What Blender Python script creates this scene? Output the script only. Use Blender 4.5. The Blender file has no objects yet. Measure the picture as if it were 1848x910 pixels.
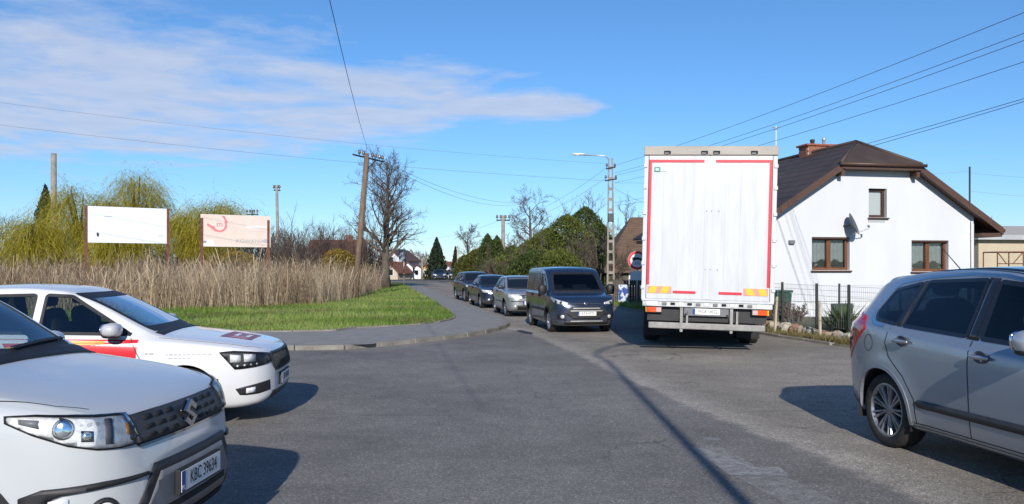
import bpy, bmesh, math, random
import numpy as np
from mathutils import Vector, Matrix
from mathutils.bvhtree import BVHTree
from mathutils.geometry import tessellate_polygon

SC = bpy.context.scene
COL = SC.collection
R = math.radians
rng = np.random.default_rng(7)
random.seed(7)

# ------------------------------------------------------------ camera, sky, sun
FPX, CXP, HYP, EYE = 1500.0, 924.0, 482.0, 1.70
cam_d = bpy.data.cameras.new('camera')
cam_d.sensor_width = 36.0
cam_d.lens = 36.0 * FPX / 1848.0
cam_d.shift_y = (HYP - 455.0) / 1848.0
cam_d.clip_end = 5000.0
cam_d.clip_start = 0.05
cam = bpy.data.objects.new('camera', cam_d)
cam.location = (0, 0, EYE)
cam.rotation_euler = (R(90), 0, 0)
COL.objects.link(cam)
SC.camera = cam

SUN_EL, SUN_AZ = 25.0, 180.5          # azimuth clockwise from +Y, the sun stands behind the camera
world = bpy.data.worlds.new('World')
SC.world = world
world.use_nodes = True
wn, wl = world.node_tree.nodes, world.node_tree.links
wn.clear()
def wnode(t, **k):
    n = wn.new(t)
    for a, b in k.items():
        setattr(n, a, b)
    return n
def wmath(op, a, b=None, clamp=False):
    n = wn.new('ShaderNodeMath'); n.operation = op; n.use_clamp = clamp
    for i, v in enumerate((a, b)):
        if v is None: continue
        if isinstance(v, (int, float)): n.inputs[i].default_value = v
        else: wl.new(v, n.inputs[i])
    return n.outputs[0]
sky = wnode('ShaderNodeTexSky', sky_type='NISHITA')
sky.sun_disc = False
sky.sun_elevation = R(SUN_EL)
sky.sun_rotation = R(SUN_AZ)
sky.altitude = 0.0
sky.air_density = 1.0
sky.dust_density = 0.0
sky.ozone_density = 9.0
hsv = wnode('ShaderNodeHueSaturation')
hsv.inputs['Hue'].default_value = 0.497
hsv.inputs['Saturation'].default_value = 1.0
hsv.inputs['Value'].default_value = 1.24
wl.new(sky.outputs[0], hsv.inputs['Color'])
tc = wnode('ShaderNodeTexCoord')
sep = wnode('ShaderNodeSeparateXYZ')
wl.new(tc.outputs['Generated'], sep.inputs[0])
zz = wmath('MAXIMUM', sep.outputs[2], 0.03)
cu = wmath('DIVIDE', sep.outputs[0], zz)
cv = wmath('DIVIDE', sep.outputs[1], zz)
cmb = wnode('ShaderNodeCombineXYZ')
wl.new(cu, cmb.inputs[0]); wl.new(cv, cmb.inputs[1])
n1 = wnode('ShaderNodeTexNoise'); n1.inputs['Scale'].default_value = 0.9
n1.inputs['Detail'].default_value = 9; n1.inputs['Roughness'].default_value = 0.62
n1.inputs['Distortion'].default_value = 0.35
wl.new(cmb.outputs[0], n1.inputs['Vector'])
n2 = wnode('ShaderNodeTexNoise'); n2.inputs['Scale'].default_value = 3.2
n2.inputs['Detail'].default_value = 7; n2.inputs['Roughness'].default_value = 0.6
wl.new(cmb.outputs[0], n2.inputs['Vector'])
half = wmath('MINIMUM', wmath('MAXIMUM', wmath('MULTIPLY', wmath('SUBTRACT', 1.0, cu), 0.70), 0.02), 2.6)
dv = wmath('DIVIDE', wmath('ABSOLUTE', wmath('SUBTRACT', cv, 5.2)), half)
m0 = wmath('SUBTRACT', wmath('SUBTRACT', 1.0, dv), wmath('MULTIPLY', wmath('MAXIMUM', wmath('SUBTRACT', cu, 0.5), 0.0), 6.0))
m1 = wmath('ADD', wmath('MINIMUM', wmath('MAXIMUM', m0, -1.5), 0.75),
           wmath('ADD', wmath('MULTIPLY', wmath('SUBTRACT', n1.outputs[0], 0.5), 3.9),
                 wmath('MULTIPLY', wmath('SUBTRACT', n2.outputs[0], 0.5), 0.7)))
dens = wmath('MULTIPLY', wmath('MULTIPLY', wmath('ADD', m1, 0.22), 1.05, True), 0.84)
# a thin low bank of haze cloud towards the horizon
low = wmath('MULTIPLY', wmath('SUBTRACT', 0.11, wmath('ABSOLUTE', wmath('SUBTRACT', sep.outputs[2], 0.06))), 5.0, True)
low = wmath('MULTIPLY', low, wmath('MULTIPLY', wmath('SUBTRACT', n2.outputs[0], 0.40), 2.0, True))
dens2 = wmath('MAXIMUM', dens, wmath('MULTIPLY', low, 0.45))
cr = wnode('ShaderNodeMixRGB')
cr.inputs[1].default_value = (4.0, 4.8, 6.6, 1)
cr.inputs[2].default_value = (5.9, 6.5, 7.9, 1)
wl.new(n2.outputs[0], cr.inputs[0])
mx = wnode('ShaderNodeMixRGB')
wl.new(dens2, mx.inputs[0]); wl.new(hsv.outputs[0], mx.inputs[1]); wl.new(cr.outputs[0], mx.inputs[2])
bg = wnode('ShaderNodeBackground'); bg.inputs['Strength'].default_value = 0.11
wl.new(mx.outputs[0], bg.inputs['Color'])
wo = wnode('ShaderNodeOutputWorld'); wl.new(bg.outputs[0], wo.inputs['Surface'])

sun_d = bpy.data.lights.new('sun', 'SUN')
sun_d.energy = 4.9
sun_d.angle = R(0.55)
sun_d.color = (1.0, 0.945, 0.86)
sun = bpy.data.objects.new('sun', sun_d)
_sa = R(SUN_AZ)
sun_to = Vector((math.sin(_sa) * math.cos(R(SUN_EL)), math.cos(_sa) * math.cos(R(SUN_EL)), math.sin(R(SUN_EL))))
sun.rotation_euler = (-sun_to).to_track_quat('-Z', 'Y').to_euler()
sun.location = sun_to * 60
COL.objects.link(sun)
SC.view_settings.view_transform = 'Standard'
SC.view_settings.look = 'None'
SC.view_settings.exposure = 0.0
SC.view_settings.gamma = 1.0
SC.view_settings.use_curve_mapping = False
SC.render.engine = 'CYCLES'
SC.cycles.use_denoising = True
SC.cycles.max_bounces = 8
SC.cycles.transparent_max_bounces = 16
SC.cycles.caustics_reflective = False
SC.cycles.caustics_refractive = False

# ------------------------------------------------------------ helpers
def G(px, py):
    Y = FPX * EYE / (py - HYP)
    return ((px - CXP) / FPX * Y, Y)
def P(px, py, Y):
    return ((px - CXP) / FPX * Y, Y, EYE + (HYP - py) / FPX * Y)
def XP(px, Y):
    return (px - CXP) / FPX * Y

def tag(o, label=None, cat=None, group=None, kind=None):
    if label: o['label'] = label
    if cat: o['category'] = cat
    if group: o['group'] = group
    if kind: o['kind'] = kind
    return o
def empty(name, loc=(0, 0, 0), rz=0.0, rx=0.0, parent=None):
    o = bpy.data.objects.new(name, None)
    o.empty_display_size = 0.2
    o.location = loc
    o.rotation_euler = (rx, 0, rz)
    COL.objects.link(o)
    if parent: o.parent = parent
    return o
def addmesh(name, me, mat=None, parent=None, loc=None, smooth=False):
    if mat and not me.materials: me.materials.append(mat)
    if smooth and len(me.polygons):
        me.polygons.foreach_set('use_smooth', np.ones(len(me.polygons), dtype=bool))
    o = bpy.data.objects.new(name, me)
    COL.objects.link(o)
    if parent: o.parent = parent
    if loc: o.location = loc
    return o
def copy_tree(o, parent=None):
    c = o.copy(); COL.objects.link(c)
    if parent: c.parent = parent
    for ch in list(o.children): copy_tree(ch, c)
    return c

class MB:
    def __init__(s): s.v = []; s.f = []
    def add(s, vs, fs):
        b = len(s.v); s.v.extend([tuple(p) for p in vs]); s.f.extend([tuple(b + i for i in f) for f in fs]); return s
    def box(s, c, h, rz=0.0, taper=1.0):
        vs = []
        ca, sa = math.cos(rz), math.sin(rz)
        for sz in (-1, 1):
            k = taper if sz > 0 else 1.0
            for sx, sy in ((-1, -1), (1, -1), (1, 1), (-1, 1)):
                x, y = sx * h[0] * k, sy * h[1] * k
                vs.append((c[0] + x * ca - y * sa, c[1] + x * sa + y * ca, c[2] + sz * h[2]))
        return s.add(vs, [(3, 2, 1, 0), (4, 5, 6, 7), (0, 1, 5, 4), (1, 2, 6, 5), (2, 3, 7, 6), (3, 0, 4, 7)])
    def bx(s, x0, x1, y0, y1, z0, z1):
        return s.box(((x0 + x1) / 2, (y0 + y1) / 2, (z0 + z1) / 2), (abs(x1 - x0) / 2, abs(y1 - y0) / 2, abs(z1 - z0) / 2))
    def tube(s, pts, rad, n=6, cap=True):
        pts = [Vector(p) for p in pts]
        if isinstance(rad, (int, float)): rad = [rad] * len(pts)
        rings = []
        up = None
        for i, p in enumerate(pts):
            t = (pts[min(i + 1, len(pts) - 1)] - pts[max(i - 1, 0)])
            if t.length < 1e-9: t = Vector((0, 0, 1))
            t.normalize()
            if up is None: up = t.orthogonal().normalized()
            else:
                up = up - t * up.dot(t)
                if up.length < 1e-6: up = t.orthogonal()
                up.normalize()
            w = t.cross(up)
            rings.append([p + (up * math.cos(2 * math.pi * k / n) + w * math.sin(2 * math.pi * k / n)) * rad[i] for k in range(n)])
        vs = [q for r in rings for q in r]
        fs = []
        for i in range(len(pts) - 1):
            for k in range(n):
                a, b = i * n + k, i * n + (k + 1) % n
                fs.append((a, b, b + n, a + n))
        if cap:
            fs.append(tuple(reversed(range(n)))); fs.append(tuple((len(pts) - 1) * n + k for k in range(n)))
        return s.add(vs, fs)
    def lathe(s, prof, axis='z', n=24, c=(0, 0, 0), close=False):
        vs = []; m = len(prof)
        for k in range(n):
            a = 2 * math.pi * k / n
            for (r, h) in prof:
                x, y = r * math.cos(a), r * math.sin(a)
                if axis == 'z': p = (x, y, h)
                elif axis == 'y': p = (x, h, y)
                else: p = (h, x, y)
                vs.append((p[0] + c[0], p[1] + c[1], p[2] + c[2]))
        fs = []
        for k in range(n):
            k2 = (k + 1) % n
            for j in range(m - 1 + (1 if close else 0)):
                j2 = (j + 1) % m
                fs.append((k * m + j, k2 * m + j, k2 * m + j2, k * m + j2))
        return s.add(vs, fs)
    def prism(s, poly, axis, a, b):
        """poly 2D; axis 'y': (x,z) extruded in y; 'x': (y,z); 'z': (x,y)"""
        n = len(poly); vs = []
        for t in (a, b):
            for (u, w) in poly:
                vs.append({'y': (u, t, w), 'x': (t, u, w), 'z': (u, w, t)}[axis])
        fs = [tuple(range(n)), tuple(reversed(range(n, 2 * n)))]
        for i in range(n):
            j = (i + 1) % n
            fs.append((i, i + n, j + n, j))
        return s.add(vs, fs)
    def sell(s, c, h, e=2.6, nu=16, nv=10, rz=0.0):
        """super-ellipsoid: a rounded block"""
        def pw(v): return math.copysign(abs(v) ** (2.0 / e), v)
        vs = []; ca, sa = math.cos(rz), math.sin(rz)
        for j in range(nv + 1):
            ph = -math.pi / 2 + math.pi * j / nv
            for i in range(nu):
                th = 2 * math.pi * i / nu
                x = h[0] * pw(math.cos(ph)) * pw(math.cos(th)); y = h[1] * pw(math.cos(ph)) * pw(math.sin(th)); z = h[2] * pw(math.sin(ph))
                vs.append((c[0] + x * ca - y * sa, c[1] + x * sa + y * ca, c[2] + z))
        fs = []
        for j in range(nv):
            for i in range(nu):
                i2 = (i + 1) % nu
                fs.append((j * nu + i, j * nu + i2, (j + 1) * nu + i2, (j + 1) * nu + i))
        return s.add(vs, fs)
    def mesh(s, name='m'):
        me = bpy.data.meshes.new(name)
        me.from_pydata(s.v, [], s.f); me.update()
        return me
    def build(s, name, mat, parent=None, smooth=False, loc=None, fix=True, bevel=0.0):
        me = s.mesh(name)
        if fix or bevel:
            bm = bmesh.new(); bm.from_mesh(me)
            if bevel:
                es = [e for e in bm.edges if len(e.link_faces) == 2 and e.calc_face_angle(0) > 0.6]
                bmesh.ops.bevel(bm, geom=es, offset=bevel, segments=2, affect='EDGES', profile=0.5, clamp_overlap=True)
            bmesh.ops.recalc_face_normals(bm, faces=bm.faces)
            bm.to_mesh(me); bm.free()
        return addmesh(name, me, mat, parent, loc, smooth)

def npmesh(name, v, f):
    """fast mesh from numpy verts (n,3) and faces (m,k)"""
    me = bpy.data.meshes.new(name)
    v = np.asarray(v, dtype=np.float32); f = np.asarray(f, dtype=np.int32)
    k = f.shape[1]
    me.vertices.add(len(v)); me.vertices.foreach_set('co', v.ravel())
    me.loops.add(f.size); me.loops.foreach_set('vertex_index', f.ravel())
    me.polygons.add(len(f)); me.polygons.foreach_set('loop_start', np.arange(0, f.size, k, dtype=np.int32))
    me.polygons.foreach_set('loop_total', np.full(len(f), k, dtype=np.int32))
    me.update(calc_edges=True)
    return me
def vattr(me, name, vals):
    a = me.attributes.new(name, 'FLOAT', 'POINT')
    a.data.foreach_set('value', np.asarray(vals, dtype=np.float32))

_text_cache = {}
def text_mesh(body, size=1.0, extrude=0.002, sx=1.0):
    cu = bpy.data.curves.new('lettering', 'FONT')
    cu.body = body; cu.size = size; cu.extrude = extrude
    cu.align_x = 'CENTER'; cu.align_y = 'CENTER'; cu.resolution_u = 3
    o = bpy.data.objects.new('lettering_tmp', cu); COL.objects.link(o)
    dg = bpy.context.evaluated_depsgraph_get(); dg.update()
    me = bpy.data.meshes.new_from_object(o.evaluated_get(dg))
    bpy.data.objects.remove(o); bpy.data.curves.remove(cu)
    if sx != 1.0: me.transform(Matrix.Diagonal((sx, 1, 1, 1)))
    me.materials.clear()
    return me

# ------------------------------------------------------------ materials
def pmat(name, col, rough=0.6, metal=0.0, spec=0.5, coat=0.0, nscale=None, namt=0.0, col2=None, bscale=None, bstr=0.0, attr=None, detail=5.0,
         trans=0.0, nrough=0.0, stretch=None, sub=0.0, coatr=0.04):
    m = bpy.data.materials.new(name); m.use_nodes = True
    nt = m.node_tree; b = nt.nodes['Principled BSDF']
    b.inputs['Base Color'].default_value = (*col, 1)
    b.inputs['Roughness'].default_value = rough
    b.inputs['Metallic'].default_value = metal
    b.inputs['Specular IOR Level'].default_value = spec
    if coat:
        b.inputs['Coat Weight'].default_value = coat; b.inputs['Coat Roughness'].default_value = coatr
    if nscale or bscale:
        t = nt.nodes.new('ShaderNodeTexCoord'); vec = t.outputs['Object']
        if stretch:
            mp = nt.nodes.new('ShaderNodeMapping'); mp.inputs['Scale'].default_value = stretch
            nt.links.new(vec, mp.inputs[0]); vec = mp.outputs[0]
    if nscale:
        n = nt.nodes.new('ShaderNodeTexNoise'); n.inputs['Scale'].default_value = nscale; n.inputs['Detail'].default_value = detail
        n.inputs['Roughness'].default_value = 0.65
        nt.links.new(vec, n.inputs['Vector'])
        r = nt.nodes.new('ShaderNodeValToRGB')
        c2 = col2 or tuple(c * (1 - namt) for c in col)
        c1 = col if col2 else tuple(min(1, c * (1 + namt)) for c in col)
        r.color_ramp.elements[0].position = 0.32; r.color_ramp.elements[1].position = 0.68
        r.color_ramp.elements[0].color = (*c2, 1); r.color_ramp.elements[1].color = (*c1, 1)
        nt.links.new(n.outputs[0], r.inputs[0]); nt.links.new(r.outputs[0], b.inputs['Base Color'])
        if nrough:
            mr = nt.nodes.new('ShaderNodeMapRange'); mr.inputs['To Min'].default_value = rough - nrough; mr.inputs['To Max'].default_value = rough + nrough
            nt.links.new(n.outputs[0], mr.inputs[0]); nt.links.new(mr.outputs[0], b.inputs['Roughness'])
    if attr:
        a = nt.nodes.new('ShaderNodeAttribute'); a.attribute_name = attr[0]
        r = nt.nodes.new('ShaderNodeValToRGB')
        els = attr[1]
        while len(r.color_ramp.elements) < len(els): r.color_ramp.elements.new(0.5)
        for e, (p, c) in zip(r.color_ramp.elements, els):
            e.position = p; e.color = (*c, 1)
        nt.links.new(a.outputs['Fac'], r.inputs[0]); nt.links.new(r.outputs[0], b.inputs['Base Color'])
    if bscale:
        n = nt.nodes.new('ShaderNodeTexNoise'); n.inputs['Scale'].default_value = bscale; n.inputs['Detail'].default_value = 6
        nt.links.new(vec, n.inputs['Vector'])
        bp = nt.nodes.new('ShaderNodeBump'); bp.inputs['Strength'].default_value = bstr; bp.inputs['Distance'].default_value = 0.02
        nt.links.new(n.outputs[0], bp.inputs['Height']); nt.links.new(bp.outputs[0], b.inputs['Normal'])
    if trans:
        b.inputs['Transmission Weight'].default_value = 0.0
        tr = nt.nodes.new('ShaderNodeBsdfTranslucent')
        mixs = nt.nodes.new('ShaderNodeMixShader'); mixs.inputs[0].default_value = trans
        src = b.inputs['Base Color']
        if src.is_linked: nt.links.new(src.links[0].from_socket, tr.inputs[0])
        else: tr.inputs[0].default_value = (*col, 1)
        out = nt.nodes['Material Output']
        nt.links.new(b.outputs[0], mixs.inputs[1]); nt.links.new(tr.outputs[0], mixs.inputs[2]); nt.links.new(mixs.outputs[0], out.inputs[0])
    return m
def glass_mat(name, tint, refl=1.0, rough=0.01, ior=1.5):
    m = bpy.data.materials.new(name); m.use_nodes = True
    nt = m.node_tree; nt.nodes.clear()
    o = nt.nodes.new('ShaderNodeOutputMaterial')
    t = nt.nodes.new('ShaderNodeBsdfTransparent'); t.inputs[0].default_value = (*tint, 1)
    g = nt.nodes.new('ShaderNodeBsdfGlossy'); g.inputs['Roughness'].default_value = rough
    fr = nt.nodes.new('ShaderNodeFresnel'); fr.inputs[0].default_value = ior
    mm = nt.nodes.new('ShaderNodeMath'); mm.operation = 'MULTIPLY'; mm.inputs[1].default_value = refl; mm.use_clamp = True
    x = nt.nodes.new('ShaderNodeMixShader')
    nt.links.new(fr.outputs[0], mm.inputs[0]); nt.links.new(mm.outputs[0], x.inputs[0])
    nt.links.new(t.outputs[0], x.inputs[1]); nt.links.new(g.outputs[0], x.inputs[2]); nt.links.new(x.outputs[0], o.inputs[0])
    return m
def dusty_paint(name, col, metal, rough, dust=(0.30, 0.27, 0.23), amt=0.35, height=0.55, flake=0.0):
    """car paint with a film of road dirt that thickens near the ground"""
    m = bpy.data.materials.new(name); m.use_nodes = True
    nt = m.node_tree; b = nt.nodes['Principled BSDF']
    b.inputs['Metallic'].default_value = metal; b.inputs['Roughness'].default_value = rough
    b.inputs['Coat Weight'].default_value = 0.9; b.inputs['Coat Roughness'].default_value = 0.05
    t = nt.nodes.new('ShaderNodeTexCoord')
    s = nt.nodes.new('ShaderNodeSeparateXYZ'); nt.links.new(t.outputs['Object'], s.inputs[0])
    mr = nt.nodes.new('ShaderNodeMapRange'); mr.inputs['From Min'].default_value = height; mr.inputs['From Max'].default_value = 0.15
    nt.links.new(s.outputs[2], mr.inputs[0])
    n = nt.nodes.new('ShaderNodeTexNoise'); n.inputs['Scale'].default_value = 5.0; n.inputs['Detail'].default_value = 8
    nt.links.new(t.outputs['Object'], n.inputs['Vector'])
    mu = nt.nodes.new('ShaderNodeMath'); mu.operation = 'MULTIPLY'; nt.links.new(mr.outputs[0], mu.inputs[0]); nt.links.new(n.outputs[0], mu.inputs[1])
    mu2 = nt.nodes.new('ShaderNodeMath'); mu2.operation = 'MULTIPLY'; mu2.inputs[1].default_value = amt * 2; mu2.use_clamp = True
    nt.links.new(mu.outputs[0], mu2.inputs[0])
    n3 = nt.nodes.new('ShaderNodeTexNoise'); n3.inputs['Scale'].default_value = 2.2; n3.inputs['Detail'].default_value = 9
    nt.links.new(t.outputs['Object'], n3.inputs['Vector'])
    rr = nt.nodes.new('ShaderNodeMapRange'); rr.inputs['From Min'].default_value = .3; rr.inputs['From Max'].default_value = .7
    rr.inputs['To Min'].default_value = max(0.02, rough - 0.05); rr.inputs['To Max'].default_value = rough + 0.10
    nt.links.new(n3.outputs[0], rr.inputs[0]); nt.links.new(rr.outputs[0], b.inputs['Roughness'])
    cr_ = nt.nodes.new('ShaderNodeMapRange'); cr_.inputs['From Min'].default_value = .35; cr_.inputs['From Max'].default_value = .75
    cr_.inputs['To Min'].default_value = 0.03; cr_.inputs['To Max'].default_value = 0.14
    nt.links.new(n3.outputs[0], cr_.inputs[0]); nt.links.new(cr_.outputs[0], b.inputs['Coat Roughness'])
    mx = nt.nodes.new('ShaderNodeMixRGB'); mx.inputs[1].default_value = (*col, 1); mx.inputs[2].default_value = (*dust, 1)
    nt.links.new(mu2.outputs[0], mx.inputs[0]); nt.links.new(mx.outputs[0], b.inputs['Base Color'])
    return m

M = {}
M['black'] = pmat('black_plastic', (0.016, 0.016, 0.018), 0.55, nscale=6, namt=0.3)
M['rubber'] = pmat('tyre_rubber', (0.022, 0.021, 0.020), 0.85, nscale=20, namt=0.4, bscale=60, bstr=0.3)
M['gloss_black'] = pmat('gloss_black', (0.012, 0.012, 0.014), 0.12, coat=0.5)
M['dark_grey'] = pmat('dark_grey_plastic', (0.035, 0.035, 0.038), 0.5, nscale=8, namt=0.25)
M['mid_grey'] = pmat('mid_grey_plastic', (0.16, 0.16, 0.17), 0.45, nscale=8, namt=0.2)
M['chrome'] = pmat('chrome', (0.78, 0.79, 0.80), 0.10, metal=1.0)
M['alloy'] = pmat('alloy', (0.50, 0.50, 0.52), 0.28, metal=0.85, nscale=15, namt=0.15)
M['dark_alloy'] = pmat('dark_alloy', (0.07, 0.07, 0.075), 0.4, metal=0.6)
M['galv'] = pmat('galvanised_steel', (0.50, 0.50, 0.49), 0.42, metal=0.55, nscale=7, namt=0.18)
M['glass'] = glass_mat('car_glass', (0.66, 0.74, 0.74), 1.2)
M['glass_dark'] = glass_mat('tinted_glass', (0.10, 0.14, 0.17), 1.4)
M['glass_clear'] = glass_mat('lamp_glass', (0.97, 0.98, 0.98), 0.7)
M['dark_window'] = pmat('dark_window', (0.010, 0.014, 0.020), 0.03, spec=0.7)
M['cabin'] = pmat('cabin_fabric', (0.035, 0.036, 0.040), 0.85, nscale=12, namt=0.3)
M['reflector'] = pmat('lamp_reflector', (0.82, 0.83, 0.85), 0.28, metal=0.10, nscale=38, namt=.22, coat=.5)
M['lamp_white'] = pmat('lamp_white', (0.78, 0.80, 0.82), 0.25, metal=0.4, coat=0.6)
M['amber'] = pmat('amber_lens', (0.75, 0.28, 0.03), 0.15, coat=0.8)
M['red_lens'] = pmat('red_lens', (0.42, 0.012, 0.025), 0.10, coat=1.0)
M['plate_white'] = pmat('plate_white', (0.80, 0.80, 0.78), 0.35, nscale=20, namt=0.06)
M['plate_blue'] = pmat('plate_blue', (0.01, 0.05, 0.32), 0.35)
M['ink'] = pmat('black_ink', (0.012, 0.012, 0.013), 0.5)
M['steel'] = pmat('dark_steel', (0.05, 0.052, 0.055), 0.5, metal=0.3, nscale=10, namt=0.3)
M['gap'] = pmat('panel_gap', (0.008, 0.008, 0.009), 0.8)
# ------------------------------------------------------------ vehicle builder
def pchip(pts):
    x = np.array([p[0] for p in pts], float); y = np.array([p[1] for p in pts], float)
    h = np.diff(x); d = np.diff(y) / h
    m = np.zeros(len(x))
    for i in range(1, len(x) - 1):
        if d[i - 1] * d[i] > 0:
            w1 = 2 * h[i] + h[i - 1]; w2 = h[i] + 2 * h[i - 1]
            m[i] = (w1 + w2) / (w1 / d[i - 1] + w2 / d[i])
    m[0] = d[0]; m[-1] = d[-1]
    def f(q):
        q = np.clip(np.asarray(q, float), x[0], x[-1])
        i = np.clip(np.searchsorted(x, q, side='right') - 1, 0, len(h) - 1)
        t = (q - x[i]) / h[i]
        return ((2 * t**3 - 3 * t**2 + 1) * y[i] + (t**3 - 2 * t**2 + t) * h[i] * m[i]
                + (-2 * t**3 + 3 * t**2) * y[i + 1] + (t**3 - t**2) * h[i] * m[i + 1])
    return f
def bspline_basis(nc, n, p=2):
    """clamped uniform quadratic basis, n samples"""
    kn = np.concatenate([np.zeros(p), np.linspace(0, 1, nc - p + 1), np.ones(p)])
    u = np.linspace(0, 1, n); u[-1] -= 1e-9
    B = np.zeros((n, nc + p))
    for i in range(len(kn) - 1):
        B[:, i] = (u >= kn[i]) & (u < kn[i + 1])
    for k in range(1, p + 1):
        Bn = np.zeros_like(B)
        for i in range(len(kn) - 1 - k):
            a = (u - kn[i]) / (kn[i + k] - kn[i]) if kn[i + k] > kn[i] else 0
            b = (kn[i + k + 1] - u) / (kn[i + k + 1] - kn[i + 1]) if kn[i + k + 1] > kn[i + 1] else 0
            Bn[:, i] = a * B[:, i] + b * B[:, i + 1]
        B = Bn
    return B[:, :nc]
def in_poly(px, py, poly):
    inside = np.zeros(len(px), bool)
    n = len(poly); j = n - 1
    for i in range(n):
        xi, yi = poly[i]; xj, yj = poly[j]
        c = ((yi > py) != (yj > py)) & (px < (xj - xi) * (py - yi) / ((yj - yi) or 1e-12) + xi)
        inside ^= c
        j = i
    return inside
def inset(poly, d):
    """move the edges of a polygon inwards by d (negative: outwards)"""
    n = len(poly); A = sum(poly[i][0] * poly[(i + 1) % n][1] - poly[(i + 1) % n][0] * poly[i][1] for i in range(n))
    sgn = 1 if A > 0 else -1
    out = []
    for i in range(n):
        p0 = Vector(poly[i - 1]); p1 = Vector(poly[i]); p2 = Vector(poly[(i + 1) % n])
        a = (p1 - p0).normalized(); b = (p2 - p1).normalized()
        na = Vector((-a.y, a.x)) * sgn; nb = Vector((-b.y, b.x)) * sgn
        bis = na + nb
        k = bis.length_squared
        q = p1 + bis * (2 * d / k) if k > 0.25 else p1 + na * d
        out.append((q.x, q.y))
    return out
def round_poly(poly, r, n=4):
    out = []
    m = len(poly)
    for i in range(m):
        p0, p1, p2 = Vector(poly[i - 1]), Vector(poly[i]), Vector(poly[(i + 1) % m])
        a, b = p0 - p1, p2 - p1
        ra = min(r, a.length * 0.45, b.length * 0.45)
        s, e = p1 + a.normalized() * ra, p1 + b.normalized() * ra
        for k in range(n + 1):
            t = k / n
            q = s * (1 - t)**2 + p1 * 2 * t * (1 - t) + e * t * t
            out.append((q.x, q.y))
    return out

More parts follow.
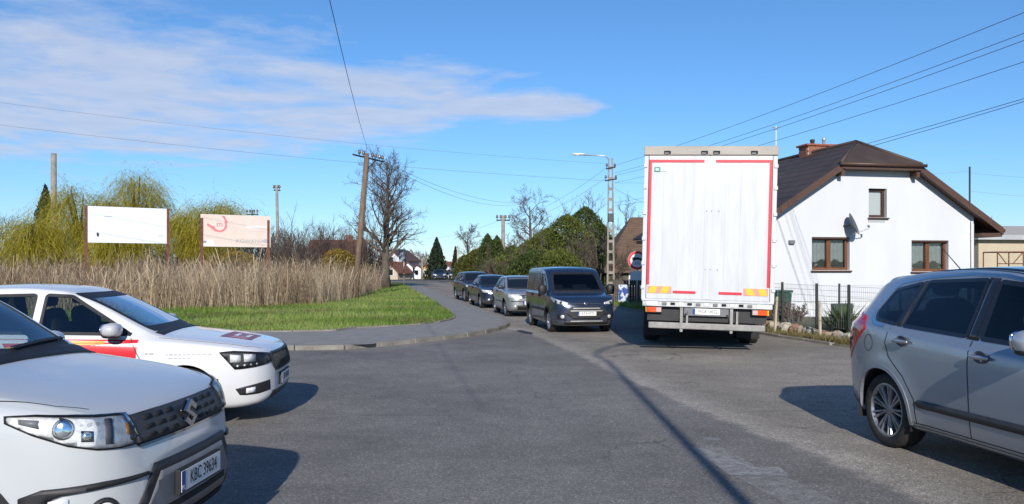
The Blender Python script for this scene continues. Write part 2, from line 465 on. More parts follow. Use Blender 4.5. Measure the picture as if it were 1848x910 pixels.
class Car:
    def __init__(c, name, label, cat, L, curves, axles, wr, paint, pos, az, group=None, scale=1.0, step=0.03, nr=72, archR=None, arch_in=0.5,
                 crown=0.05, flare=0.015, hoodcrown=0.03, side_shape=None, bow=0.05):
        c.L = L; c.H = L / 2
        c.root = empty(name, (pos[0], pos[1], 0), R(90 - az)); c.root.scale = (scale,) * 3
        tag(c.root, label, cat, group)
        c.fn = {k: pchip(v) for k, v in curves.items()}
        c.paint = paint; c.wr = wr; c.axles = axles; c.archR = archR or wr * 1.13
        c.cut_polys = []
        e = 0.22
        ends = np.concatenate([[0, .003, .008, .015], np.arange(0.025, e, 0.014)])
        d = np.concatenate([ends, np.arange(e, L - e, step), L - ends[::-1]])
        d = np.unique(np.round(d, 5))
        zt, zb, w, zs, wr_ = (c.fn[k](d) for k in ('top', 'bot', 'wid', 'belt', 'roofw'))
        zs = np.minimum(zs, zt - 0.01); zs = np.maximum(zs, zb + 0.006)
        cr = np.minimum(crown, 0.45 * (zt - zs) + 0.002)
        ze = np.maximum(zs + 0.25 * (zt - zs), zt - cr)
        h = zs - zb
        wr_ = np.minimum(wr_, w * 0.96)
        ss = side_shape or [(0.80, 0.0), (0.935, 0.05), (0.965, 0.18), (0.985, 0.42), (1.0, 0.66), (1.0, 0.84), (0.985, 0.96), (0.955, 1.0)]
        ctrl = [(0 * w, zb)]
        for (kw, kh) in ss: ctrl.append((w * kw, zb + h * kh))
        ctrl += [(wr_ + (w * ss[-1][0] - wr_) * 0.5, zs + 0.5 * (ze - zs)), (wr_ + (w * ss[-1][0] - wr_) * 0.12, zs + 0.88 * (ze - zs)), (wr_ * 0.985, ze + 0.12 * (zt - ze)), (wr_ * 0.86, zt - (zt - ze) * 0.5),
                 (wr_ * 0.5, zt - (zt - ze) * 0.1), (0 * w, zt)]
        C = np.array([[a, b] for a, b in ctrl])          # (nc,2,ns)
        B = bspline_basis(len(ctrl), nr)
        ring = np.einsum('rc,cks->srk', B, C)            # (ns,nr,2)
        ns = len(d)
        x = np.repeat((c.H - d)[:, None], nr, 1)
        V = np.stack([x, ring[:, :, 0], ring[:, :, 1]], -1)
        # wheel arches: snap to a circle, swell the lips
        c.arch_c = [(c.H - a, wr) for a in axles]
        for (ax, az_) in c.arch_c:
            dx = V[..., 0] - ax; dz = V[..., 2] - az_
            r = np.sqrt(dx**2 + dz**2) + 1e-9
            side = V[..., 1] > arch_in * w[:, None]
            V[..., 1] += np.where(side, flare * np.exp(-((r - c.archR) / 0.12)**2), 0)
            sn = side & (np.abs(r - c.archR) < 0.6 * max(step, 2.3 / nr))
            V[..., 0] = np.where(sn, ax + dx / r * c.archR, V[..., 0]); V[..., 2] = np.where(sn, az_ + dz / r * c.archR, V[..., 2])
        if bow:
            V[..., 0] -= bow * (V[..., 1] / 0.7)**2 * np.clip(1 - d / 0.7, 0, 1)[:, None]**2
            V[..., 0] += bow * 0.6 * (V[..., 1] / 0.7)**2 * np.clip(1 - (L - d) / 0.7, 0, 1)[:, None]**2
        Vm = V[:, ::-1].copy(); Vm[..., 1] *= -1          # mirrored half, top to bottom
        full = np.concatenate([V, Vm[:, 1:-1]], 1)        # closed ring
        m = full.shape[1]
        verts = full.reshape(-1, 3)
        i0 = (np.arange(ns - 1)[:, None] * m + np.arange(m)[None, :]); i1 = (np.arange(ns - 1)[:, None] * m + (np.arange(m)[None, :] + 1) % m)
        faces = np.stack([i0, i0 + m, i1 + m, i1], -1).reshape(-1, 4)
        # end caps: rows across the car between mirrored ring points, bowed like the shell
        K = 14; extra, ef = [], []
        base = len(verts)
        for st, sgn in ((0, -1.0), (ns - 1, 1.0)):
            ids = []
            for j in range(nr):
                a = full[st, j]; row = []
                for q in range(K + 1):
                    y = a[1] * (1 - 2 * q / K)
                    x = a[0] - sgn * (bow if st == 0 else bow * .6) * ((a[1] / .7)**2 - (y / .7)**2) * (1 if bow else 0)
                    row.append(base + len(extra)); extra.append((x, y, a[2]))
                ids.append(row)
            for j in range(nr - 1):
                for q in range(K):
                    qd = (ids[j][q], ids[j][q + 1], ids[j + 1][q + 1], ids[j + 1][q])
                    ef.append(qd if st == 0 else qd[::-1])
        verts = np.concatenate([verts, np.array(extra)]); faces = np.concatenate([faces, np.array(ef)])
        c.verts, c.faces = verts, faces
        c.bvh = BVHTree.FromPolygons(verts.tolist(), faces.tolist())
        c.nring = m; c.ns = ns; c.wfull = np.concatenate([np.repeat(w, m), np.full(len(extra), 9.0)]); c.arch_in = arch_in
    # --- building the shell once the openings are known
    def finish_body(c, lining=True):
        ctr = c.verts[c.faces].mean(1)
        w = c.wfull[c.faces].mean(1)
        kill = np.zeros(len(c.faces), bool)
        for (ax, az_) in c.arch_c:
            r = np.hypot(ctr[:, 0] - ax, ctr[:, 2] - az_)
            vr = np.hypot(c.verts[:, 0] - ax, c.verts[:, 2] - az_)[c.faces].min(1)
            kill |= ((r < c.archR - 0.004) | (vr < c.archR - 0.003)) & (r < c.archR + 0.03) & (np.abs(ctr[:, 1]) > c.arch_in * w)
        for (kind, poly) in c.cut_polys:
            if kind == 'side':
                kill |= in_poly(ctr[:, 0], ctr[:, 2], poly) & (np.abs(ctr[:, 1]) > 0.3)
            elif kind == 'front':
                kill |= in_poly(ctr[:, 1], ctr[:, 2], poly) & (ctr[:, 0] > 0)
            else:
                kill |= in_poly(ctr[:, 1], ctr[:, 2], poly) & (ctr[:, 0] < 0)
        f = c.faces[~kill]
        me = npmesh('body', c.verts, f)
        bm = bmesh.new(); bm.from_mesh(me)
        bmesh.ops.remove_doubles(bm, verts=bm.verts, dist=0.0006)
        bmesh.ops.delete(bm, geom=[v for v in bm.verts if not v.link_faces], context='VERTS')
        bmesh.ops.recalc_face_normals(bm, faces=bm.faces)
        bm.to_mesh(me)
        ob = addmesh('body', me, c.paint, c.root, smooth=True)
        if lining and c.cut_polys:
            bm.normal_update()
            top = [fc for fc in bm.faces if fc.calc_center_median().z < 0.36]
            bmesh.ops.delete(bm, geom=top, context='FACES')
            for v in bm.verts: v.co = v.co - v.normal * 0.025
            me2 = bpy.data.meshes.new('lining'); bm.to_mesh(me2)
            addmesh('lining', me2, M['cabin'], c.root, smooth=True)
        bm.free()
        # wheel wells
        for (ax, az_) in c.arch_c:
            for s in (-1, 1):
                mb = MB(); n = 18; rr = c.archR + 0.012
                wmax = float(c.fn['wid'](c.H - ax)) * 0.965
                vs = []
                for y in (wmax, 0.42):
                    for k in range(n + 1):
                        a = math.pi * k / n * 1.2 - math.pi * 0.1
                        vs.append((ax + rr * math.cos(a), s * y, az_ + rr * math.sin(a)))
                fs = [(k, k + 1, k + n + 2, k + n + 1) for k in range(n)] + [tuple(range(n + 1, 2 * n + 2))]
                mb.add(vs, fs); mb.build('wheel_well', M['gap'], c.root, fix=False)
        return ob
    # --- projecting things on the shell
    def cast(c, o, d, off):
        o = Vector(o); d = Vector(d)
        loc, n, i, dist = c.bvh.ray_cast(o, d)
        if loc is None:
            mid = o + d * (Vector((0, 0, 0.8)) - o).dot(d)
            loc, n, i, dist = c.bvh.find_nearest(mid)
        if n.dot(d) > 0: n = -n
        return loc + n * off, n
    def patch(c, poly, frame, name, mat, off=0.003, depth=0.012, parent=None, grid=0.05, smooth=True):
        """poly: 2D; frame: (origin, e_u, e_v, dir)"""
        o0, eu, ev, dr = [Vector(q) for q in frame]
        bm = bmesh.new()
        fc = bm.faces.new([bm.verts.new((u, v, 0)) for (u, v) in poly])
        us = [p[0] for p in poly]; vs = [p[1] for p in poly]
        for lo, hi, no in ((min(us), max(us), (1, 0, 0)), (min(vs), max(vs), (0, 1, 0))):
            k = max(1, int(math.ceil((hi - lo) / grid)))
            for i in range(1, k):
                t = lo + (hi - lo) * i / k
                bmesh.ops.bisect_plane(bm, geom=bm.verts[:] + bm.edges[:] + bm.faces[:], plane_co=Vector(no) * t, plane_no=no)
        nrm = {}
        for v in bm.verts:
            p, n = c.cast(o0 + eu * v.co.x + ev * v.co.y, dr, off)
            v.co = p; nrm[v] = n
        if depth:
            be = [e for e in bm.edges if len(e.link_faces) == 1]
            r = bmesh.ops.extrude_edge_only(bm, edges=be)
            newv = [g for g in r['geom'] if isinstance(g, bmesh.types.BMVert)]
            for v in newv:
                src = min((e.other_vert(v) for e in v.link_edges if e.other_vert(v) in nrm), key=lambda q: (q.co - v.co).length, default=None)
                if src is not None: v.co = v.co - nrm[src] * depth
        bmesh.ops.recalc_face_normals(bm, faces=bm.faces)
        f0 = bm.faces[0] if len(bm.faces) else None
        me = bpy.data.meshes.new(name); bm.to_mesh(me); bm.free()
        return addmesh(name, me, mat, parent or c.root, smooth=smooth)
    def fr_side(c, s): return ((0, s * 4, 0), (1, 0, 0), (0, 0, 1), (0, -s, 0))
    def fr_front(c): return ((6, 0, 0), (0, 1, 0), (0, 0, 1), (-1, 0, 0))
    def fr_rear(c): return ((-6, 0, 0), (0, 1, 0), (0, 0, 1), (1, 0, 0))
    def fr_top(c): return ((0, 0, 4), (1, 0, 0), (0, 1, 0), (0, 0, -1))
    def fr_obl(c, s, ang=45, front=1):
        a = R(ang); d = Vector((-front * math.cos(a), -s * math.sin(a), 0))
        return (tuple(-d * 6), (d.y, -d.x, 0), (0, 0, 1), tuple(d))
    def X(c, d): return c.H - d
    def dz(c, poly): return [(c.H - d, z) for d, z in poly]
    def side(c, poly, name, mat, off=0.003, depth=0.012, sides=(-1, 1), parent=None, grid=0.05):
        return [c.patch(c.dz(poly), c.fr_side(s), name, mat, off, depth, parent, grid) for s in sides]
    def obl(c, pts, s, name, mat, ang=45, off=0.004, depth=0.02, parent=None, front=1, grid=0.04):
        """pts: (distance from the front, |y|, z) points near the shell; projected obliquely"""
        fr = c.fr_obl(s, ang, front)
        eu = Vector(fr[1])
        poly = [(Vector((c.H - d, s * y, z)).dot(eu), z) for d, y, z in pts]
        return c.patch(poly, fr, name, mat, off, depth, parent, grid)
    def strip(c, pts2, frame, width, name, mat, off=0.0015, depth=0.006, parent=None, closed=False, ds=0.04):
        o0, eu, ev, dr = [Vector(q) for q in frame]
        P2 = [Vector(p) for p in pts2]
        if closed: P2 = P2 + [P2[0]]
        path = []
        for a, b in zip(P2[:-1], P2[1:]):
            k = max(1, int((b - a).length / ds))
            for i in range(k): path.append(a.lerp(b, i / k))
        path.append(P2[-1])
        n = len(path); vs = []
        for i in range(n):
            if closed and i in (0, n - 1): t = (path[1] - path[0]).normalized() + (path[-1] - path[-2]).normalized()
            else: t = path[min(i + 1, n - 1)] - path[max(0, i - 1)]
            t.normalize(); q = Vector((-t.y, t.x))
            row = []
            for k in (-0.5, 0.5):
                u = path[i] + q * width * k
                p, nn = c.cast(o0 + eu * u.x + ev * u.y, dr, off)
                row.append((p, nn))
            if depth: vs.append(row[0][0] - row[0][1] * depth)
            vs.append(row[0][0]); vs.append(row[1][0])
            if depth: vs.append(row[1][0] - row[1][1] * depth)
        k = 4 if depth else 2
        fs = []
        for i in range(n - 1):
            for j in range(k - 1):
                fs.append((i * k + j, i * k + j + 1, (i + 1) * k + j + 1, (i + 1) * k + j))
        mb = MB(); mb.add(vs, fs)
        return mb.build(name, mat, parent or c.root, smooth=False)
    def side_strip(c, pts, width, name, mat, sides=(-1, 1), off=0.0015, closed=False, depth=0.006, parent=None):
        return [c.strip(c.dz(pts), c.fr_side(s), width, name, mat, off, depth, parent, closed) for s in sides]
    def window(c, kind, poly, name, glass, frame_w=0.03, hole=True, trim=None, cut=0.012, rnd=0.04, seal=None):
        """kind side: poly of (d,z); front/rear: poly of (y,z)"""
        p2 = c.dz(poly) if kind == 'side' else list(poly)
        p2 = round_poly(p2, rnd, 3)
        if hole: c.cut_polys.append((kind, inset(p2, cut)))
        frs = [c.fr_side(s) for s in (-1, 1)] if kind == 'side' else [c.fr_front() if kind == 'front' else c.fr_rear()]
        out = []
        for fr in frs:
            g = c.patch(p2, fr, name, glass, 0.002, 0.0 if hole else 0.01, None, 0.06)
            if frame_w: c.strip(inset(p2, frame_w / 2 - 0.004), fr, frame_w, 'window_seal', seal or M['black'], 0.0045, 0.010, g, closed=True, ds=0.05)
            if trim: c.strip(inset(p2, -0.010), fr, 0.022, 'window_trim', trim, 0.006, 0.012, g, closed=True, ds=0.05)
            out.append(g)
        return out
    def surf(c, d, y, z, s=-1, mode='side'):
        if mode == 'side': return c.cast((c.H - d, s * 4, z), (0, -s, 0), 0)
        if mode == 'front': return c.cast((6, y, z), (-1, 0, 0), 0)
        if mode == 'rear': return c.cast((-6, y, z), (1, 0, 0), 0)
        return c.cast((c.H - d, y, 4), (0, 0, -1), 0)
    def wheels(c, width=0.215, rim='multi', n=10, rimR=None, track=None, steer=0.0, tyre=None, rimmat=None):
        rimR = rimR or c.wr * 0.70
        R_ = c.wr; hw = width / 2
        prof = [(rimR, -hw * .82), (rimR + .012, -hw * .95), (R_ * .86, -hw), (R_ * .95, -hw * .93), (R_, -hw * .68), (R_, hw * .68), (R_ * .95, hw * .93), (R_ * .86, hw), (rimR + .012, hw * .95), (rimR, hw * .82)]
        tm = MB().lathe(prof, 'y', 40, close=True)
        # tread grooves
        for gy in (-.35, 0, .35):
            tm.lathe([(R_ + .001, hw * gy - .006), (R_ - .008, hw * gy - .003), (R_ - .008, hw * gy + .003), (R_ + .001, hw * gy + .006)], 'y', 40)
        tme = tm.mesh('tyre')
        # rim: outer face towards -y
        rm = MB()
        rm.lathe([(rimR + .004, -hw * .80), (rimR + .008, -hw * .90), (rimR - .006, -hw * .92), (rimR - .022, -hw * .72), (rimR - .03, hw * .7)], 'y', 40)
        rm.lathe([(.0, -hw * .66), (.032, -hw * .68), (.055, -hw * .60), (.062, -hw * .3)], 'y', 20)
        bk = MB().lathe([(rimR - .02, -hw * .02), (.02, -hw * .02)], 'y', 32)
        bk.lathe([(.15, -hw * .12), (.06, -hw * .12)], 'y', 28)
        def spoke(a, w0, w1, r0=.045, r1=None, tw=0.0):
            r1 = r1 or rimR - .012
            vs = []
            for (rr, ww, yy, th) in ((r0, w0, -hw * .62, .018), (0.5 * (r0 + r1), (w0 + w1) / 2, -hw * .74, .022), (r1, w1, -hw * .84, .022)):
                for sx, dy in ((-1, .012), (-.55, -.004), (.55, -.004), (1, .012), (1, th + .012), (-1, th + .012)):
                    t = a + tw * (rr - r0) / (r1 - r0)
                    px, pz = rr * math.cos(t) - sx * ww * math.sin(t), rr * math.sin(t) + sx * ww * math.cos(t)
                    vs.append((px, yy + dy, pz))
            fs = []
            for i in range(2):
                for k in range(6):
                    fs.append((i * 6 + k, i * 6 + (k + 1) % 6, (i + 1) * 6 + (k + 1) % 6, (i + 1) * 6 + k))
            rm.add(vs, fs)
        for k in range(n):
            a = 2 * math.pi * k / n + 0.1
            if rim == 'double':
                spoke(a - .11, .012, .013); spoke(a + .11, .012, .013)
            elif rim == 'five':
                spoke(a, .035, .028)
            else:
                spoke(a, .020, .024)
        rme = rm.mesh('rim'); bme = bk.mesh('brake_disc')
        for me in (tme, rme):
            bm = bmesh.new(); bm.from_mesh(me); bmesh.ops.recalc_face_normals(bm, faces=bm.faces); bm.to_mesh(me); bm.free()
        tme.materials.append(tyre or M['rubber']); rme.materials.append(rimmat or M['alloy']); bme.materials.append(M['dark_alloy'])
        tme.polygons.foreach_set('use_smooth', np.ones(len(tme.polygons), dtype=bool))
        for i, (ax, az_) in enumerate(c.arch_c):
            wmax = float(c.fn['wid'](c.H - ax))
            tr = track or (wmax - hw - 0.045)
            for s in (-1, 1):
                w = empty('wheel', (ax, s * tr, c.wr), parent=c.root)
                w.rotation_euler = (0, 0, (math.pi if s > 0 else 0) + (steer if i == 0 else 0))
                for nm, me in (('tyre', tme), ('rim', rme), ('brake_disc', bme)):
                    o = bpy.data.objects.new(nm, me); COL.objects.link(o); o.parent = w
                    if nm == 'rim': o.rotation_euler = (0, 0.3 * i + 0.2 * s, 0)
    def arch_lip(c, width=0.035, mat=None, off=0.004):
        for (ax, az_) in c.arch_c:
            for s in (-1, 1):
                pts = []
                for k in range(25):
                    a = math.pi * (1.05 - 1.10 * k / 24)
                    rr = c.archR + width * 0.42
                    pts.append((ax + rr * math.cos(a), az_ + rr * math.sin(a)))
                pts = [p for p in pts if p[1] > float(c.fn['bot'](c.H - p[0])) + 0.01]
                c.strip(pts, c.fr_side(s), width, 'arch_trim', mat or M['black'], off, 0.03, ds=0.05)
    def handle(c, d, z, mat, s_=(-1, 1), l=0.19, h=0.030):
        for s in s_:
            p, n = c.surf(d, 0, z, s)
            mb = MB()
            mb.sell((0, 0, 0), (l / 2, 0.016, h / 2), 3.0, 14, 8)
            o = mb.build('door_handle', mat, c.root, smooth=True)
            o.location = p + n * 0.030
            t = Vector((1, 0, 0)) - n * n.x
            o.rotation_euler = (0, 0, math.atan2(t.y, t.x))
            cu = MB().lathe([(0.0, -0.004), (0.045, 0.0), (0.06, 0.012)], 'y', 18, (0, 0, 0))
            q = cu.build('recess', M['mid_grey'] if mat is not M['black'] else M['gap'], o, smooth=True)
            q.scale = (1.25, 1, 0.8); q.location = (0, -0.026 * (1 if s > 0 else -1), 0)
            q.rotation_euler = (math.pi if s < 0 else 0, 0, 0)
    def mirror(c, d, z, mat, s_=(-1, 1), size=(0.085, 0.12, 0.075), out=0.13, base=None):
        for s in s_:
            p, n = c.surf(d, 0, z - 0.06, s)
            y = p.y + s * out
            mb = MB()
            mb.sell((c.H - d, y, z), size, 2.8, 18, 12)
            o = mb.build('wing_mirror', mat, c.root, smooth=True)
            a = MB(); a.tube([(p.x, p.y - s * .01, p.z), (c.H - d - .01, p.y + s * out * .6, z - size[2] * .75)], [0.035, 0.03], 8)
            a.sell((c.H - d - .01, y, z - size[2] * .80), (size[0] * .9, size[1] * .9, size[2] * .35), 2.6, 14, 8)
            a.build('mirror_foot', base or M['black'], o, smooth=True)
            g = MB(); g.sell((c.H - d - size[0] * .93, y, z), (0.012, size[1] * .86, size[2] * .84), 3.5, 14, 8)
            g.build('mirror_glass', M['chrome'], o, smooth=True)
    def number_plate(c, text, z, front=True, y=0.0, out=0.02, w=0.52, h=0.114, size=0.098, sx=0.80, parent=None):
        p, n = c.surf(0, y, z, mode='front' if front else 'rear')
        sg = 1 if front else -1
        x0 = p.x + sg * out
        holder = MB().bx(x0 - sg * 0.03, x0 - 0.001 * sg, y - w / 2 - .012, y + w / 2 + .012, z - h / 2 - .012, z + h / 2 + .010).build('plate_holder', M['black'], c.root, bevel=0.004)
        pl = MB().bx(x0, x0 + sg * 0.003, y - w / 2, y + w / 2, z - h / 2, z + h / 2).build('number_plate', M['plate_white'], c.root, bevel=0.001)
        # blue band on the reader's left
        yl = y - sg * (-1) * 0  # centre
        ya = y + (-w / 2 if front else w / 2)          # reader's left when facing the plate
        k = 1 if front else -1
        MB().bx(x0 + sg * .003, x0 + sg * .0042, ya, ya + k * 0.045, z - h / 2 + .002, z + h / 2 - .002).build('country_band', M['plate_blue'], pl)
        me = text_mesh('PL', 0.035, 0.0004); o = addmesh('lettering', me, M['plate_white'], pl)
        rot = (math.pi / 2, 0, math.pi / 2 if front else -math.pi / 2)
        o.rotation_euler = rot; o.location = (x0 + sg * .0047, ya + k * 0.022, z - h * .30)
        me = text_mesh(text, size, 0.0006, sx); o = addmesh('lettering', me, M['ink'], pl)
        o.rotation_euler = rot; o.location = (x0 + sg * .0045, y + k * 0.024, z)
        return pl
    def interior(c, d_dash, d_seat, z_seat, roof, rear=True, w=0.72, beltz=0.95, driver=None):
        it = MB()
        it.bx(c.H - d_dash - 0.34, c.H - d_dash + 0.05, -w, w, 0.55, beltz - 0.02)
        it.bx(c.H - d_seat - 2.0, c.H - d_dash, -w, w, 0.30, 0.36)
        it.build('dashboard', M['cabin'], c.root, bevel=0.05)
        rows = [(d_seat, (-.37, .37))] + ([(d_seat + 0.86, (-.40, 0.40))] if rear else [])
        for dd, ys in rows:
            for y in ys:
                st = MB()
                st.sell((c.H - dd + .12, y, z_seat - .08), (.27, .24, .09), 4, 14, 8)
                b = MB()
                n0 = len(st.v); st.sell((0, 0, 0), (.07, .24, .31), 4, 14, 8)
                a = R(-14)
                for i in range(n0, len(st.v)):
                    x, yy, z = st.v[i]
                    st.v[i] = (c.H - dd - .20 + x * math.cos(a) + z * math.sin(a), y + yy, z_seat + .26 - x * math.sin(a) + z * math.cos(a))
                se = st.build('seat', M['cabin'], c.root, smooth=True)
                hb = MB(); hb.sell((c.H - dd - .29, y, z_seat + .66), (.05, .13, .085), 3.2, 14, 8); hb.build('headrest', M['cabin'], se, smooth=True)
        sw = MB(); n = 24
        cx_, cz_ = c.H - d_dash - 0.42, beltz - 0.02
        pts = []
        for k in range(n + 1):
            a = 2 * math.pi * k / n
            pts.append((cx_ - 0.07 * math.sin(a), 0.37 + 0.18 * math.cos(a), cz_ + 0.16 * math.sin(a)))
        sw.tube(pts, 0.016, 6); sw.tube([(cx_, 0.20, cz_), (cx_, 0.54, cz_)], 0.02, 5); sw.tube([(cx_, .37, cz_), (cx_ + .2, .37, cz_ - .08)], .03, 6)
        sw.build('steering_wheel', M['black'], c.root, smooth=True)
# ------------------------------------------------------------ the vehicles
PT = {}
PT['pearl'] = dusty_paint('pearl_white_paint', (0.50, 0.515, 0.53), 0.0, 0.30, amt=0.30)
PT['white'] = dusty_paint('white_paint', (0.72, 0.72, 0.73), 0.0, 0.28, amt=0.25)
PT['silver'] = dusty_paint('silver_blue_paint', (0.31, 0.355, 0.41), 0.45, 0.30, amt=0.40, height=0.7)
PT['navy'] = dusty_paint('dark_van_paint', (0.016, 0.029, 0.068), 0.25, 0.22, amt=0.22, height=0.7)
PT['silver2'] = dusty_paint('plain_silver_paint', (0.42, 0.43, 0.45), 0.6, 0.33, amt=0.3)
PT['blue'] = dusty_paint('blue_paint', (0.008, 0.020, 0.062), 0.3, 0.28, amt=0.3)
PT['slate'] = dusty_paint('slate_blue_paint', (0.035, 0.045, 0.075), 0.4, 0.32, amt=0.4)

def xyz(c, poly): return poly

def circle(cx, cz, r, n=20, sx=1.0):
    return [(cx + r * sx * math.cos(2 * math.pi * k / n), cz + r * math.sin(2 * math.pi * k / n)) for k in range(n)]

# ---- white compact SUV in the left foreground
def build_suv():
    L = 4.175
    cv = dict(
        top=[(0, .71), (.006, .735), (.02, .78), (.045, .85), (.075, .91), (.11, .952), (.18, .99), (.35, 1.04), (.7, 1.11), (.90, 1.145), (1.00, 1.165), (1.10, 1.215), (1.62, 1.54), (1.82, 1.60), (2.4, 1.63), (3.2, 1.61), (3.75, 1.56), (3.92, 1.50), (4.03, 1.2), (4.09, 1.0), (4.15, .8), (4.175, .6)],
        bot=[(0, .36), (.02, .315), (.06, .28), (.15, .24), (.4, .21), (.8, .20), (3.5, .20), (3.95, .30), (4.1, .40), (4.175, .5)],
        wid=[(0, .52), (.02, .60), (.06, .68), (.14, .76), (.28, .825), (.5, .868), (.9, .887), (3.4, .887), (3.9, .85), (4.1, .76), (4.175, .6)],
        belt=[(0, .66), (.02, .72), (.06, .82), (.11, .915), (.18, .955), (.4, 1.0), (.8, 1.045), (1.2, 1.065), (2.4, 1.07), (4.1, 1.09)],
        roofw=[(0, .40), (.05, .60), (.2, .72), (.5, .775), (.90, .785), (1.02, .76), (1.15, .72), (1.65, .63), (2.4, .60), (3.7, .58), (3.95, .62), (4.175, .4)])
    fx, fy = XP(350, 4.78), 4.78
    az = 93.0
    cx, cy = fx - L / 2 * math.sin(R(az)), fy - L / 2 * math.cos(R(az))
    c = Car('compact_suv', 'white compact SUV in the left foreground showing bonnet, headlight and plate KBC 39634', 'car', L, cv, (0.875, 3.375), 0.335, PT['pearl'], (cx, cy), az, step=0.022, nr=120, archR=0.385)
    gl = M['glass']
    c.window('front', [(-.63, 1.195), (.63, 1.195), (.535, 1.525), (-.535, 1.525)], 'windscreen', glass_mat('suv_windscreen', (.62, .72, .74), 2.2), 0.03)
    c.window('rear', [(-.58, 1.12), (.58, 1.12), (.50, 1.46), (-.50, 1.46)], 'rear_window', M['glass_dark'], 0.04)
    c.window('side', [(1.28, 1.11), (2.30, 1.11), (2.30, 1.52), (1.76, 1.50)], 'front_side_window', gl, 0.035)
    c.window('side', [(2.38, 1.11), (3.20, 1.12), (3.16, 1.50), (2.38, 1.52)], 'rear_side_window', M['glass_dark'], 0.035)
    c.window('side', [(3.27, 1.10), (3.62, 1.16), (3.52, 1.45), (3.24, 1.48)], 'quarter_window', M['glass_dark'], 0.035)
    c.finish_body()
    c.interior(1.14, 1.98, 0.80, 1.5, beltz=1.13)
    # cowl panel and wipers below the windscreen
    c.patch([(c.X(.99), -.715), (c.X(.99), .715), (c.X(1.10), .70), (c.X(1.10), -.70)], c.fr_top(), 'cowl_panel', M['black'], 0.006, 0.02)
    for y0, y1 in ((-.62, -.05), (0.02, .60)):
        c.strip([(c.X(1.10), y0), (c.X(1.16), y1)], c.fr_top(), 0.02, 'wiper_blade', M['black'], 0.02, 0.012)
    # bonnet edges
    for s in (-1, 1):
        c.strip([(c.X(1.0), s * .80), (c.X(.8), s * .812), (c.X(.62), s * .80), (c.X(.36), s * .74), (c.X(.24), s * .66)], c.fr_top(), 0.007, 'bonnet_gap', M['gap'], 0.001, 0)
    # upper grille
    gp = [(-.53, .785), (.53, .785), (.575, .83), (.52, .935), (-.52, .935), (-.575, .83)]
    g = c.patch(gp, c.fr_front(), 'grille', M['dark_grey'], 0.006, 0.03)
    for z0, z1, rows in ((.892, .918, 8), (.848, .872, 8), (.804, .828, 8)):
        for k in range(rows):
            wv = 0.93 * (1.0 - 0.5 * (z0 - .765)) / rows
            a = -wv * rows / 2 + wv * k
            if abs(a + wv / 2) < 0.09: continue
            c.patch([(a + .016, z0), (a + wv - .010, z0 + .003), (a + wv - .022, z1), (a + .006, z1 - .004)], c.fr_front(), 'grille_slot', M['gap'], 0.009, 0.006, g)
    c.strip([(-.53, .782), (.53, .782)], c.fr_front(), 0.012, 'grille_lip', M['gloss_black'], 0.012, 0.012, g)
    # emblem: a slanted S badge
    p, n = c.surf(0, 0, .862, mode='front')
    em = MB()
    S = [(-.062, .012), (.0, .068), (.062, .030), (.040, .012), (.0, .036), (-.022, .016), (.062, -.012), (.0, -.068), (-.062, -.030), (-.040, -.012), (.0, -.036), (.022, -.016)]
    S = [(-.060, .020), (-.004, .066), (.060, .028), (.042, .010), (-.002, .036), (-.020, .020), (.060, -.022), (.004, -.066), (-.060, -.028), (-.042, -.010), (.002, -.036), (.020, -.020)]
    vs = [(0.0, y * 1.25, z * 1.25) for y, z in S] + [(0.016, y * 1.25, z * 1.25) for y, z in S]
    k = len(S); tr = tessellate_polygon([[Vector((y, z, 0)) for y, z in S]])
    em.add(vs, [tuple(i + k for i in t) for t in tr] + [tuple(t) for t in tr] + [(i, (i + 1) % k, (i + 1) % k + k, i + k) for i in range(k)])
    em.build('emblem', M['chrome'], c.root, loc=(p.x + 0.022, 0, .862))
    MB().sell((p.x + .010, 0, .862), (.010, .085, .085), 2.0, 20, 10).build('badge_base', M['gloss_black'], c.root, smooth=True)
    # headlights
    for s in (-1, 1):
        out = [(.52, .872, 0.985), (.38, .85, .985), (.22, .79, .972), (.12, .67, .955), (.085, .575, .945), (.05, .53, .80), (.09, .64, .80), (.16, .74, .812), (.26, .81, .842), (.40, .857, .90), (.52, .872, .955)]
        h = c.obl(out, s, 'headlight', M['reflector'], 45, 0.003, 0.03)
        def hp(u0, u1, v0, v1): pass
        # edge seal, projector, indicator, divider, then the clear cover
        fr = c.fr_obl(s, 45); eu = Vector(fr[1])
        poly = [(Vector((c.H - d, s * y, z)).dot(eu), z) for d, y, z in out]
        c.strip(poly, fr, 0.007, 'lamp_seal', M['gap'], 0.010, 0.012, h, closed=True, ds=0.03)
        def uv(d, y): return Vector((c.H - d, s * y, 0)).dot(eu)
        def disc(u, z, r, depth, mat, nm):
            q, nn = c.cast(Vector(fr[0]) + eu * u + Vector((0, 0, z)), Vector(fr[3]), 0.004)
            m = MB().lathe([(0, .012), (r * .55, .010), (r * .85, .006), (r, -.004), (r, -.03)], 'z', 24).build(nm, mat, h, smooth=True)
            m.location = q; m.rotation_mode = 'QUATERNION'; m.rotation_quaternion = nn.to_track_quat('Z', 'Y')
        up = uv(.42, .85)
        ua = uv(.275, .815); disc(ua, .918, .052, 0, M['chrome'], 'lamp_ring'); disc(ua, .918, .038, 0, M['dark_window'], 'projector_lens')
        ub = uv(.125, .685)
        c.patch([(ub - .020, .83), (ub + .016, .825), (ub + .022, .94), (ub - .014, .945)], fr, 'lamp_divider', M['mid_grey'], 0.008, 0.01, h)
        for (da, ya, db, yb, mt) in ((.21, .78, .17, .745, M['chrome']), (.075, .60, .068, .575, M['amber'])):
            a, b = uv(da, ya), uv(db, yb)
            c.patch([(a, .855), (b, .85), (b, .90), (a, .907)], fr, 'lamp_bulb_pocket', mt, 0.007, 0.01, h)
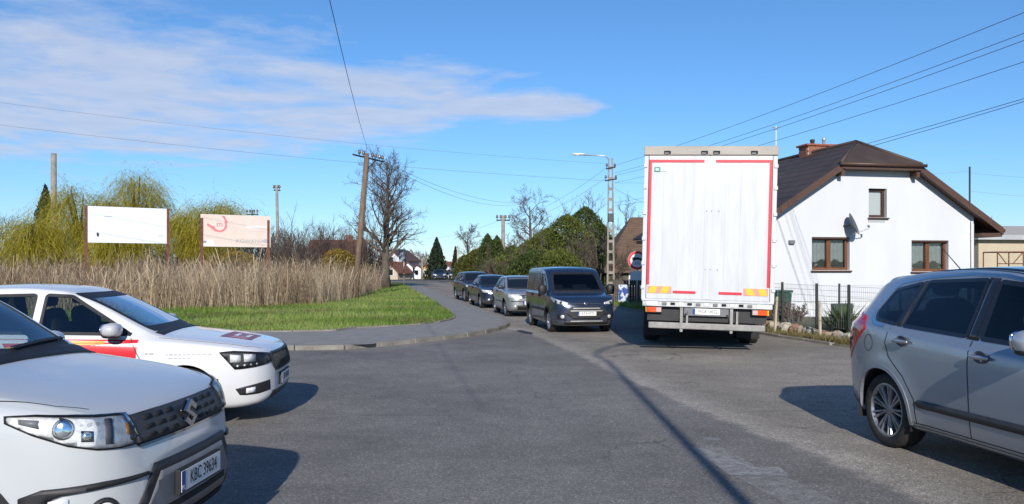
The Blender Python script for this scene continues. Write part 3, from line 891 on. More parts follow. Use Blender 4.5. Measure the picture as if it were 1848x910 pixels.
        for (a, b) in ((.46, .37), (.24, .22)):
            c.patch([(uv(a, .866), .95), (uv(b, .85), .925), (uv(b, .85), .965), (uv(a, .866), .972)], fr, 'lamp_facet', M['dark_alloy'] if a < .4 else M['mid_grey'], 0.006, 0.008, h)
        c.obl(out, s, 'lens_cover', M['glass_clear'], 45, 0.018, 0.012, h)
        # bumper corner: black bracket round the running lamp, fog lamp
        br = [(.46, .87, .60), (.36, .85, .635), (.14, .70, .650), (.02, .50, .648), (.02, .50, .632), (.14, .69, .622), (.30, .80, .605), (.345, .83, .58), (.35, .84, .40), (.46, .87, .40)]
        b = c.obl(br, s, 'bumper_bracket', M['black'], 50, 0.016, 0.03)
        rl = [(.345, .825, .58), (.27, .79, .585), (.27, .79, .44), (.345, .825, .43)]
        c.obl(rl, s, 'running_light', M['reflector'], 50, 0.014, 0.02)
        fr2 = c.fr_obl(s, 50); e2 = Vector(fr2[1])
        q, nn = c.cast(Vector(fr2[0]) + e2 * Vector((c.H - .14, s * .70, 0)).dot(e2) + Vector((0, 0, .50)), Vector(fr2[3]), 0.0)
        for nm, mt, pf in (('fog_lamp_bezel', M['black'], [(.048, .014), (.062, .018), (.070, .004), (.070, -.02)]), ('fog_lamp', M['reflector'], [(0, .006), (.046, .012), (.05, -.01)])):
            m = MB().lathe(pf, 'z', 24).build(nm, mt, c.root, smooth=True)
            m.location = q; m.rotation_mode = 'QUATERNION'; m.rotation_quaternion = nn.to_track_quat('Z', 'Y')
    # lower grille: black hexagon with a grey insert, the plate on it
    hexa = [(-.50, .30), (.50, .30), (.60, .43), (.44, .675), (-.44, .675), (-.60, .43)]
    lg = c.patch(hexa, c.fr_front(), 'lower_grille_surround', M['black'], 0.012, 0.04)
    c.patch([(-.42, .36), (.42, .36), (.52, .45), (.39, .625), (-.39, .625), (-.52, .45)], c.fr_front(), 'lower_grille_insert', M['mid_grey'], 0.018, 0.01, lg)
    for z in (.335, .318):
        c.strip([(-.42, z), (.42, z)], c.fr_front(), 0.010, 'grille_bar', M['gap'], 0.022, 0.006, lg)
    c.strip([(-.43, .415), (.43, .415)], c.fr_front(), 0.035, 'grille_bar', M['gap'], 0.022, 0.006, lg)
    c.patch([(-.46, .25), (.46, .25), (.40, .295), (-.40, .295)], c.fr_front(), 'skid_plate', M['galv'], 0.014, 0.03)
    c.number_plate('KBC 39634', .53, True, 0, 0.045, size=.104, sx=.74)
    c.side([(1.29, .22), (2.96, .22), (2.96, .32), (1.29, .32)], 'sill_cladding', M['black'], 0.008, 0.02, grid=0.12)
    c.arch_lip(0.06, M['black'], 0.012)
    for d in (1.20, 2.34, 3.24):
        c.side_strip([(d, .34), (d + .01, .8), (d + (.14 if d < 2 else 0), 1.04)], 0.007, 'door_gap', M['gap'], depth=0)
    c.handle(2.20, .94, c.paint); c.handle(3.12, .96, c.paint)
    c.mirror(1.46, 1.18, c.paint)
    c.wheels(0.215, 'five', 5)
    return c

# ---- white liveried hatchback behind the SUV
def build_hatch():
    L = 3.997
    cv = dict(
        top=[(0, .63), (.006, .655), (.02, .69), (.05, .755), (.09, .795), (.18, .83), (.45, .885), (.85, .935), (1.08, .965), (1.16, .99), (1.28, 1.05), (1.95, 1.385), (2.15, 1.44), (2.6, 1.468), (3.1, 1.45), (3.55, 1.40), (3.70, 1.33), (3.83, 1.08), (3.9, .95), (3.97, .75), (3.997, .58)],
        bot=[(0, .33), (.02, .29), (.06, .25), (.15, .21), (.4, .18), (3.4, .18), (3.8, .27), (3.95, .38), (3.997, .5)],
        wid=[(0, .46), (.02, .55), (.06, .64), (.14, .73), (.28, .80), (.5, .845), (.9, .866), (3.2, .866), (3.7, .83), (3.93, .74), (3.997, .58)],
        belt=[(0, .58), (.02, .64), (.06, .72), (.11, .765), (.25, .80), (.6, .85), (1.1, .895), (2.0, .93), (3.0, .95), (3.9, .97)],
        roofw=[(0, .36), (.05, .50), (.2, .64), (.5, .72), (1.0, .745), (1.15, .73), (1.3, .70), (1.95, .60), (2.5, .575), (3.5, .55), (3.75, .58), (3.997, .4)])
    az = 84.0
    fx, fy = XP(503, 9.62), 9.62
    cx, cy = fx - L / 2 * math.sin(R(az)), fy - L / 2 * math.cos(R(az))
    c = Car('hatchback', 'white hatchback with red and green livery stripes, half hidden behind the foreground SUV', 'car', L, cv, (0.845, 3.30), 0.31, PT['white'], (cx, cy), az, scale=1.03, step=0.022, nr=116, archR=0.355)
    gl = glass_mat('light_car_glass', (.64, .71, .70), 2.4)
    c.window('front', [(-.63, .99), (.63, .99), (.56, 1.375), (-.56, 1.375)], 'windscreen', gl, 0.05)
    c.window('rear', [(-.58, 1.0), (.58, 1.0), (.50, 1.34), (-.50, 1.34)], 'rear_window', M['glass_dark'], 0.04)
    c.window('side', [(1.36, .955), (2.28, .975), (2.28, 1.375), (2.02, 1.36)], 'front_side_window', gl, 0.03)
    c.window('side', [(2.36, .975), (3.10, .99), (3.06, 1.36), (2.36, 1.375)], 'rear_side_window', gl, 0.03)
    c.window('side', [(3.16, 1.0), (3.42, 1.06), (3.34, 1.30), (3.13, 1.34)], 'quarter_window', M['glass_dark'], 0.03)
    c.finish_body()
    c.interior(1.30, 2.05, 0.66, 1.4, beltz=0.94, w=.66)
    c.patch([(c.X(1.10), -.66), (c.X(1.10), .66), (c.X(1.19), .65), (c.X(1.19), -.65)], c.fr_top(), 'cowl_panel', M['black'], 0.004, 0.015)
    for s in (-1, 1):
        c.strip([(c.X(1.12), s * .755), (c.X(.8), s * .76), (c.X(.5), s * .735), (c.X(.28), s * .68), (c.X(.14), s * .56)], c.fr_top(), 0.007, 'bonnet_gap', M['gap'], 0.001, 0)
        # headlight
        out = [(.50, .845, .778), (.36, .82, .785), (.22, .76, .770), (.10, .60, .745), (.065, .52, .735), (.055, .52, .655), (.10, .62, .640), (.18, .73, .622), (.30, .80, .610), (.36, .815, .608)]
        h = c.obl(out, s, 'headlight', M['dark_grey'], 50, 0.003, 0.02)
        fr = c.fr_obl(s, 50); eu = Vector(fr[1])
        uv = lambda d, y: Vector((c.H - d, s * y, 0)).dot(eu)
        poly = [(Vector((c.H - d, s * y, z)).dot(eu), z) for d, y, z in out]
        c.strip(poly, fr, 0.012, 'lamp_seal', M['gap'], 0.009, 0.01, h, closed=True, ds=0.03)
        for (a, b) in (((.40, .83), (.30, .80)), ((.27, .79), (.17, .72))):
            c.patch([(uv(*a), .675), (uv(*b), .675), (uv(*b), .745), (uv(*a), .755)], fr, 'lamp_reflector', M['reflector'], 0.006, 0.01, h)
        for k in range(4):
            d, y = .33 - .055 * k, .81 - .035 * k
            c.patch(circle(uv(d, y), .636 + .004 * k, .013, 10), fr, 'running_light_dot', M['lamp_white'], 0.008, 0.006, h)
        c.obl(out, s, 'lens_cover', M['glass_clear'], 50, 0.012, 0.01, h)
        fg = [(.34, .82, .40), (.26, .78, .42), (.14, .70, .445), (.055, .56, .465), (.05, .55, .36), (.14, .70, .335), (.24, .77, .33), (.30, .80, .335)]
        f = c.obl(fg, s, 'fog_lamp_recess', M['black'], 50, 0.004, 0.02)
        c.obl([(.25, .77, .35), (.17, .72, .355), (.17, .72, .41), (.25, .77, .40)], s, 'fog_lamp', M['reflector'], 50, 0.009, 0.012, f)
    gp = [(-.50, .60), (-.42, .545), (.42, .545), (.50, .60), (.52, .70), (.46, .745), (-.46, .745), (-.52, .70)]
    g = c.patch(gp, c.fr_front(), 'grille', M['gloss_black'], 0.010, 0.03)
    c.strip(inset(gp, .008), c.fr_front(), 0.018, 'grille_frame', M['dark_grey'], 0.018, 0.02, g, closed=True)
    for k in range(-9, 10):
        c.strip([(k * .048, .56), (k * .048, .73)], c.fr_front(), 0.012, 'grille_bar', M['dark_grey'], 0.016, 0.01, g)
    c.patch([(-.55, .24), (.55, .24), (.50, .34), (-.50, .34)], c.fr_front(), 'lower_grille', M['black'], 0.004, 0.02)
    c.number_plate('KR 4FH91', .44, True, 0, 0.02)
    # red and green livery on the doors
    red = pmat('red_vinyl', (0.62, 0.02, 0.03), 0.3, coat=0.4)
    yel = pmat('yellow_vinyl', (0.80, 0.42, 0.06), 0.3, coat=0.4)
    grn = pmat('green_vinyl', (0.015, 0.23, 0.10), 0.3, coat=0.4)
    wht = pmat('white_vinyl', (0.82, 0.82, 0.82), 0.35)
    gry = pmat('grey_lettering', (0.40, 0.40, 0.41), 0.5)
    c.side([(1.33, .50), (2.32, .50), (2.62, .935), (1.30, .915)], 'red_livery', red, 0.0012, 0)
    c.side([(1.62, .875), (2.05, .865), (2.50, .80), (2.58, .85), (2.10, .910), (1.62, .905)], 'yellow_stripe', yel, 0.0022, 0)
    c.side([(1.52, .52), (1.74, .52), (1.70, .72), (1.65, .765), (1.58, .765), (1.54, .72)], 'white_mark', wht, 0.0024, 0)
    c.side([(1.32, .625), (2.45, .625), (2.46, .637), (1.32, .637)], 'white_line', wht, 0.0024, 0)
    c.side([(2.42, .50), (3.05, .50), (3.05, .93), (2.70, .935)], 'green_livery', grn, 0.0012, 0)
    c.side([(2.66, .50), (3.20, .50), (3.22, .70), (2.92, .72)], 'red_livery', red, 0.0022, 0)
    c.side([(2.40, .50), (2.44, .50), (2.70, .935), (2.66, .935)], 'white_line', wht, 0.0028, 0)
    for k, (d0, d1, z) in enumerate(((.58, 1.02, .755), (.78, 1.0, .722), (1.14, 1.24, .765))):
        x = d0
        while x < d1:
            l = random.uniform(.02, .045)
            c.side([(x, z), (min(d1, x + l), z), (min(d1, x + l), z + (.020 if k != 1 else .012)), (x, z + (.020 if k != 1 else .012))], 'small_lettering', gry, 0.0015, 0, grid=.2)
            x += l + .012
    # bonnet sticker
    st = c.patch([(c.X(.30), -.30), (c.X(.62), -.34), (c.X(.62), .34), (c.X(.30), .30)], c.fr_top(), 'bonnet_sticker', pmat('maroon_vinyl', (0.25, 0.02, 0.05), 0.35), 0.002, 0)
    for y0, y1 in ((-.30, -.20), (-.14, .14), (.20, .30)):
        c.patch([(c.X(.36), y0), (c.X(.52), y0), (c.X(.52), y1), (c.X(.36), y1)], c.fr_top(), 'sticker_panel', wht if abs(y0 + y1) < .1 else red, 0.004, 0, st)
    for y0 in (-.11, .02):
        c.patch([(c.X(.40), y0), (c.X(.48), y0), (c.X(.48), y0 + .09), (c.X(.40), y0 + .09)], c.fr_top(), 'sticker_mark', pmat('maroon_mark', (0.20, 0.02, 0.10), 0.4), 0.006, 0, st)
    for d in (1.26, 2.32, 3.14):
        c.side_strip([(d, .30), (d + .005, .7), (d + (.12 if d < 2 else 0), .93)], 0.007, 'door_gap', M['gap'], depth=0)
    c.handle(2.16, .86, c.paint); c.handle(2.98, .88, c.paint)
    c.mirror(1.52, 1.02, pmat('mirror_grey', (0.50, 0.50, 0.52), 0.35, coat=0.3), size=(.085, .125, .07), base=M['black'])
    c.side([(1.22, .20), (2.92, .20), (2.92, .25), (1.22, .25)], 'sill_cladding', M['black'], 0.005, 0.02, grid=0.15)
    c.arch_lip(0.026, c.paint, 0.007)
    c.wheels(0.20, 'multi', 9)
    # driver and passenger sit as dark shapes: headrests only; bracing bar of the roof
    return c

# ---- silver-blue crossover leaving at the right
def build_crossover():
    L = 4.365
    cv = dict(
        top=[(0, .60), (.006, .67), (.02, .74), (.06, .84), (.12, .90), (.3, .97), (.8, 1.06), (1.05, 1.10), (1.2, 1.16), (2.0, 1.55), (2.3, 1.62), (2.7, 1.64), (3.2, 1.625), (3.7, 1.575), (3.93, 1.53), (4.00, 1.49), (4.10, 1.30), (4.20, 1.12), (4.26, 1.0), (4.33, .88), (4.355, .80), (4.365, .74)],
        bot=[(0, .50), (.02, .40), (.08, .28), (.2, .22), (.5, .20), (3.7, .21), (4.1, .27), (4.26, .32), (4.34, .38), (4.365, .44)],
        wid=[(0, .46), (.02, .56), (.08, .68), (.2, .79), (.4, .86), (.8, .905), (1.2, .918), (3.5, .918), (3.9, .885), (4.1, .84), (4.25, .77), (4.33, .69), (4.365, .58)],
        belt=[(0, .57), (.05, .78), (.2, .88), (.6, .94), (1.1, .98), (2.0, 1.015), (3.0, 1.06), (3.7, 1.11), (4.1, 1.12), (4.25, 1.0), (4.365, .70)],
        roofw=[(0, .36), (.1, .6), (.4, .72), (1.0, .78), (1.25, .74), (2.0, .635), (2.7, .61), (3.5, .59), (3.95, .565), (4.1, .60), (4.25, .62), (4.365, .45)])
    wx, wy = G(1603, 806)
    az = 171.0; k = 1.04
    f = Vector((math.sin(R(az)), math.cos(R(az)))); rt = Vector((math.cos(R(az)), -math.sin(R(az))))
    ce = Vector((wx, wy)) - f * (L / 2 - 3.493) * k - rt * 0.84 * k
    c = Car('crossover', 'silver blue crossover with dark windows cut off by the right edge of the photo', 'car', L, cv, (0.88, 3.493), 0.335, PT['silver'], ce, az, scale=k, step=0.022, nr=120, archR=0.385, flare=0.022)
    gd = M['glass_dark']; gm = M['glass']
    c.window('front', [(-.66, 1.14), (.66, 1.14), (.58, 1.52), (-.58, 1.52)], 'windscreen', gm, 0.05)
    c.window('rear', [(-.60, 1.16), (.60, 1.16), (.52, 1.46), (-.52, 1.46)], 'rear_window', gd, 0.04)
    bk = M['gloss_black']
    c.window('side', [(1.50, 1.045), (2.30, 1.07), (2.34, 1.535), (2.06, 1.51)], 'front_side_window', gm, 0.035, seal=bk)
    c.window('side', [(2.44, 1.075), (3.26, 1.105), (3.20, 1.515), (2.46, 1.545)], 'rear_side_window', gd, 0.03, seal=bk)
    c.window('side', [(3.33, 1.11), (3.66, 1.14), (3.73, 1.21), (3.64, 1.43), (3.26, 1.505)], 'quarter_window', gd, 0.03, seal=bk)
    c.finish_body()
    c.interior(1.35, 2.15, 0.80, 1.5, beltz=1.06)
    c.side([(2.31, 1.065), (2.44, 1.07), (2.46, 1.55), (2.345, 1.545)], 'door_pillar', bk, 0.004, 0.01)
    c.side([(3.265, 1.105), (3.33, 1.11), (3.255, 1.505), (3.20, 1.515)], 'door_pillar', M['dark_grey'], 0.004, 0.01)
    tp = [(1.30, 1.02), (2.0, 1.515), (2.3, 1.565), (2.7, 1.575), (3.2, 1.545), (3.58, 1.49), (3.68, 1.43), (3.775, 1.23), (3.74, 1.16), (3.66, 1.115), (3.50, 1.095)]
    c.side_strip(tp, 0.022, 'window_trim', M['chrome'], off=0.006, depth=0.012)
    # panoramic roof glass
    c.patch([(c.X(2.05), -.50), (c.X(2.05), .50), (c.X(3.5), .48), (c.X(3.5), -.48)], c.fr_top(), 'glass_roof', M['dark_window'], 0.004, 0.01, grid=.1)
    for s in (-1, 1):
        c.strip([(c.X(2.0), s * .545), (c.X(3.7), s * .525)], c.fr_top(), 0.02, 'roof_gutter', M['black'], 0.003, 0)
    c.patch([(c.X(3.86), -.50), (c.X(3.86), .50), (c.X(3.99), .49), (c.X(3.99), -.49)], c.fr_top(), 'roof_spoiler', c.paint, 0.02, 0.03)
    mb = MB(); mb.tube([(c.X(3.62), 0, 1.60), (c.X(3.95), 0, 1.86)], [.006, .003], 5); mb.sell((c.X(3.60), 0, 1.595), (.05, .025, .02), 2.2, 10, 6)
    mb.build('aerial', M['black'], c.root)
    for s in (-1, 1):
        # tail lamps wrap round the corner
        tl = [(3.78, .90, 1.06), (3.92, .87, 1.17), (4.08, .79, 1.20), (4.22, .66, 1.10), (4.30, .60, .97), (4.335, .62, .78), (4.28, .72, .74), (4.14, .83, .74), (3.94, .885, .92)]
        t = c.obl(tl, s, 'tail_lamp', M['red_lens'], 55, 0.006, 0.03, front=-1)
    # rear bumper, plate, boot gap
    c.patch([(-.62, .30), (.62, .30), (.60, .42), (-.60, .42)], c.fr_rear(), 'bumper_insert', M['black'], 0.006, 0.02)
    c.strip([(-.60, .66), (.60, .66)], c.fr_rear(), 0.008, 'boot_gap', M['gap'], 0.001, 0)
    c.number_plate('KBC 60RP', .86, False)
    c.side_strip([(1.28, .32), (1.27, .7), (1.40, 1.02)], 0.008, 'door_gap', M['gap'], depth=0)
    c.side_strip([(2.37, .30), (2.36, .7), (2.37, 1.06)], 0.009, 'door_gap', M['gap'], depth=0)
    c.side_strip([(3.02, .30), (3.03, .50), (3.16, .68), (3.36, .83), (3.43, .95), (3.40, 1.09)], 0.009, 'door_gap', M['gap'], depth=0)
    c.side_strip([(1.1, .30), (3.05, .30)], 0.008, 'door_gap', M['gap'], depth=0)
    c.side([(1.36, .44), (2.98, .44), (3.02, .475), (2.98, .505), (1.36, .51)], 'rubbing_strip', M['dark_grey'], 0.010, 0.016, grid=.12)
    c.side([(1.29, .215), (3.08, .215), (3.08, .275), (1.29, .275)], 'sill_cladding', M['dark_grey'], 0.006, 0.02, grid=.15)
    c.side([(3.95, .27), (4.2, .36), (4.22, .42), (3.93, .36)], 'bumper_cladding', M['dark_grey'], 0.005, 0.02)
    c.side_strip(circle(3.70, .93, .075, 18), 0.006, 'fuel_flap_gap', M['gap'], depth=0, closed=True, sides=(-1,))
    c.handle(2.22, .945, M['alloy'], l=.22, h=.034); c.handle(3.18, .985, M['alloy'], l=.22, h=.034)
    c.mirror(1.60, 1.12, pmat('mirror_silver', (0.55, 0.57, 0.60), 0.3, metal=.5, coat=.5), size=(.10, .13, .085), out=.16)
    for s in (-1, 1):
        c.obl([(.75, .89, .93), (.3, .82, .90), (.12, .62, .85), (.10, .6, .74), (.3, .82, .76)], s, 'headlight', M['reflector'], 45)
    c.patch([(-.5, .38), (.5, .38), (.55, .72), (-.55, .72)], c.fr_front(), 'grille', M['black'], 0.006, 0.02)
    c.arch_lip(0.034, c.paint, 0.007)
    c.wheels(0.225, 'double', 9, rimR=.235, rimmat=pmat('bright_spoke_alloy', (0.30, 0.30, 0.31), 0.35, metal=.7, nscale=20, namt=.3))
    return c

# ---- dark van coming towards the camera
def build_van():
    L = 4.42
    cv = dict(
        top=[(0, .74), (.006, .765), (.02, .80), (.05, .87), (.10, .94), (.25, 1.01), (.55, 1.07), (.80, 1.11), (.90, 1.15), (1.55, 1.66), (1.75, 1.77), (2.0, 1.82), (2.6, 1.845), (3.9, 1.83), (4.15, 1.79), (4.25, 1.70), (4.35, 1.2), (4.40, .9), (4.42, .65)],
        bot=[(0, .34), (.02, .30), (.06, .26), (.2, .21), (.5, .19), (3.9, .20), (4.25, .28), (4.38, .38), (4.42, .5)],
        wid=[(0, .52), (.02, .62), (.06, .72), (.16, .80), (.32, .86), (.6, .90), (1.0, .917), (3.9, .917), (4.25, .885), (4.38, .80), (4.42, .68)],
        belt=[(0, .69), (.02, .75), (.06, .84), (.12, .92), (.3, .99), (.7, 1.05), (1.0, 1.08), (2.0, 1.10), (4.3, 1.10)],
        roofw=[(0, .40), (.05, .60), (.3, .74), (.8, .81), (1.0, .82), (1.55, .785), (2.0, .785), (4.1, .78), (4.3, .77), (4.42, .5)])
    k = 0.93
    wx, wy = G(993, 599)
    az = 170.0
    f = Vector((math.sin(R(az)), math.cos(R(az)))); rt = Vector((math.cos(R(az)), -math.sin(R(az))))
    ce = Vector((wx, wy)) - f * (L / 2 - 0.90) * k - rt * 0.82 * k
    c = Car('delivery_van', 'dark navy delivery van leading the queue of oncoming cars beside the truck', 'van', L, cv, (0.90, 3.56), 0.325, PT['navy'], ce, az, scale=k, step=0.035, nr=80, archR=0.375, crown=0.06)
    gl = glass_mat('van_glass', (0.30, 0.36, 0.40), 1.35)
    c.window('front', [(-.72, 1.13), (.72, 1.13), (.68, 1.45), (.62, 1.66), (-.62, 1.66), (-.68, 1.45)], 'windscreen', gl, 0.05)
    c.window('side', [(1.12, 1.12), (2.02, 1.12), (2.02, 1.63), (1.72, 1.62)], 'front_side_window', gl, 0.035)
    c.finish_body()
    c.interior(1.15, 1.95, 0.82, 1.7, rear=False, beltz=1.10, w=.74)
    MB().bx(c.X(2.40), c.X(2.36), -.78, .78, .35, 1.72).build('bulkhead', M['cabin'], c.root)
    # red jacket bundle lying on the dashboard top
    MB().sell((c.X(1.22), .10, 1.115), (.10, .34, .045), 2.4, 16, 8).build('red_cloth', pmat('red_cloth', (.45, .03, .05), .8, nscale=14, namt=.5), c.root, smooth=True)
    # load-bay side panels, dark trims
    c.side_strip([(2.20, 1.14), (3.05, 1.14), (3.05, 1.62), (2.20, 1.62)], .012, 'panel_groove', M['gap'], depth=0, closed=True)
    c.side_strip([(3.18, 1.14), (4.05, 1.14), (4.00, 1.60), (3.18, 1.62)], .012, 'panel_groove', M['gap'], depth=0, closed=True)
    for d in (1.00, 2.10, 3.12):
        c.side_strip([(d, .34), (d, .8), (d + (.08 if d < 1.5 else 0), 1.09)], 0.009, 'door_gap', M['gap'], depth=0)
    c.side([(1.30, .205), (3.16, .205), (3.16, .30), (1.30, .30)], 'sill_cladding', M['black'], 0.006, 0.02, grid=.15)
    c.side([(1.30, .58), (3.10, .58), (3.10, .66), (1.30, .66)], 'rubbing_strip', M['black'], 0.008, 0.016, grid=.15)
    c.handle(1.96, 1.0, M['black']); c.handle(2.98, 1.0, M['black'])
    c.mirror(1.12, 1.20, M['black'], size=(.10, .12, .14), out=.15)
    c.patch([(c.X(.84), -.74), (c.X(.84), .74), (c.X(.93), .73), (c.X(.93), -.73)], c.fr_top(), 'cowl_panel', M['black'], 0.004, 0.015)
    for s in (-1, 1):
        out = [(.66, .89, 1.02), (.40, .86, .985), (.20, .78, .935), (.10, .62, .885), (.07, .50, .855), (.05, .50, .805), (.10, .64, .800), (.20, .78, .815), (.36, .855, .86)]
        h = c.obl(out, s, 'headlight', M['lamp_white'], 45, 0.005, 0.03)
        fr = c.fr_obl(s, 45); eu = Vector(fr[1])
        for d, y, z, r in ((.24, .80, .87, .04), (.13, .68, .85, .035)):
            c.patch(circle(Vector((c.H - d, s * y, 0)).dot(eu), z, r, 14), fr, 'lamp_ring', M['dark_alloy'], 0.009, 0.01, h)
        c.obl(out, s, 'lens_cover', M['glass_clear'], 45, 0.015, 0.01, h)
        fr0 = c.fr_front()
        c.patch(circle(s * .66, .47, .05, 16), fr0, 'fog_lamp', M['lamp_white'], 0.010, 0.02)
        c.patch([(s * .56, .36), (s * .78, .40), (s * .78, .54), (s * .60, .54)], fr0, 'fog_lamp_surround', M['black'], 0.005, 0.02)
    # trapezoid grille with bright bars
    tr = [(-.36, .40), (.36, .40), (.56, .55), (.40, .74), (-.40, .74), (-.56, .55)]
    g = c.patch(tr, c.fr_front(), 'grille', M['black'], 0.008, 0.03)
    for z, w in ((.70, .38), (.63, .45), (.46, .42)):
        c.strip([(-w, z), (w, z)], c.fr_front(), 0.030 if z > .6 else .02, 'grille_bar', M['galv'] if z > .6 else M['dark_grey'], 0.016, 0.012, g)
    c.strip([(-.57, .55), (-.41, .75)], c.fr_front(), 0.03, 'grille_frame', M['dark_grey'], 0.016, 0.012, g)
    c.strip([(.57, .55), (.41, .75)], c.fr_front(), 0.03, 'grille_frame', M['dark_grey'], 0.016, 0.012, g)
    c.patch([(-.40, .80), (.40, .80), (.43, .845), (-.43, .845)], c.fr_front(), 'upper_grille', M['black'], 0.006, 0.02)
    c.strip([(-.40, .822), (.40, .822)], c.fr_front(), 0.016, 'grille_bar', M['chrome'], 0.012, 0.012)
    p, n = c.surf(0, 0, .822, mode='front')
    MB().sell((p.x + .016, 0, .822), (.010, .075, .030), 2.0, 18, 10).build('emblem', M['chrome'], c.root, smooth=True)
    c.patch([(-.60, .26), (.60, .26), (.62, .345), (-.62, .345)], c.fr_front(), 'lower_bumper', M['black'], 0.010, 0.03)
    c.strip([(-.45, .352), (.45, .352)], c.fr_front(), 0.022, 'bumper_lip', M['galv'], 0.014, 0.012)
    c.number_plate('KTA 4775', .555, True, 0, 0.03, size=.10)
    c.arch_lip(0.05, M['black'], 0.010)
    c.wheels(0.205, 'five', 7, rimmat=M['alloy'])
    return c

# ---- the smaller cars that queue behind the van, and two far ones
def simple_car(name, label, L, W, H, paint, pos, az, style, scale=1.0, group=None, plate=None, front_dark=False, step=0.05):
    w = W / 2
    hood = dict(hatch=.66, sedan=.66, estate=.64, suv=.62)[style] * H
    hl = dict(hatch=.85, sedan=1.15, estate=1.1, suv=1.05)[style]
    rl = dict(hatch=.10, sedan=.95, estate=.14, suv=.14)[style]
    roof0 = hl + .95
    top = [(0, .47 * H), (.02, .51 * H), (.06, .55 * H), (.14, .585 * H), (.4, .62 * H), (hl - .1, hood), (hl, hood + .02), (roof0 - .15, .955 * H), (roof0 + .1, .985 * H), (roof0 + .55, H)]
    if style == 'sedan':
        top += [(L - rl - .75, .985 * H), (L - rl - .55, .95 * H), (L - rl, .70 * H), (L - .3, .68 * H), (L - .06, .64 * H), (L - .02, .55 * H), (L, .42 * H)]
    else:
        top += [(L - .65, .975 * H), (L - .38, .93 * H), (L - .20, .78 * H), (L - .10, .66 * H), (L - .03, .55 * H), (L, .42 * H)]
    cv = dict(top=top,
              bot=[(0, .25 * H), (.02, .22 * H), (.08, .18 * H), (.25, .14 * H), (.5, .13 * H), (L - .5, .13 * H), (L - .15, .20 * H), (L - .04, .27 * H), (L, .34 * H)],
              wid=[(0, w * .60), (.02, w * .70), (.08, w * .82), (.2, w * .90), (.45, w * .965), (.9, w), (L - .7, w), (L - .25, w * .94), (L - .05, w * .82), (L, w * .65)],
              belt=[(0, .43 * H), (.04, .50 * H), (.12, .56 * H), (.4, .60 * H), (1.0, .635 * H), (L - .5, .66 * H), (L - .1, .60 * H), (L, .38 * H)],
              roofw=[(0, w * .5), (.1, w * .7), (.5, w * .82), (hl, w * .84), (hl + .2, w * .80), (roof0, w * .70), (L - .9, w * .67), (L - .4, w * .66), (L - .1, w * .66), (L, w * .5)])
    ax = (.78, .78 + L * .615)
    c = Car(name, label, 'car', L, cv, ax, .30 if style != 'suv' else .345, paint, pos, az, group, scale, step, 56, crown=.05)
    gw = M['dark_window']
    zb = .69 * H; zt = .945 * H
    c.window('front', [(-w * .78, zb), (w * .78, zb), (w * .66, zt), (-w * .66, zt)], 'windscreen', gw, 0.03, hole=False)
    c.window('rear', [(-w * .70, .72 * H), (w * .70, .72 * H), (w * .58, .91 * H), (-w * .58, .91 * H)], 'rear_window', gw, 0.03, hole=False)
    b0 = hl + .28
    mid = roof0 + .5
    re = L - (1.25 if style == 'sedan' else .62)
    c.window('side', [(b0, .685 * H), (mid, .69 * H), (mid, .935 * H), (roof0 - .02, .925 * H)], 'front_side_window', gw, 0.02, hole=False)
    c.window('side', [(mid + .08, .69 * H), (re, .70 * H), (re - .12, .92 * H), (mid + .08, .935 * H)], 'rear_side_window', gw, 0.02, hole=False)
    c.finish_body()
    for s in (-1, 1):
        if style == 'hatch':
            out = [(.30, w * .93, .57 * H), (.14, w * .86, .565 * H), (.08, w * .45, .555 * H), (.05, w * .45, .465 * H), (.12, w * .86, .46 * H), (.28, w * .93, .475 * H)]
        else:
            out = [(.42, w * .95, .575 * H), (.18, w * .88, .56 * H), (.09, w * .50, .545 * H), (.06, w * .52, .475 * H), (.16, w * .87, .475 * H), (.34, w * .94, .505 * H)]
        h = c.obl(out, s, 'headlight', M['lamp_white'], 40, 0.005, 0.02)
        fr = c.fr_obl(s, 40); eu = Vector(fr[1])
        c.patch(circle(Vector((c.H - .12, s * w * .76, 0)).dot(eu), .52 * H, .045, 14), fr, 'lamp_ring', M['reflector'], .010, .01, h)
        c.patch(circle(s * w * .66, .27 * H, .045, 12), c.fr_front(), 'fog_lamp', M['lamp_white'], .008, .015)
        c.obl([(L - .35, w * .93, .62 * H), (L - .08, w * .72, .64 * H), (L - .04, w * .7, .50 * H), (L - .3, w * .93, .50 * H)], s, 'tail_lamp', M['red_lens'], 45, .006, .02, front=-1)
    c.patch([(-w * .36, .46 * H), (w * .36, .46 * H), (w * .40, .535 * H), (-w * .40, .535 * H)], c.fr_front(), 'grille', M['black'], .006, .02)
    c.strip([(-w * .36, .50 * H), (w * .36, .50 * H)], c.fr_front(), .015, 'grille_bar', M['chrome'], .011, .01)
    c.patch([(-w * .55, .18 * H), (w * .55, .18 * H), (w * .58, .29 * H), (-w * .58, .29 * H)], c.fr_front(), 'lower_grille', M['black'], .005, .02)
    if style == 'hatch':
        c.strip([(-w * .82, .385 * H), (w * .82, .385 * H)], c.fr_front(), .03, 'bumper_strip', M['dark_grey'], .008, .012)
    if plate: c.number_plate(plate, .35 * H, True, 0, .02)
    c.strip([(c.X(hl + .02), -w * .74), (c.X(hl + .02), w * .74)], c.fr_top(), .06, 'cowl_panel', M['black'], .004, .01)
    for d in (hl + .12, mid + .04):
        c.side_strip([(d, .20 * H), (d + .01, .5 * H), (d + (.06 if d < 1.6 else 0), .67 * H)], .010, 'door_gap', M['gap'], depth=0)
    c.side_strip([(1.2, .36 * H), (L - 1.2, .36 * H)], .035, 'rubbing_strip', M['dark_grey'], off=.006)
    c.handle(mid - .1, .60 * H, M['black'])
    c.mirror(b0 + .08, .72 * H, paint if style != 'hatch' else M['dark_grey'], size=(.07, .10, .065), out=.12)
    c.wheels(.19, 'five', 6)
    return c
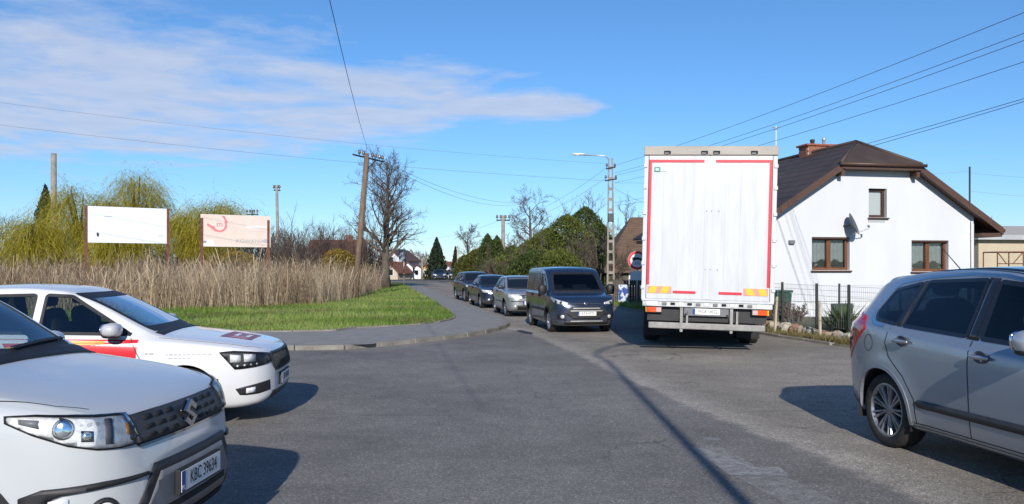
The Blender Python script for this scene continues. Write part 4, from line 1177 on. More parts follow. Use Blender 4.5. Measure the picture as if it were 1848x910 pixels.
def at_wheel(px, py, L, w, az, d=.78, k=1.0):
    wx, wy = G(px, py)
    f = Vector((math.sin(R(az)), math.cos(R(az)))); rt = Vector((math.cos(R(az)), -math.sin(R(az))))
    return Vector((wx, wy)) - f * (L / 2 - d) * k - rt * (w - .1) * k
# ------------------------------------------------------------ ground, road, pavement, verges
def catmull(pts, n=8):
    pts = [Vector(p) for p in pts]; out = []
    for i in range(len(pts) - 1):
        p0, p1, p2, p3 = pts[max(i - 1, 0)], pts[i], pts[i + 1], pts[min(i + 2, len(pts) - 1)]
        for k in range(n):
            t = k / n
            q = 0.5 * ((2 * p1) + (p2 - p0) * t + (2 * p0 - 5 * p1 + 4 * p2 - p3) * t * t + (3 * p1 - p0 - 3 * p2 + p3) * t**3)
            out.append((q.x, q.y))
    out.append((pts[-1].x, pts[-1].y)); return out
def polyline_sd(px, py, line):
    """signed distance to a polyline, positive on its right-hand side"""
    best = np.full(px.shape, 1e9); sg = np.zeros(px.shape)
    for (x0, y0), (x1, y1) in zip(line[:-1], line[1:]):
        dx, dy = x1 - x0, y1 - y0; l2 = dx * dx + dy * dy
        t = np.clip(((px - x0) * dx + (py - y0) * dy) / l2, 0, 1)
        d = np.hypot(px - x0 - t * dx, py - y0 - t * dy)
        cr = (px - x0) * dy - (py - y0) * dx
        m = d < best; best = np.where(m, d, best); sg = np.where(m, np.sign(cr), sg)
    return best * sg
def resample(line, ds):
    L = [0.0]
    for a, b in zip(line[:-1], line[1:]): L.append(L[-1] + math.dist(a, b))
    n = max(1, int(round(L[-1] / ds))); out = []
    xs = np.interp(np.linspace(0, L[-1], n + 1), L, [p[0] for p in line]); ys = np.interp(np.linspace(0, L[-1], n + 1), L, [p[1] for p in line])
    return list(zip(xs.tolist(), ys.tolist()))
def flat_poly(name, poly, z, mat, skirt=0.0, kind='structure'):
    vs = [(x, y, z) for x, y in poly]
    tr = tessellate_polygon([[Vector((x, y, 0)) for x, y in poly]])
    mb = MB(); n = len(vs)
    mb.add(vs + ([(x, y, z - skirt) for x, y in poly] if skirt else []), [tuple(t) for t in tr] + ([(i, (i + 1) % n, (i + 1) % n + n, i + n) for i in range(n)] if skirt else []))
    o = mb.build(name, mat)
    return tag(o, kind=kind)

M['earth'] = pmat('field_earth', (0.11, 0.105, 0.05), 0.95, nscale=0.35, col2=(0.19, 0.15, 0.09), detail=9, bscale=4, bstr=0.5)
M['lawn'] = pmat('lawn_soil', (0.085, 0.130, 0.030), 0.95, nscale=1.2, col2=(0.13, 0.14, 0.05), detail=9, bscale=30, bstr=0.6)
def asphalt(name, seam=True):
    m = bpy.data.materials.new(name); m.use_nodes = True
    nt = m.node_tree; b = nt.nodes['Principled BSDF']; N, Lk = nt.nodes, nt.links
    t = N.new('ShaderNodeTexCoord'); vec = t.outputs['Object']
    def noise(s, det=4, rough=.6, v=None):
        n = N.new('ShaderNodeTexNoise'); n.inputs['Scale'].default_value = s; n.inputs['Detail'].default_value = det; n.inputs['Roughness'].default_value = rough
        Lk.new(v or vec, n.inputs['Vector']); return n.outputs[0]
    def mr(x, a, b_, c, d):
        n = N.new('ShaderNodeMapRange'); n.inputs[1].default_value = a; n.inputs[2].default_value = b_; n.inputs[3].default_value = c; n.inputs[4].default_value = d
        Lk.new(x, n.inputs[0]); return n.outputs[0]
    def ma(op, a, c, clamp=False):
        n = N.new('ShaderNodeMath'); n.operation = op; n.use_clamp = clamp
        for i, v in enumerate((a, c)):
            if isinstance(v, (int, float)): n.inputs[i].default_value = v
            else: Lk.new(v, n.inputs[i])
        return n.outputs[0]
    def mix(f, a, c):
        n = N.new('ShaderNodeMixRGB')
        if isinstance(f, (int, float)): n.inputs[0].default_value = f
        else: Lk.new(f, n.inputs[0])
        for i, v in ((1, a), (2, c)):
            if isinstance(v, tuple): n.inputs[i].default_value = (*v, 1)
            else: Lk.new(v, n.inputs[i])
        return n.outputs[0]
    vor = N.new('ShaderNodeTexVoronoi'); vor.inputs['Scale'].default_value = 85; Lk.new(vec, vor.inputs['Vector'])
    sepc = N.new('ShaderNodeSeparateColor'); Lk.new(vor.outputs['Color'], sepc.inputs[0])
    grain = ma('ADD', mr(sepc.outputs[0], 0, 1, 0.62, 1.22), mr(ma('GREATER_THAN', sepc.outputs[1], .93), 0, 1, 0, .75))
    fine = mr(noise(240, 2), .3, .7, .75, 1.25)
    big = mr(noise(.28, 6), .35, .65, .80, 1.18)
    blot = mr(noise(1.7, 7, .7), .35, .7, .84, 1.13)
    if seam:
        a = N.new('ShaderNodeAttribute'); a.attribute_name = 'sd'
        sd = ma('ADD', a.outputs['Fac'], mr(noise(2.2, 7, .7), .2, .8, -.16, .16))
        old = mr(sd, -.03, .05, 0, 1)
        near = ma('MAXIMUM', ma('MULTIPLY', mr(sd, -.10, .04, 0, 1), mr(sd, .06, .62, 1, 0)), 0.0)
        base = mix(old, (.212, .196, .180), (.285, .252, .212))
        crumb = ma('MULTIPLY', near, mr(noise(11, 8, .75), .34, .56, 0, 1), True)
        base = mix(ma('MULTIPLY', crumb, .85), base, (.46, .41, .35))
        k_ = N.new('ShaderNodeAttribute'); k_.attribute_name = 'kd'
        sand = ma('MULTIPLY', mr(k_.outputs['Fac'], .05, .75, 1, 0), mr(noise(5, 8, .75), .35, .62, 0, 1), True)
        base = mix(ma('MULTIPLY', sand, .7), base, (.34, .30, .25))
        crk = N.new('ShaderNodeTexVoronoi'); crk.feature = 'DISTANCE_TO_EDGE'; crk.inputs['Scale'].default_value = .42
        wob = N.new('ShaderNodeVectorMath'); wob.operation = 'ADD'; nv = N.new('ShaderNodeTexNoise'); nv.inputs['Scale'].default_value = 1.3; nv.inputs['Detail'].default_value = 6; Lk.new(vec, nv.inputs['Vector'])
        Lk.new(vec, wob.inputs[0]); Lk.new(nv.outputs['Color'], wob.inputs[1]); Lk.new(wob.outputs[0], crk.inputs['Vector'])
        cline = ma('MULTIPLY', mr(crk.outputs['Distance'], .0, .006, 1, 0), mr(noise(.35, 3), .50, .58, 0, 1), True)
        base = mix(ma('MULTIPLY', cline, .75), base, (.05, .048, .046))
    else:
        base = mix(0.0, (.125, .122, .118), (0, 0, 0))
    # dark tyre scuffs and tar spots
    mp = N.new('ShaderNodeMapping'); mp.inputs['Scale'].default_value = (.35, 3.2, 1); mp.inputs['Rotation'].default_value = (0, 0, .06); Lk.new(vec, mp.inputs[0])
    scuff = mr(noise(1.0, 8, .68, mp.outputs[0]), .60, .74, 0, .55)
    base = mix(scuff, base, (.045, .045, .048))
    v = ma('MULTIPLY', ma('MULTIPLY', grain, fine), ma('MULTIPLY', big, blot))
    cm = N.new('ShaderNodeMixRGB'); cm.blend_type = 'MULTIPLY'; cm.inputs[0].default_value = 1
    cb = N.new('ShaderNodeCombineColor')
    for i in range(3): Lk.new(v, cb.inputs[i])
    Lk.new(base, cm.inputs[1]); Lk.new(cb.outputs[0], cm.inputs[2]); Lk.new(cm.outputs[0], b.inputs['Base Color'])
    b.inputs['Roughness'].default_value = .82; b.inputs['Specular IOR Level'].default_value = .35
    bp = N.new('ShaderNodeBump'); bp.inputs['Strength'].default_value = .55; bp.inputs['Distance'].default_value = .006
    Lk.new(ma('ADD', vor.outputs['Distance'], noise(130, 3)), bp.inputs['Height']); Lk.new(bp.outputs[0], b.inputs['Normal'])
    return m
M['asphalt'] = asphalt('asphalt_road'); M['asphalt_old'] = asphalt('asphalt_plain', False)
M['pave'] = pmat('pavement_asphalt', (0.25, 0.242, 0.228), 0.9, nscale=3.0, namt=0.16, detail=10, bscale=120, bstr=0.3)
M['kerb'] = pmat('kerb_concrete', (0.225, 0.205, 0.18), 0.9, nscale=5.0, namt=0.28, detail=9, bscale=60, bstr=0.4)

tag(flat_poly('ground', [(-900, -300), (900, -300), (900, 1500), (-900, 1500)], -0.03, M['earth']), kind='structure')

SEAM = catmull([(-9, 24.6), (-3.0, 23.9), G(905, 592), G(1000, 621), G(1100, 668), G(1200, 712), G(1300, 755), G(1450, 812), G(1640, 893), (3.25, 4.0), (3.3, 0), (3.3, -24)], 6)
gx = np.arange(-46, 46.01, .30); gy = np.concatenate([np.arange(-24, 26, .30), np.arange(26, 110.1, 1.0)])
XX, YY = np.meshgrid(gx, gy, indexing='ij')
vv = np.stack([XX.ravel(), YY.ravel(), np.zeros(XX.size)], 1)
ny = len(gy)
ii = (np.arange(len(gx) - 1)[:, None] * ny + np.arange(ny - 1)[None, :])
ff = np.stack([ii, ii + ny, ii + ny + 1, ii + 1], -1).reshape(-1, 4)
me = npmesh('road', vv, ff)
# positive on the right of the seam as it runs towards the camera is the west; flip so that the old road is positive
vattr(me, 'sd', -polyline_sd(vv[:, 0], vv[:, 1], SEAM))
KERB_LATE = me
road = tag(addmesh('road', me, M['asphalt']), kind='structure')

OUT = catmull([(-46, 15.6), (-20, 16.3), G(500, 632), G(700, 623.5), G(850, 606.5), G(905, 594), G(915, 586), G(896, 573), G(850, 555), G(806, 537), G(770, 521), G(748, 512.5)], 8)
INN = catmull([(-46, 19.2), (-20, 19.9), G(480, 607.5), G(640, 600.5), G(765, 592.5), G(810, 585), G(820, 578), G(812, 568), G(785, 549), G(760, 534), G(738, 520), G(726, 512.5)], 8)
vattr(KERB_LATE, 'kd', np.abs(polyline_sd(vv[:, 0], vv[:, 1], OUT[::3])))
mb = MB(); n = len(OUT)
mb.add([(x, y, .092) for x, y in OUT] + [(x, y, .11) for x, y in INN], [(i, i + 1, n + i + 1, n + i) for i in range(n - 1)])
pav = tag(mb.build('pavement', M['pave']), kind='structure')
def kerb_run(line, ds, w, h, ztop, name, mat, parent, lim=300, jit=.004):
    pts = resample(line, ds)
    vis = [i for i in range(len(pts) - 1)]
    for i in vis[:lim]:
        (x0, y0), (x1, y1) = pts[i], pts[i + 1]
        l = math.dist((x0, y0), (x1, y1)); a = math.atan2(y1 - y0, x1 - x0)
        mbk = MB().box((0, 0, 0), (l / 2 - .006, w / 2, h / 2))
        o = mbk.build(name, mat, parent, bevel=.012)
        o.location = ((x0 + x1) / 2, (y0 + y1) / 2, ztop - h / 2 + random.uniform(-jit, jit)); o.rotation_euler = (0, 0, a + random.uniform(-.006, .006))
kerb_run([p for p in OUT if p[0] > -9], 1.0, .15, .24, .100, 'kerb_stone', M['kerb'], pav)
kerb_run([p for p in INN if p[0] > -9], 1.0, .07, .18, .150, 'edging_stone', M['kerb'], pav, jit=.008)

LAWN = INN + [(-60, 90), (-60, 19.0)]
tag(flat_poly('grass_verge', LAWN, .10, M['lawn'], .12), kind='structure')
RV = catmull([(46, 1.0), (24, 3.5), (14, 7.0), (9.8, 11.5), (8.2, 15), G(1530, 627), G(1470, 618), G(1390, 606), (5.9, 25.0), (5.2, 29), (4.6, 33), (3.9, 38), (2.3, 45), (-1.5, 60), (-5, 80), (-7.6, 97)], 6)
RVP = RV + [(46, 97)]
M['verge'] = pmat('verge_gravel', (0.13, 0.125, 0.07), 0.95, nscale=1.4, col2=(0.22, 0.195, 0.155), detail=10, bscale=40, bstr=.7)
tag(flat_poly('right_verge', RVP, .035, M['verge'], .06), kind='structure')
# far side road bending to the left and a gravel yard
tag(flat_poly('far_road', [(-60, 94), (-8, 91), (-4, 97), (-7, 103), (-60, 106)], .125, M['asphalt_old'], .1), kind='structure')
kerb_run([p for p in RV if 18 < p[1] < 40], 1.0, .12, .12, .06, 'kerb_stone', M['kerb'], bpy.data.objects['right_verge'])

# worn white paint of an old road marking
def worn_paint(name, lo=.48, hi=.64, op=.55):
    m = bpy.data.materials.new(name); m.use_nodes = True
    nt = m.node_tree; b = nt.nodes['Principled BSDF']; b.inputs['Base Color'].default_value = (.55, .55, .54, 1); b.inputs['Roughness'].default_value = .8
    t = nt.nodes.new('ShaderNodeTexCoord')
    n = nt.nodes.new('ShaderNodeTexNoise'); n.inputs['Scale'].default_value = 9; n.inputs['Detail'].default_value = 12; n.inputs['Roughness'].default_value = .78
    nt.links.new(t.outputs['Object'], n.inputs['Vector'])
    r = nt.nodes.new('ShaderNodeMapRange'); r.inputs[1].default_value = lo; r.inputs[2].default_value = hi; r.inputs[3].default_value = 0; r.inputs[4].default_value = op
    nt.links.new(n.outputs[0], r.inputs[0]); nt.links.new(r.outputs[0], b.inputs['Alpha'])
    return m
wp = worn_paint('worn_road_paint', .36, .64, .62); wp2 = worn_paint('very_worn_road_paint', .40, .70, .48)
def mark(name, pix, mat, z=.004):
    o = flat_poly(name, [G(*p) for p in pix], z, mat); return o
mark('road_marking', [(1246, 810), (1262, 806), (1355, 843), (1408, 844), (1425, 860), (1318, 858)], wp)
mark('road_marking', [(1262, 806), (1302, 808), (1362, 842), (1352, 846)], wp2, .006)
mark('road_marking', [(1325, 860), (1420, 862), (1520, 910), (1420, 910)], wp2)
mark('road_marking', [(1268, 790), (1298, 790), (1300, 795), (1270, 796)], wp2)
# tar patch beside the kerb corner
tar = pmat('tar_patch', (.03, .029, .028), .6, nscale=6, namt=.4)
mark('tar_patch', [(930, 597), (941, 596), (962, 601), (960, 604), (944, 602)], tar)
# ------------------------------------------------------------ the trailer truck
M['truck_white'] = pmat('trailer_white', (0.63, 0.64, 0.65), 0.32, nscale=2.2, col2=(0.53, 0.535, 0.54), detail=9, stretch=(1, 3.5, .45), coat=.35, coatr=.2)
M['bar_grey'] = pmat('dirty_grey_bar', (.36, .35, .33), .6, nscale=5, col2=(.22, .21, .19), detail=8)
M['plinth_pale'] = pmat('pale_gasket', (.60, .61, .62), .6)
M['curtain'] = pmat('trailer_curtain', (0.62, 0.63, 0.64), 0.5, nscale=1.5, namt=.12, bscale=.8, bstr=.6)
M['beam'] = pmat('roof_beam', (0.42, 0.38, 0.33), 0.55, nscale=2.0, col2=(.30, .27, .24), detail=8, stretch=(1, .6, 2))
M['red_tape'] = pmat('red_reflective_tape', (0.62, 0.03, 0.05), 0.35, nscale=8, namt=.12)
M['yellow_tape'] = pmat('yellow_reflective', (0.80, 0.50, 0.03), 0.4)
M['dull_red'] = pmat('pink_reflective', (0.75, 0.28, 0.24), 0.4)
def build_truck():
    az, Yr = 10.0, 16.35
    rt = empty('box_truck', (XP(1273, Yr), Yr, 0.0), R(90 - az), R(1.4))
    tag(rt, 'tall white semi-trailer truck seen from behind with red reflective strips on its doors', 'truck')
    rt.scale = (1, 1, 1.018)
    Lb, hw = 13.6, 1.275
    # box: side curtains, roof, floor, front wall
    MB().bx(.10, Lb, hw - .05, hw - .005, 1.10, 3.84).build('side_curtain', M['curtain'], rt)
    MB().bx(.10, Lb, -hw + .005, -hw + .05, 1.10, 3.84).build('side_curtain', M['curtain'], rt)
    MB().bx(.10, Lb, -hw + .02, hw - .02, 3.88, 3.97).build('roof', M['curtain'], rt)
    MB().bx(.10, Lb, -hw + .03, hw - .03, 1.00, 1.12).build('floor', M['steel'], rt)
    MB().bx(Lb, Lb + .05, -hw, hw, 1.05, 3.98).build('front_wall', M['truck_white'], rt)
    for s in (-1, 1):
        MB().bx(.10, Lb, s * (hw - .05), s * (hw + .004), 1.00, 1.13).build('side_rail', M['galv'], rt)
        MB().bx(.10, Lb, s * (hw - .06), s * (hw + .003), 3.82, 3.97).build('top_rail', M['beam'], rt)
    # rear frame
    for s in (-1, 1):
        p = MB().bx(-.02, .10, s * (hw - .085), s * hw, 1.02, 3.83).build('corner_post', M['truck_white'], rt, bevel=.008)
        for k, z in enumerate((1.25, 1.72, 2.2, 2.7, 3.2, 3.62)):
            MB().bx(-.045, -.018, s * (hw - .06), s * (hw + .012), z - .035, z + .035).build('hinge', M['truck_white'], p, bevel=.006)
            MB().bx(-.04, -.0, s * (hw + .004), s * (hw + .02), z - .012, z + .012).build('hinge_bolt', M['steel'], p)
    b = MB().bx(-.06, .12, -hw - .01, hw + .01, 3.825, 4.0).build('rear_beam', M['beam'], rt, bevel=.012)
    for y in (.83, .115, -.115, -.83):
        MB().bx(-.075, -.055, y - .065, y + .065, 3.845, 3.905).build('marker_lamp', M['gap'], b, bevel=.006)
        MB().bx(-.082, -.072, y - .03, y + .05, 3.845, 3.870).build('lamp_lens', M['mid_grey'], b)
    # doors
    for s in (-1, 1):
        y0, y1 = s * .012, s * (hw - .095)
        d = empty('door', (0, 0, 0), parent=rt)
        n = 4
        for k in range(n):
            a, c_ = y0 + (y1 - y0) * k / n, y0 + (y1 - y0) * (k + 1) / n
            MB().bx(-.030 + (.0015 if k % 2 else 0), .02, a + s * .0006, c_ - s * .0006, 1.035, 3.815).build('door_panel', M['truck_white'], d)
        MB().bx(-.036, -.028, y0, y0 + s * .07, 1.04, 3.81).build('door_edge', M['truck_white'], d, bevel=.003)
        for z in (1.62, 2.75):
            for dy in (.03, .17) if s < 0 else (.03,):
                MB().sell((-.045, s * (dy + .02), z), (.008, .009, .009), 2.2, 10, 6).build('door_rivet', M['mid_grey'], d, smooth=True)
        # tape outline
        t0, t1 = s * 1.178, s * .11
        MB().bx(-.0375, -.0335, t0, t0 - s * .052, 1.30, 3.735).build('red_strip', M['red_tape'], d)
        MB().bx(-.0375, -.0335, t0 - s * .052, t1, 3.683, 3.735).build('red_strip', M['red_tape'], d)
        MB().bx(-.0395, -.0335, s * .66, s * .22, 1.145, 1.195).build('red_strip', M['red_tape'], d)
        # hatched marker board
        MB().bx(-.040, -.034, s * 1.155, s * .69, 1.14, 1.275).build('marker_board', M['dull_red'], d)
        for q in range(2):
            ya = 1.145 - q * .235
            pl = [(s * ya, 1.145), (s * (ya - .15), 1.145), (s * (ya - .20), 1.27), (s * (ya - .05), 1.27)] if s > 0 else [(s * ya, 1.145), (s * (ya - .15), 1.145), (s * (ya - .20), 1.27), (s * (ya - .05), 1.27)]
            pl = [(s * (ya - .0), 1.145), (s * (ya - .14), 1.145), (s * (ya - .19), 1.27), (s * (ya - .05), 1.27)]
            MB().prism(pl, 'x', -.043, -.039).build('yellow_stripe', M['yellow_tape'], d)
    MB().bx(-.037, .01, -.0135, .0135, 1.04, 3.81).build('door_gasket', M['plinth_pale'], rt)
    MB().bx(-.041, -.036, 1.075, .965, 3.50, 3.59).build('sticker', pmat('green_sticker', (.02, .19, .14), .4), rt)
    MB().bx(-.043, -.041, 1.055, .985, 3.52, 3.57).build('sticker_mark', pmat('pale_sticker', (.45, .62, .58), .4), rt)
    MB().bx(-.041, -.036, .955, .84, 3.51, 3.585).build('sticker', pmat('faint_sticker', (.58, .60, .62), .5), rt)
    # rear sill with fittings
    MB().bx(-.04, .14, -hw + .01, hw - .01, .985, 1.03).build('rear_sill', M['truck_white'], rt, bevel=.006)
    sl = MB().bx(-.015, .14, -hw + .03, hw - .03, .885, .985).build('sill_channel', M['galv'], rt)
    for y in (-1.06, 1.06):
        MB().bx(-.025, -.014, y - .11, y + .11, .895, .975).build('sill_plate', M['plate_white'], sl)
    for k in range(11):
        y = -.82 + k * .164
        m_ = M['plate_white'] if k in (2, 5, 8) else (M['gap'] if k % 2 else M['mid_grey'])
        MB().bx(-.03, -.013, y - .045, y + .045, .905 + .01 * (k % 2), .965).build('lock_fitting', m_, sl, bevel=.008)
    # under-run bar, lamps, plate, mud flaps
    MB().bx(-.02, .10, -1.12, 1.12, .455, .575).build('bumper_bar', M['bar_grey'], rt, bevel=.02)
    for y in (-.48, .48):
        br = MB(); br.bx(.02, .09, y - .03, y + .03, .42, .90); br.bx(.0, .02, y - .025, y + .025, .40, .66)
        br.build('bumper_bracket', M['bar_grey'], rt)
        MB().bx(.03, .09, y - .13, y - .09, .56, .82).build('bumper_strut', M['bar_grey'], rt)
    MB().bx(.12, .20, -1.15, 1.15, .60, .90).build('rear_cross_panel', M['black'], rt)
    orange = pmat('orange_lens', (.80, .10, .02), .2, coat=.8); pale = pmat('pale_lens', (.62, .42, .40), .25, coat=.6); amb = pmat('yellow_lens', (.85, .42, .03), .2, coat=.8)
    for s in (-1, 1):
        h = MB().bx(.02, .12, s * 1.16, s * .86, .755, .875).build('tail_lamp', M['dark_grey'], rt, bevel=.012)
        MB().bx(.005, .022, s * 1.155, s * .98, .765, .865).build('red_lens', orange, h, bevel=.006)
        MB().bx(.005, .022, s * .978, s * .875, .770, .860).build('clear_lens', pale, h, bevel=.006)
        MB().bx(.002, .020, s * 1.185, s * 1.155, .765, .865).build('amber_lens', amb, h)
        MB().bx(1.55, 1.58, s * 1.20, s * .72, .20, .92).build('mud_flap', M['rubber'], rt)
    MB().bx(.03, .06, -.43, .43, .715, .885).build('plate_carrier', M['mid_grey'], rt, bevel=.006)
    pl = MB().bx(.018, .029, -.26, .26, .745, .860).build('number_plate', M['plate_white'], rt, bevel=.002)
    MB().bx(.0155, .0185, .26, .215, .748, .857).build('country_band', M['plate_blue'], pl)
    o = addmesh('lettering', text_mesh('WGR 54022', .098, .0006, .74), M['ink'], pl); o.rotation_euler = (math.pi / 2, 0, -math.pi / 2); o.location = (.0172, -.024, .803)
    for y in (-.40, .40):
        MB().sell((.026, y, .74), (.01, .02, .02), 2, 10, 6).build('bolt_cap', M['gap'], rt, smooth=True)
    # axles
    for ax in (2.55, 3.85, 5.15):
        MB().tube([(ax, -1.0, .50), (ax, 1.0, .50)], .07, 10).build('axle', M['steel'], rt)
        for s in (-1, 1):
            w = empty('wheel', (ax, s * 1.06, .505), parent=rt)
            MB().lathe([(.30, -.17), (.34, -.19), (.46, -.19), (.50, -.14), (.505, .14), (.46, .19), (.34, .19), (.30, .17)], 'y', 36, close=True).build('tyre', M['rubber'], w, smooth=True)
            MB().lathe([(.30, -.16), (.27, -.05), (.10, -.02), (.0, -.02)] if s < 0 else [(.30, .16), (.27, .05), (.10, .02), (0, .02)], 'y', 28).build('rim', M['galv'], w, smooth=True)
    for s in (-1, 1):
        MB().bx(.3, Lb - .4, s * .42 - .05, s * .42 + .05, .80, 1.0).build('chassis_beam', M['steel'], rt)
        MB().bx(6.2, 10.0, s * 1.18, s * 1.21, .45, .95).build('side_guard', M['galv'], rt)
    # tractor
    cab = MB(); pf = [(14.0, .55), (16.2, .45), (16.35, .6), (16.35, 1.5), (16.15, 2.75), (15.6, 3.65), (14.6, 3.75), (14.0, 3.7)]
    cab.prism(pf, 'y', -1.24, 1.24); cb = cab.build('cab', M['truck_white'], rt, bevel=.08)
    MB().prism([(16.30, 1.55), (16.335, 1.55), (16.16, 2.70), (16.12, 2.70)], 'y', -1.1, 1.1).build('windscreen', M['dark_window'], cb)
    for s in (-1, 1):
        MB().prism([(15.0, 1.6), (16.0, 1.55), (15.95, 2.5), (15.0, 2.5)], 'y', s * 1.22, s * 1.245).build('side_window', M['dark_window'], cb)
        MB().bx(15.9, 16.0, s * 1.28, s * 1.45, 1.9, 2.7).build('wing_mirror', M['black'], cb, bevel=.03)
        for ax in (11.6, 15.4):
            w = empty('wheel', (ax, s * 1.05, .505), parent=rt)
            MB().lathe([(.30, -.17), (.34, -.19), (.46, -.19), (.50, -.14), (.505, .14), (.46, .19), (.34, .19), (.30, .17)], 'y', 30, close=True).build('tyre', M['rubber'], w, smooth=True)
            MB().lathe([(.30, -.16), (.25, -.04), (0, -.03)] if s < 0 else [(.30, .16), (.25, .04), (0, .03)], 'y', 24).build('rim', M['galv'], w, smooth=True)
    MB().bx(10.8, 16.0, -.45, .45, .6, .95).build('tractor_frame', M['steel'], rt)
build_truck()

# ------------------------------------------------------------ the white house
M['render'] = pmat('white_render', (0.62, 0.63, 0.655), 0.9, nscale=.9, namt=.05, bscale=90, bstr=.15, stretch=(1, 1, .35), detail=9)
M['plinth'] = pmat('plinth_render', (0.66, 0.67, 0.69), 0.9, nscale=1.5, namt=.06, bscale=60, bstr=.2)
M['roof_brown'] = pmat('brown_metal_tile', (0.066, 0.045, 0.035), 0.6, nscale=1.2, namt=.22, bscale=9, bstr=.25)
M['fascia'] = pmat('brown_fascia', (0.085, 0.043, 0.028), 0.5, nscale=6, namt=.2, stretch=(1, 1, 6))
M['wood'] = pmat('stained_wood', (0.15, 0.055, 0.022), 0.5, nscale=12, namt=.25, stretch=(1, 1, .2))
M['wood_d'] = pmat('dark_stained_wood', (0.060, 0.026, 0.014), 0.5, nscale=12, namt=.25)
M['brick'] = pmat('chimney_brick', (0.30, 0.10, 0.06), 0.85, nscale=8, namt=.25)
M['mortar'] = pmat('mortar', (0.40, 0.37, 0.33), 0.95)
M['pane'] = glass_mat('window_pane', (.88, .90, .90), 1.1)
M['lace'] = pmat('lace_curtain', (.30, .33, .33), .9, nscale=25, namt=.25)
M['leaf'] = pmat('house_plant', (.05, .10, .03), .6, nscale=20, namt=.5)
M['petal'] = pmat('petals', (.75, .74, .66), .7)
def build_house():
    A = Vector((7.99, 25.75)); u = Vector((.98, .199)).normalized(); nb = Vector((-u.y, u.x))   # along the facade, and into the house
    Wd, Ln = 7.27, 9.5
    th = math.atan2(u.y, u.x)
    rt = empty('white_house', (A.x, A.y, 0), th)
    tag(rt, 'white rendered house with brown half-hipped roof behind the wire fence', 'house')
    # local: x along the facade, y into the house, z up
    sl = .645; cx = Wd / 2; ov = .78; ez = 2.98      # eave height at the overhang end
    def rz(x): return ez + sl * (cx + ov - abs(x - cx))      # top of the roof
    ridge = rz(cx); hz = 4.96; hx = (ridge - hz) / sl       # half-hip starts
    wt = -.14
    def wz(x): return rz(x) + wt
    # gable wall with window openings: columns between vertical cuts
    wins = [(1.43, 2.75, 1.60, 2.64), (4.96, 6.32, 1.555, 2.56), (3.42, 4.07, 3.28, 4.20)]
    xs = sorted(set([0, cx - hx, cx, cx + hx, Wd] + [w for q in wins for w in q[:2]]))
    mb = MB()
    for x0, x1 in zip(xs[:-1], xs[1:]):
        t0, t1 = min(wz(x0), hz - .06), min(wz(x1), hz - .06)
        cuts = sorted([(q[2], q[3]) for q in wins if q[0] <= x0 + 1e-6 and q[1] >= x1 - 1e-6])
        zs = 0.62
        segs = []
        for a, b in cuts: segs.append((zs, a, a)); zs = b
        segs.append((zs, t0, t1))
        for z0, za, zb_ in segs:
            vs = [(x0, 0, z0), (x1, 0, z0), (x1, 0, zb_), (x0, 0, za), (x0, .24, z0), (x1, .24, z0), (x1, .24, zb_), (x0, .24, za)]
            mb.add(vs, [(0, 1, 2, 3), (7, 6, 5, 4), (0, 4, 5, 1), (3, 2, 6, 7)])
    for x in (0, Wd):
        z1 = wz(x)
        mb.add([(x, 0, .62), (x, .24, .62), (x, .24, z1), (x, 0, z1)], [(0, 1, 2, 3)])
    mb.build('gable_wall', M['render'], rt)
    rv = MB()
    for (a, b, c_, d) in wins:                      # the reveals
        for (x0, x1, z0, z1) in ((a, a, c_, d), (b, b, c_, d)):
            rv.add([(x0, .0, z0), (x0, .22, z0), (x0, .22, z1), (x0, .0, z1)], [(0, 1, 2, 3)])
    rv.build('window_reveal', M['render'], rt)
    MB().bx(.03, Wd - .03, .03, Ln, -.05, .62).build('plinth_wall', M['plinth'], rt)
    sw = MB(); sw.bx(.0, .24, .245, Ln, .625, wz(0)); sw.bx(Wd - .24, Wd, .245, Ln, .625, wz(0)); sw.build('side_wall', M['render'], rt)
    bw = MB(); bw.add([(0, Ln, .62), (Wd, Ln, .62), (Wd, Ln, wz(Wd)), (cx, Ln, wz(cx)), (0, Ln, wz(0))], [(0, 1, 2, 3, 4)]); bw.build('back_wall', M['render'], rt)
    MB().bx(.3, Wd - .3, 3.0, 3.05, .7, 3.0).build('inner_wall', pmat('dim_room', (.25, .24, .22), .9), rt)
    # roof: two slopes clipped by the half hip, each a slab
    fo = -.38; bo = Ln + .4; t = .11
    hipback = hx * 1.02                                   # plan depth of the hip
    def slab(poly, nm, mat=M['roof_brown'], th_=t):
        n = len(poly); m = MB()
        vs = [tuple(p) for p in poly] + [(p[0], p[1], p[2] - th_) for p in poly]
        m.add(vs, [tuple(range(n)), tuple(reversed(range(n, 2 * n)))] + [(i, (i + 1) % n, (i + 1) % n + n, i + n) for i in range(n)])
        return m.build(nm, mat, rt)
    e = ov
    lf = slab([(-e, fo, ez), (cx - hx, fo, hz), (cx, fo + hipback, ridge), (cx, bo, ridge), (-e, bo, ez)], 'roof_slope')
    rg = slab([(Wd + e, fo, ez), (Wd + e, bo, ez), (cx, bo, ridge), (cx, fo + hipback, ridge), (cx + hx, fo, hz)], 'roof_slope')
    hp = slab([(cx - hx - .10, fo - .05, hz - .03), (cx + hx + .10, fo - .05, hz - .03), (cx + .02, fo + hipback, ridge + .006), (cx - .02, fo + hipback, ridge + .006)], 'hip_slope')
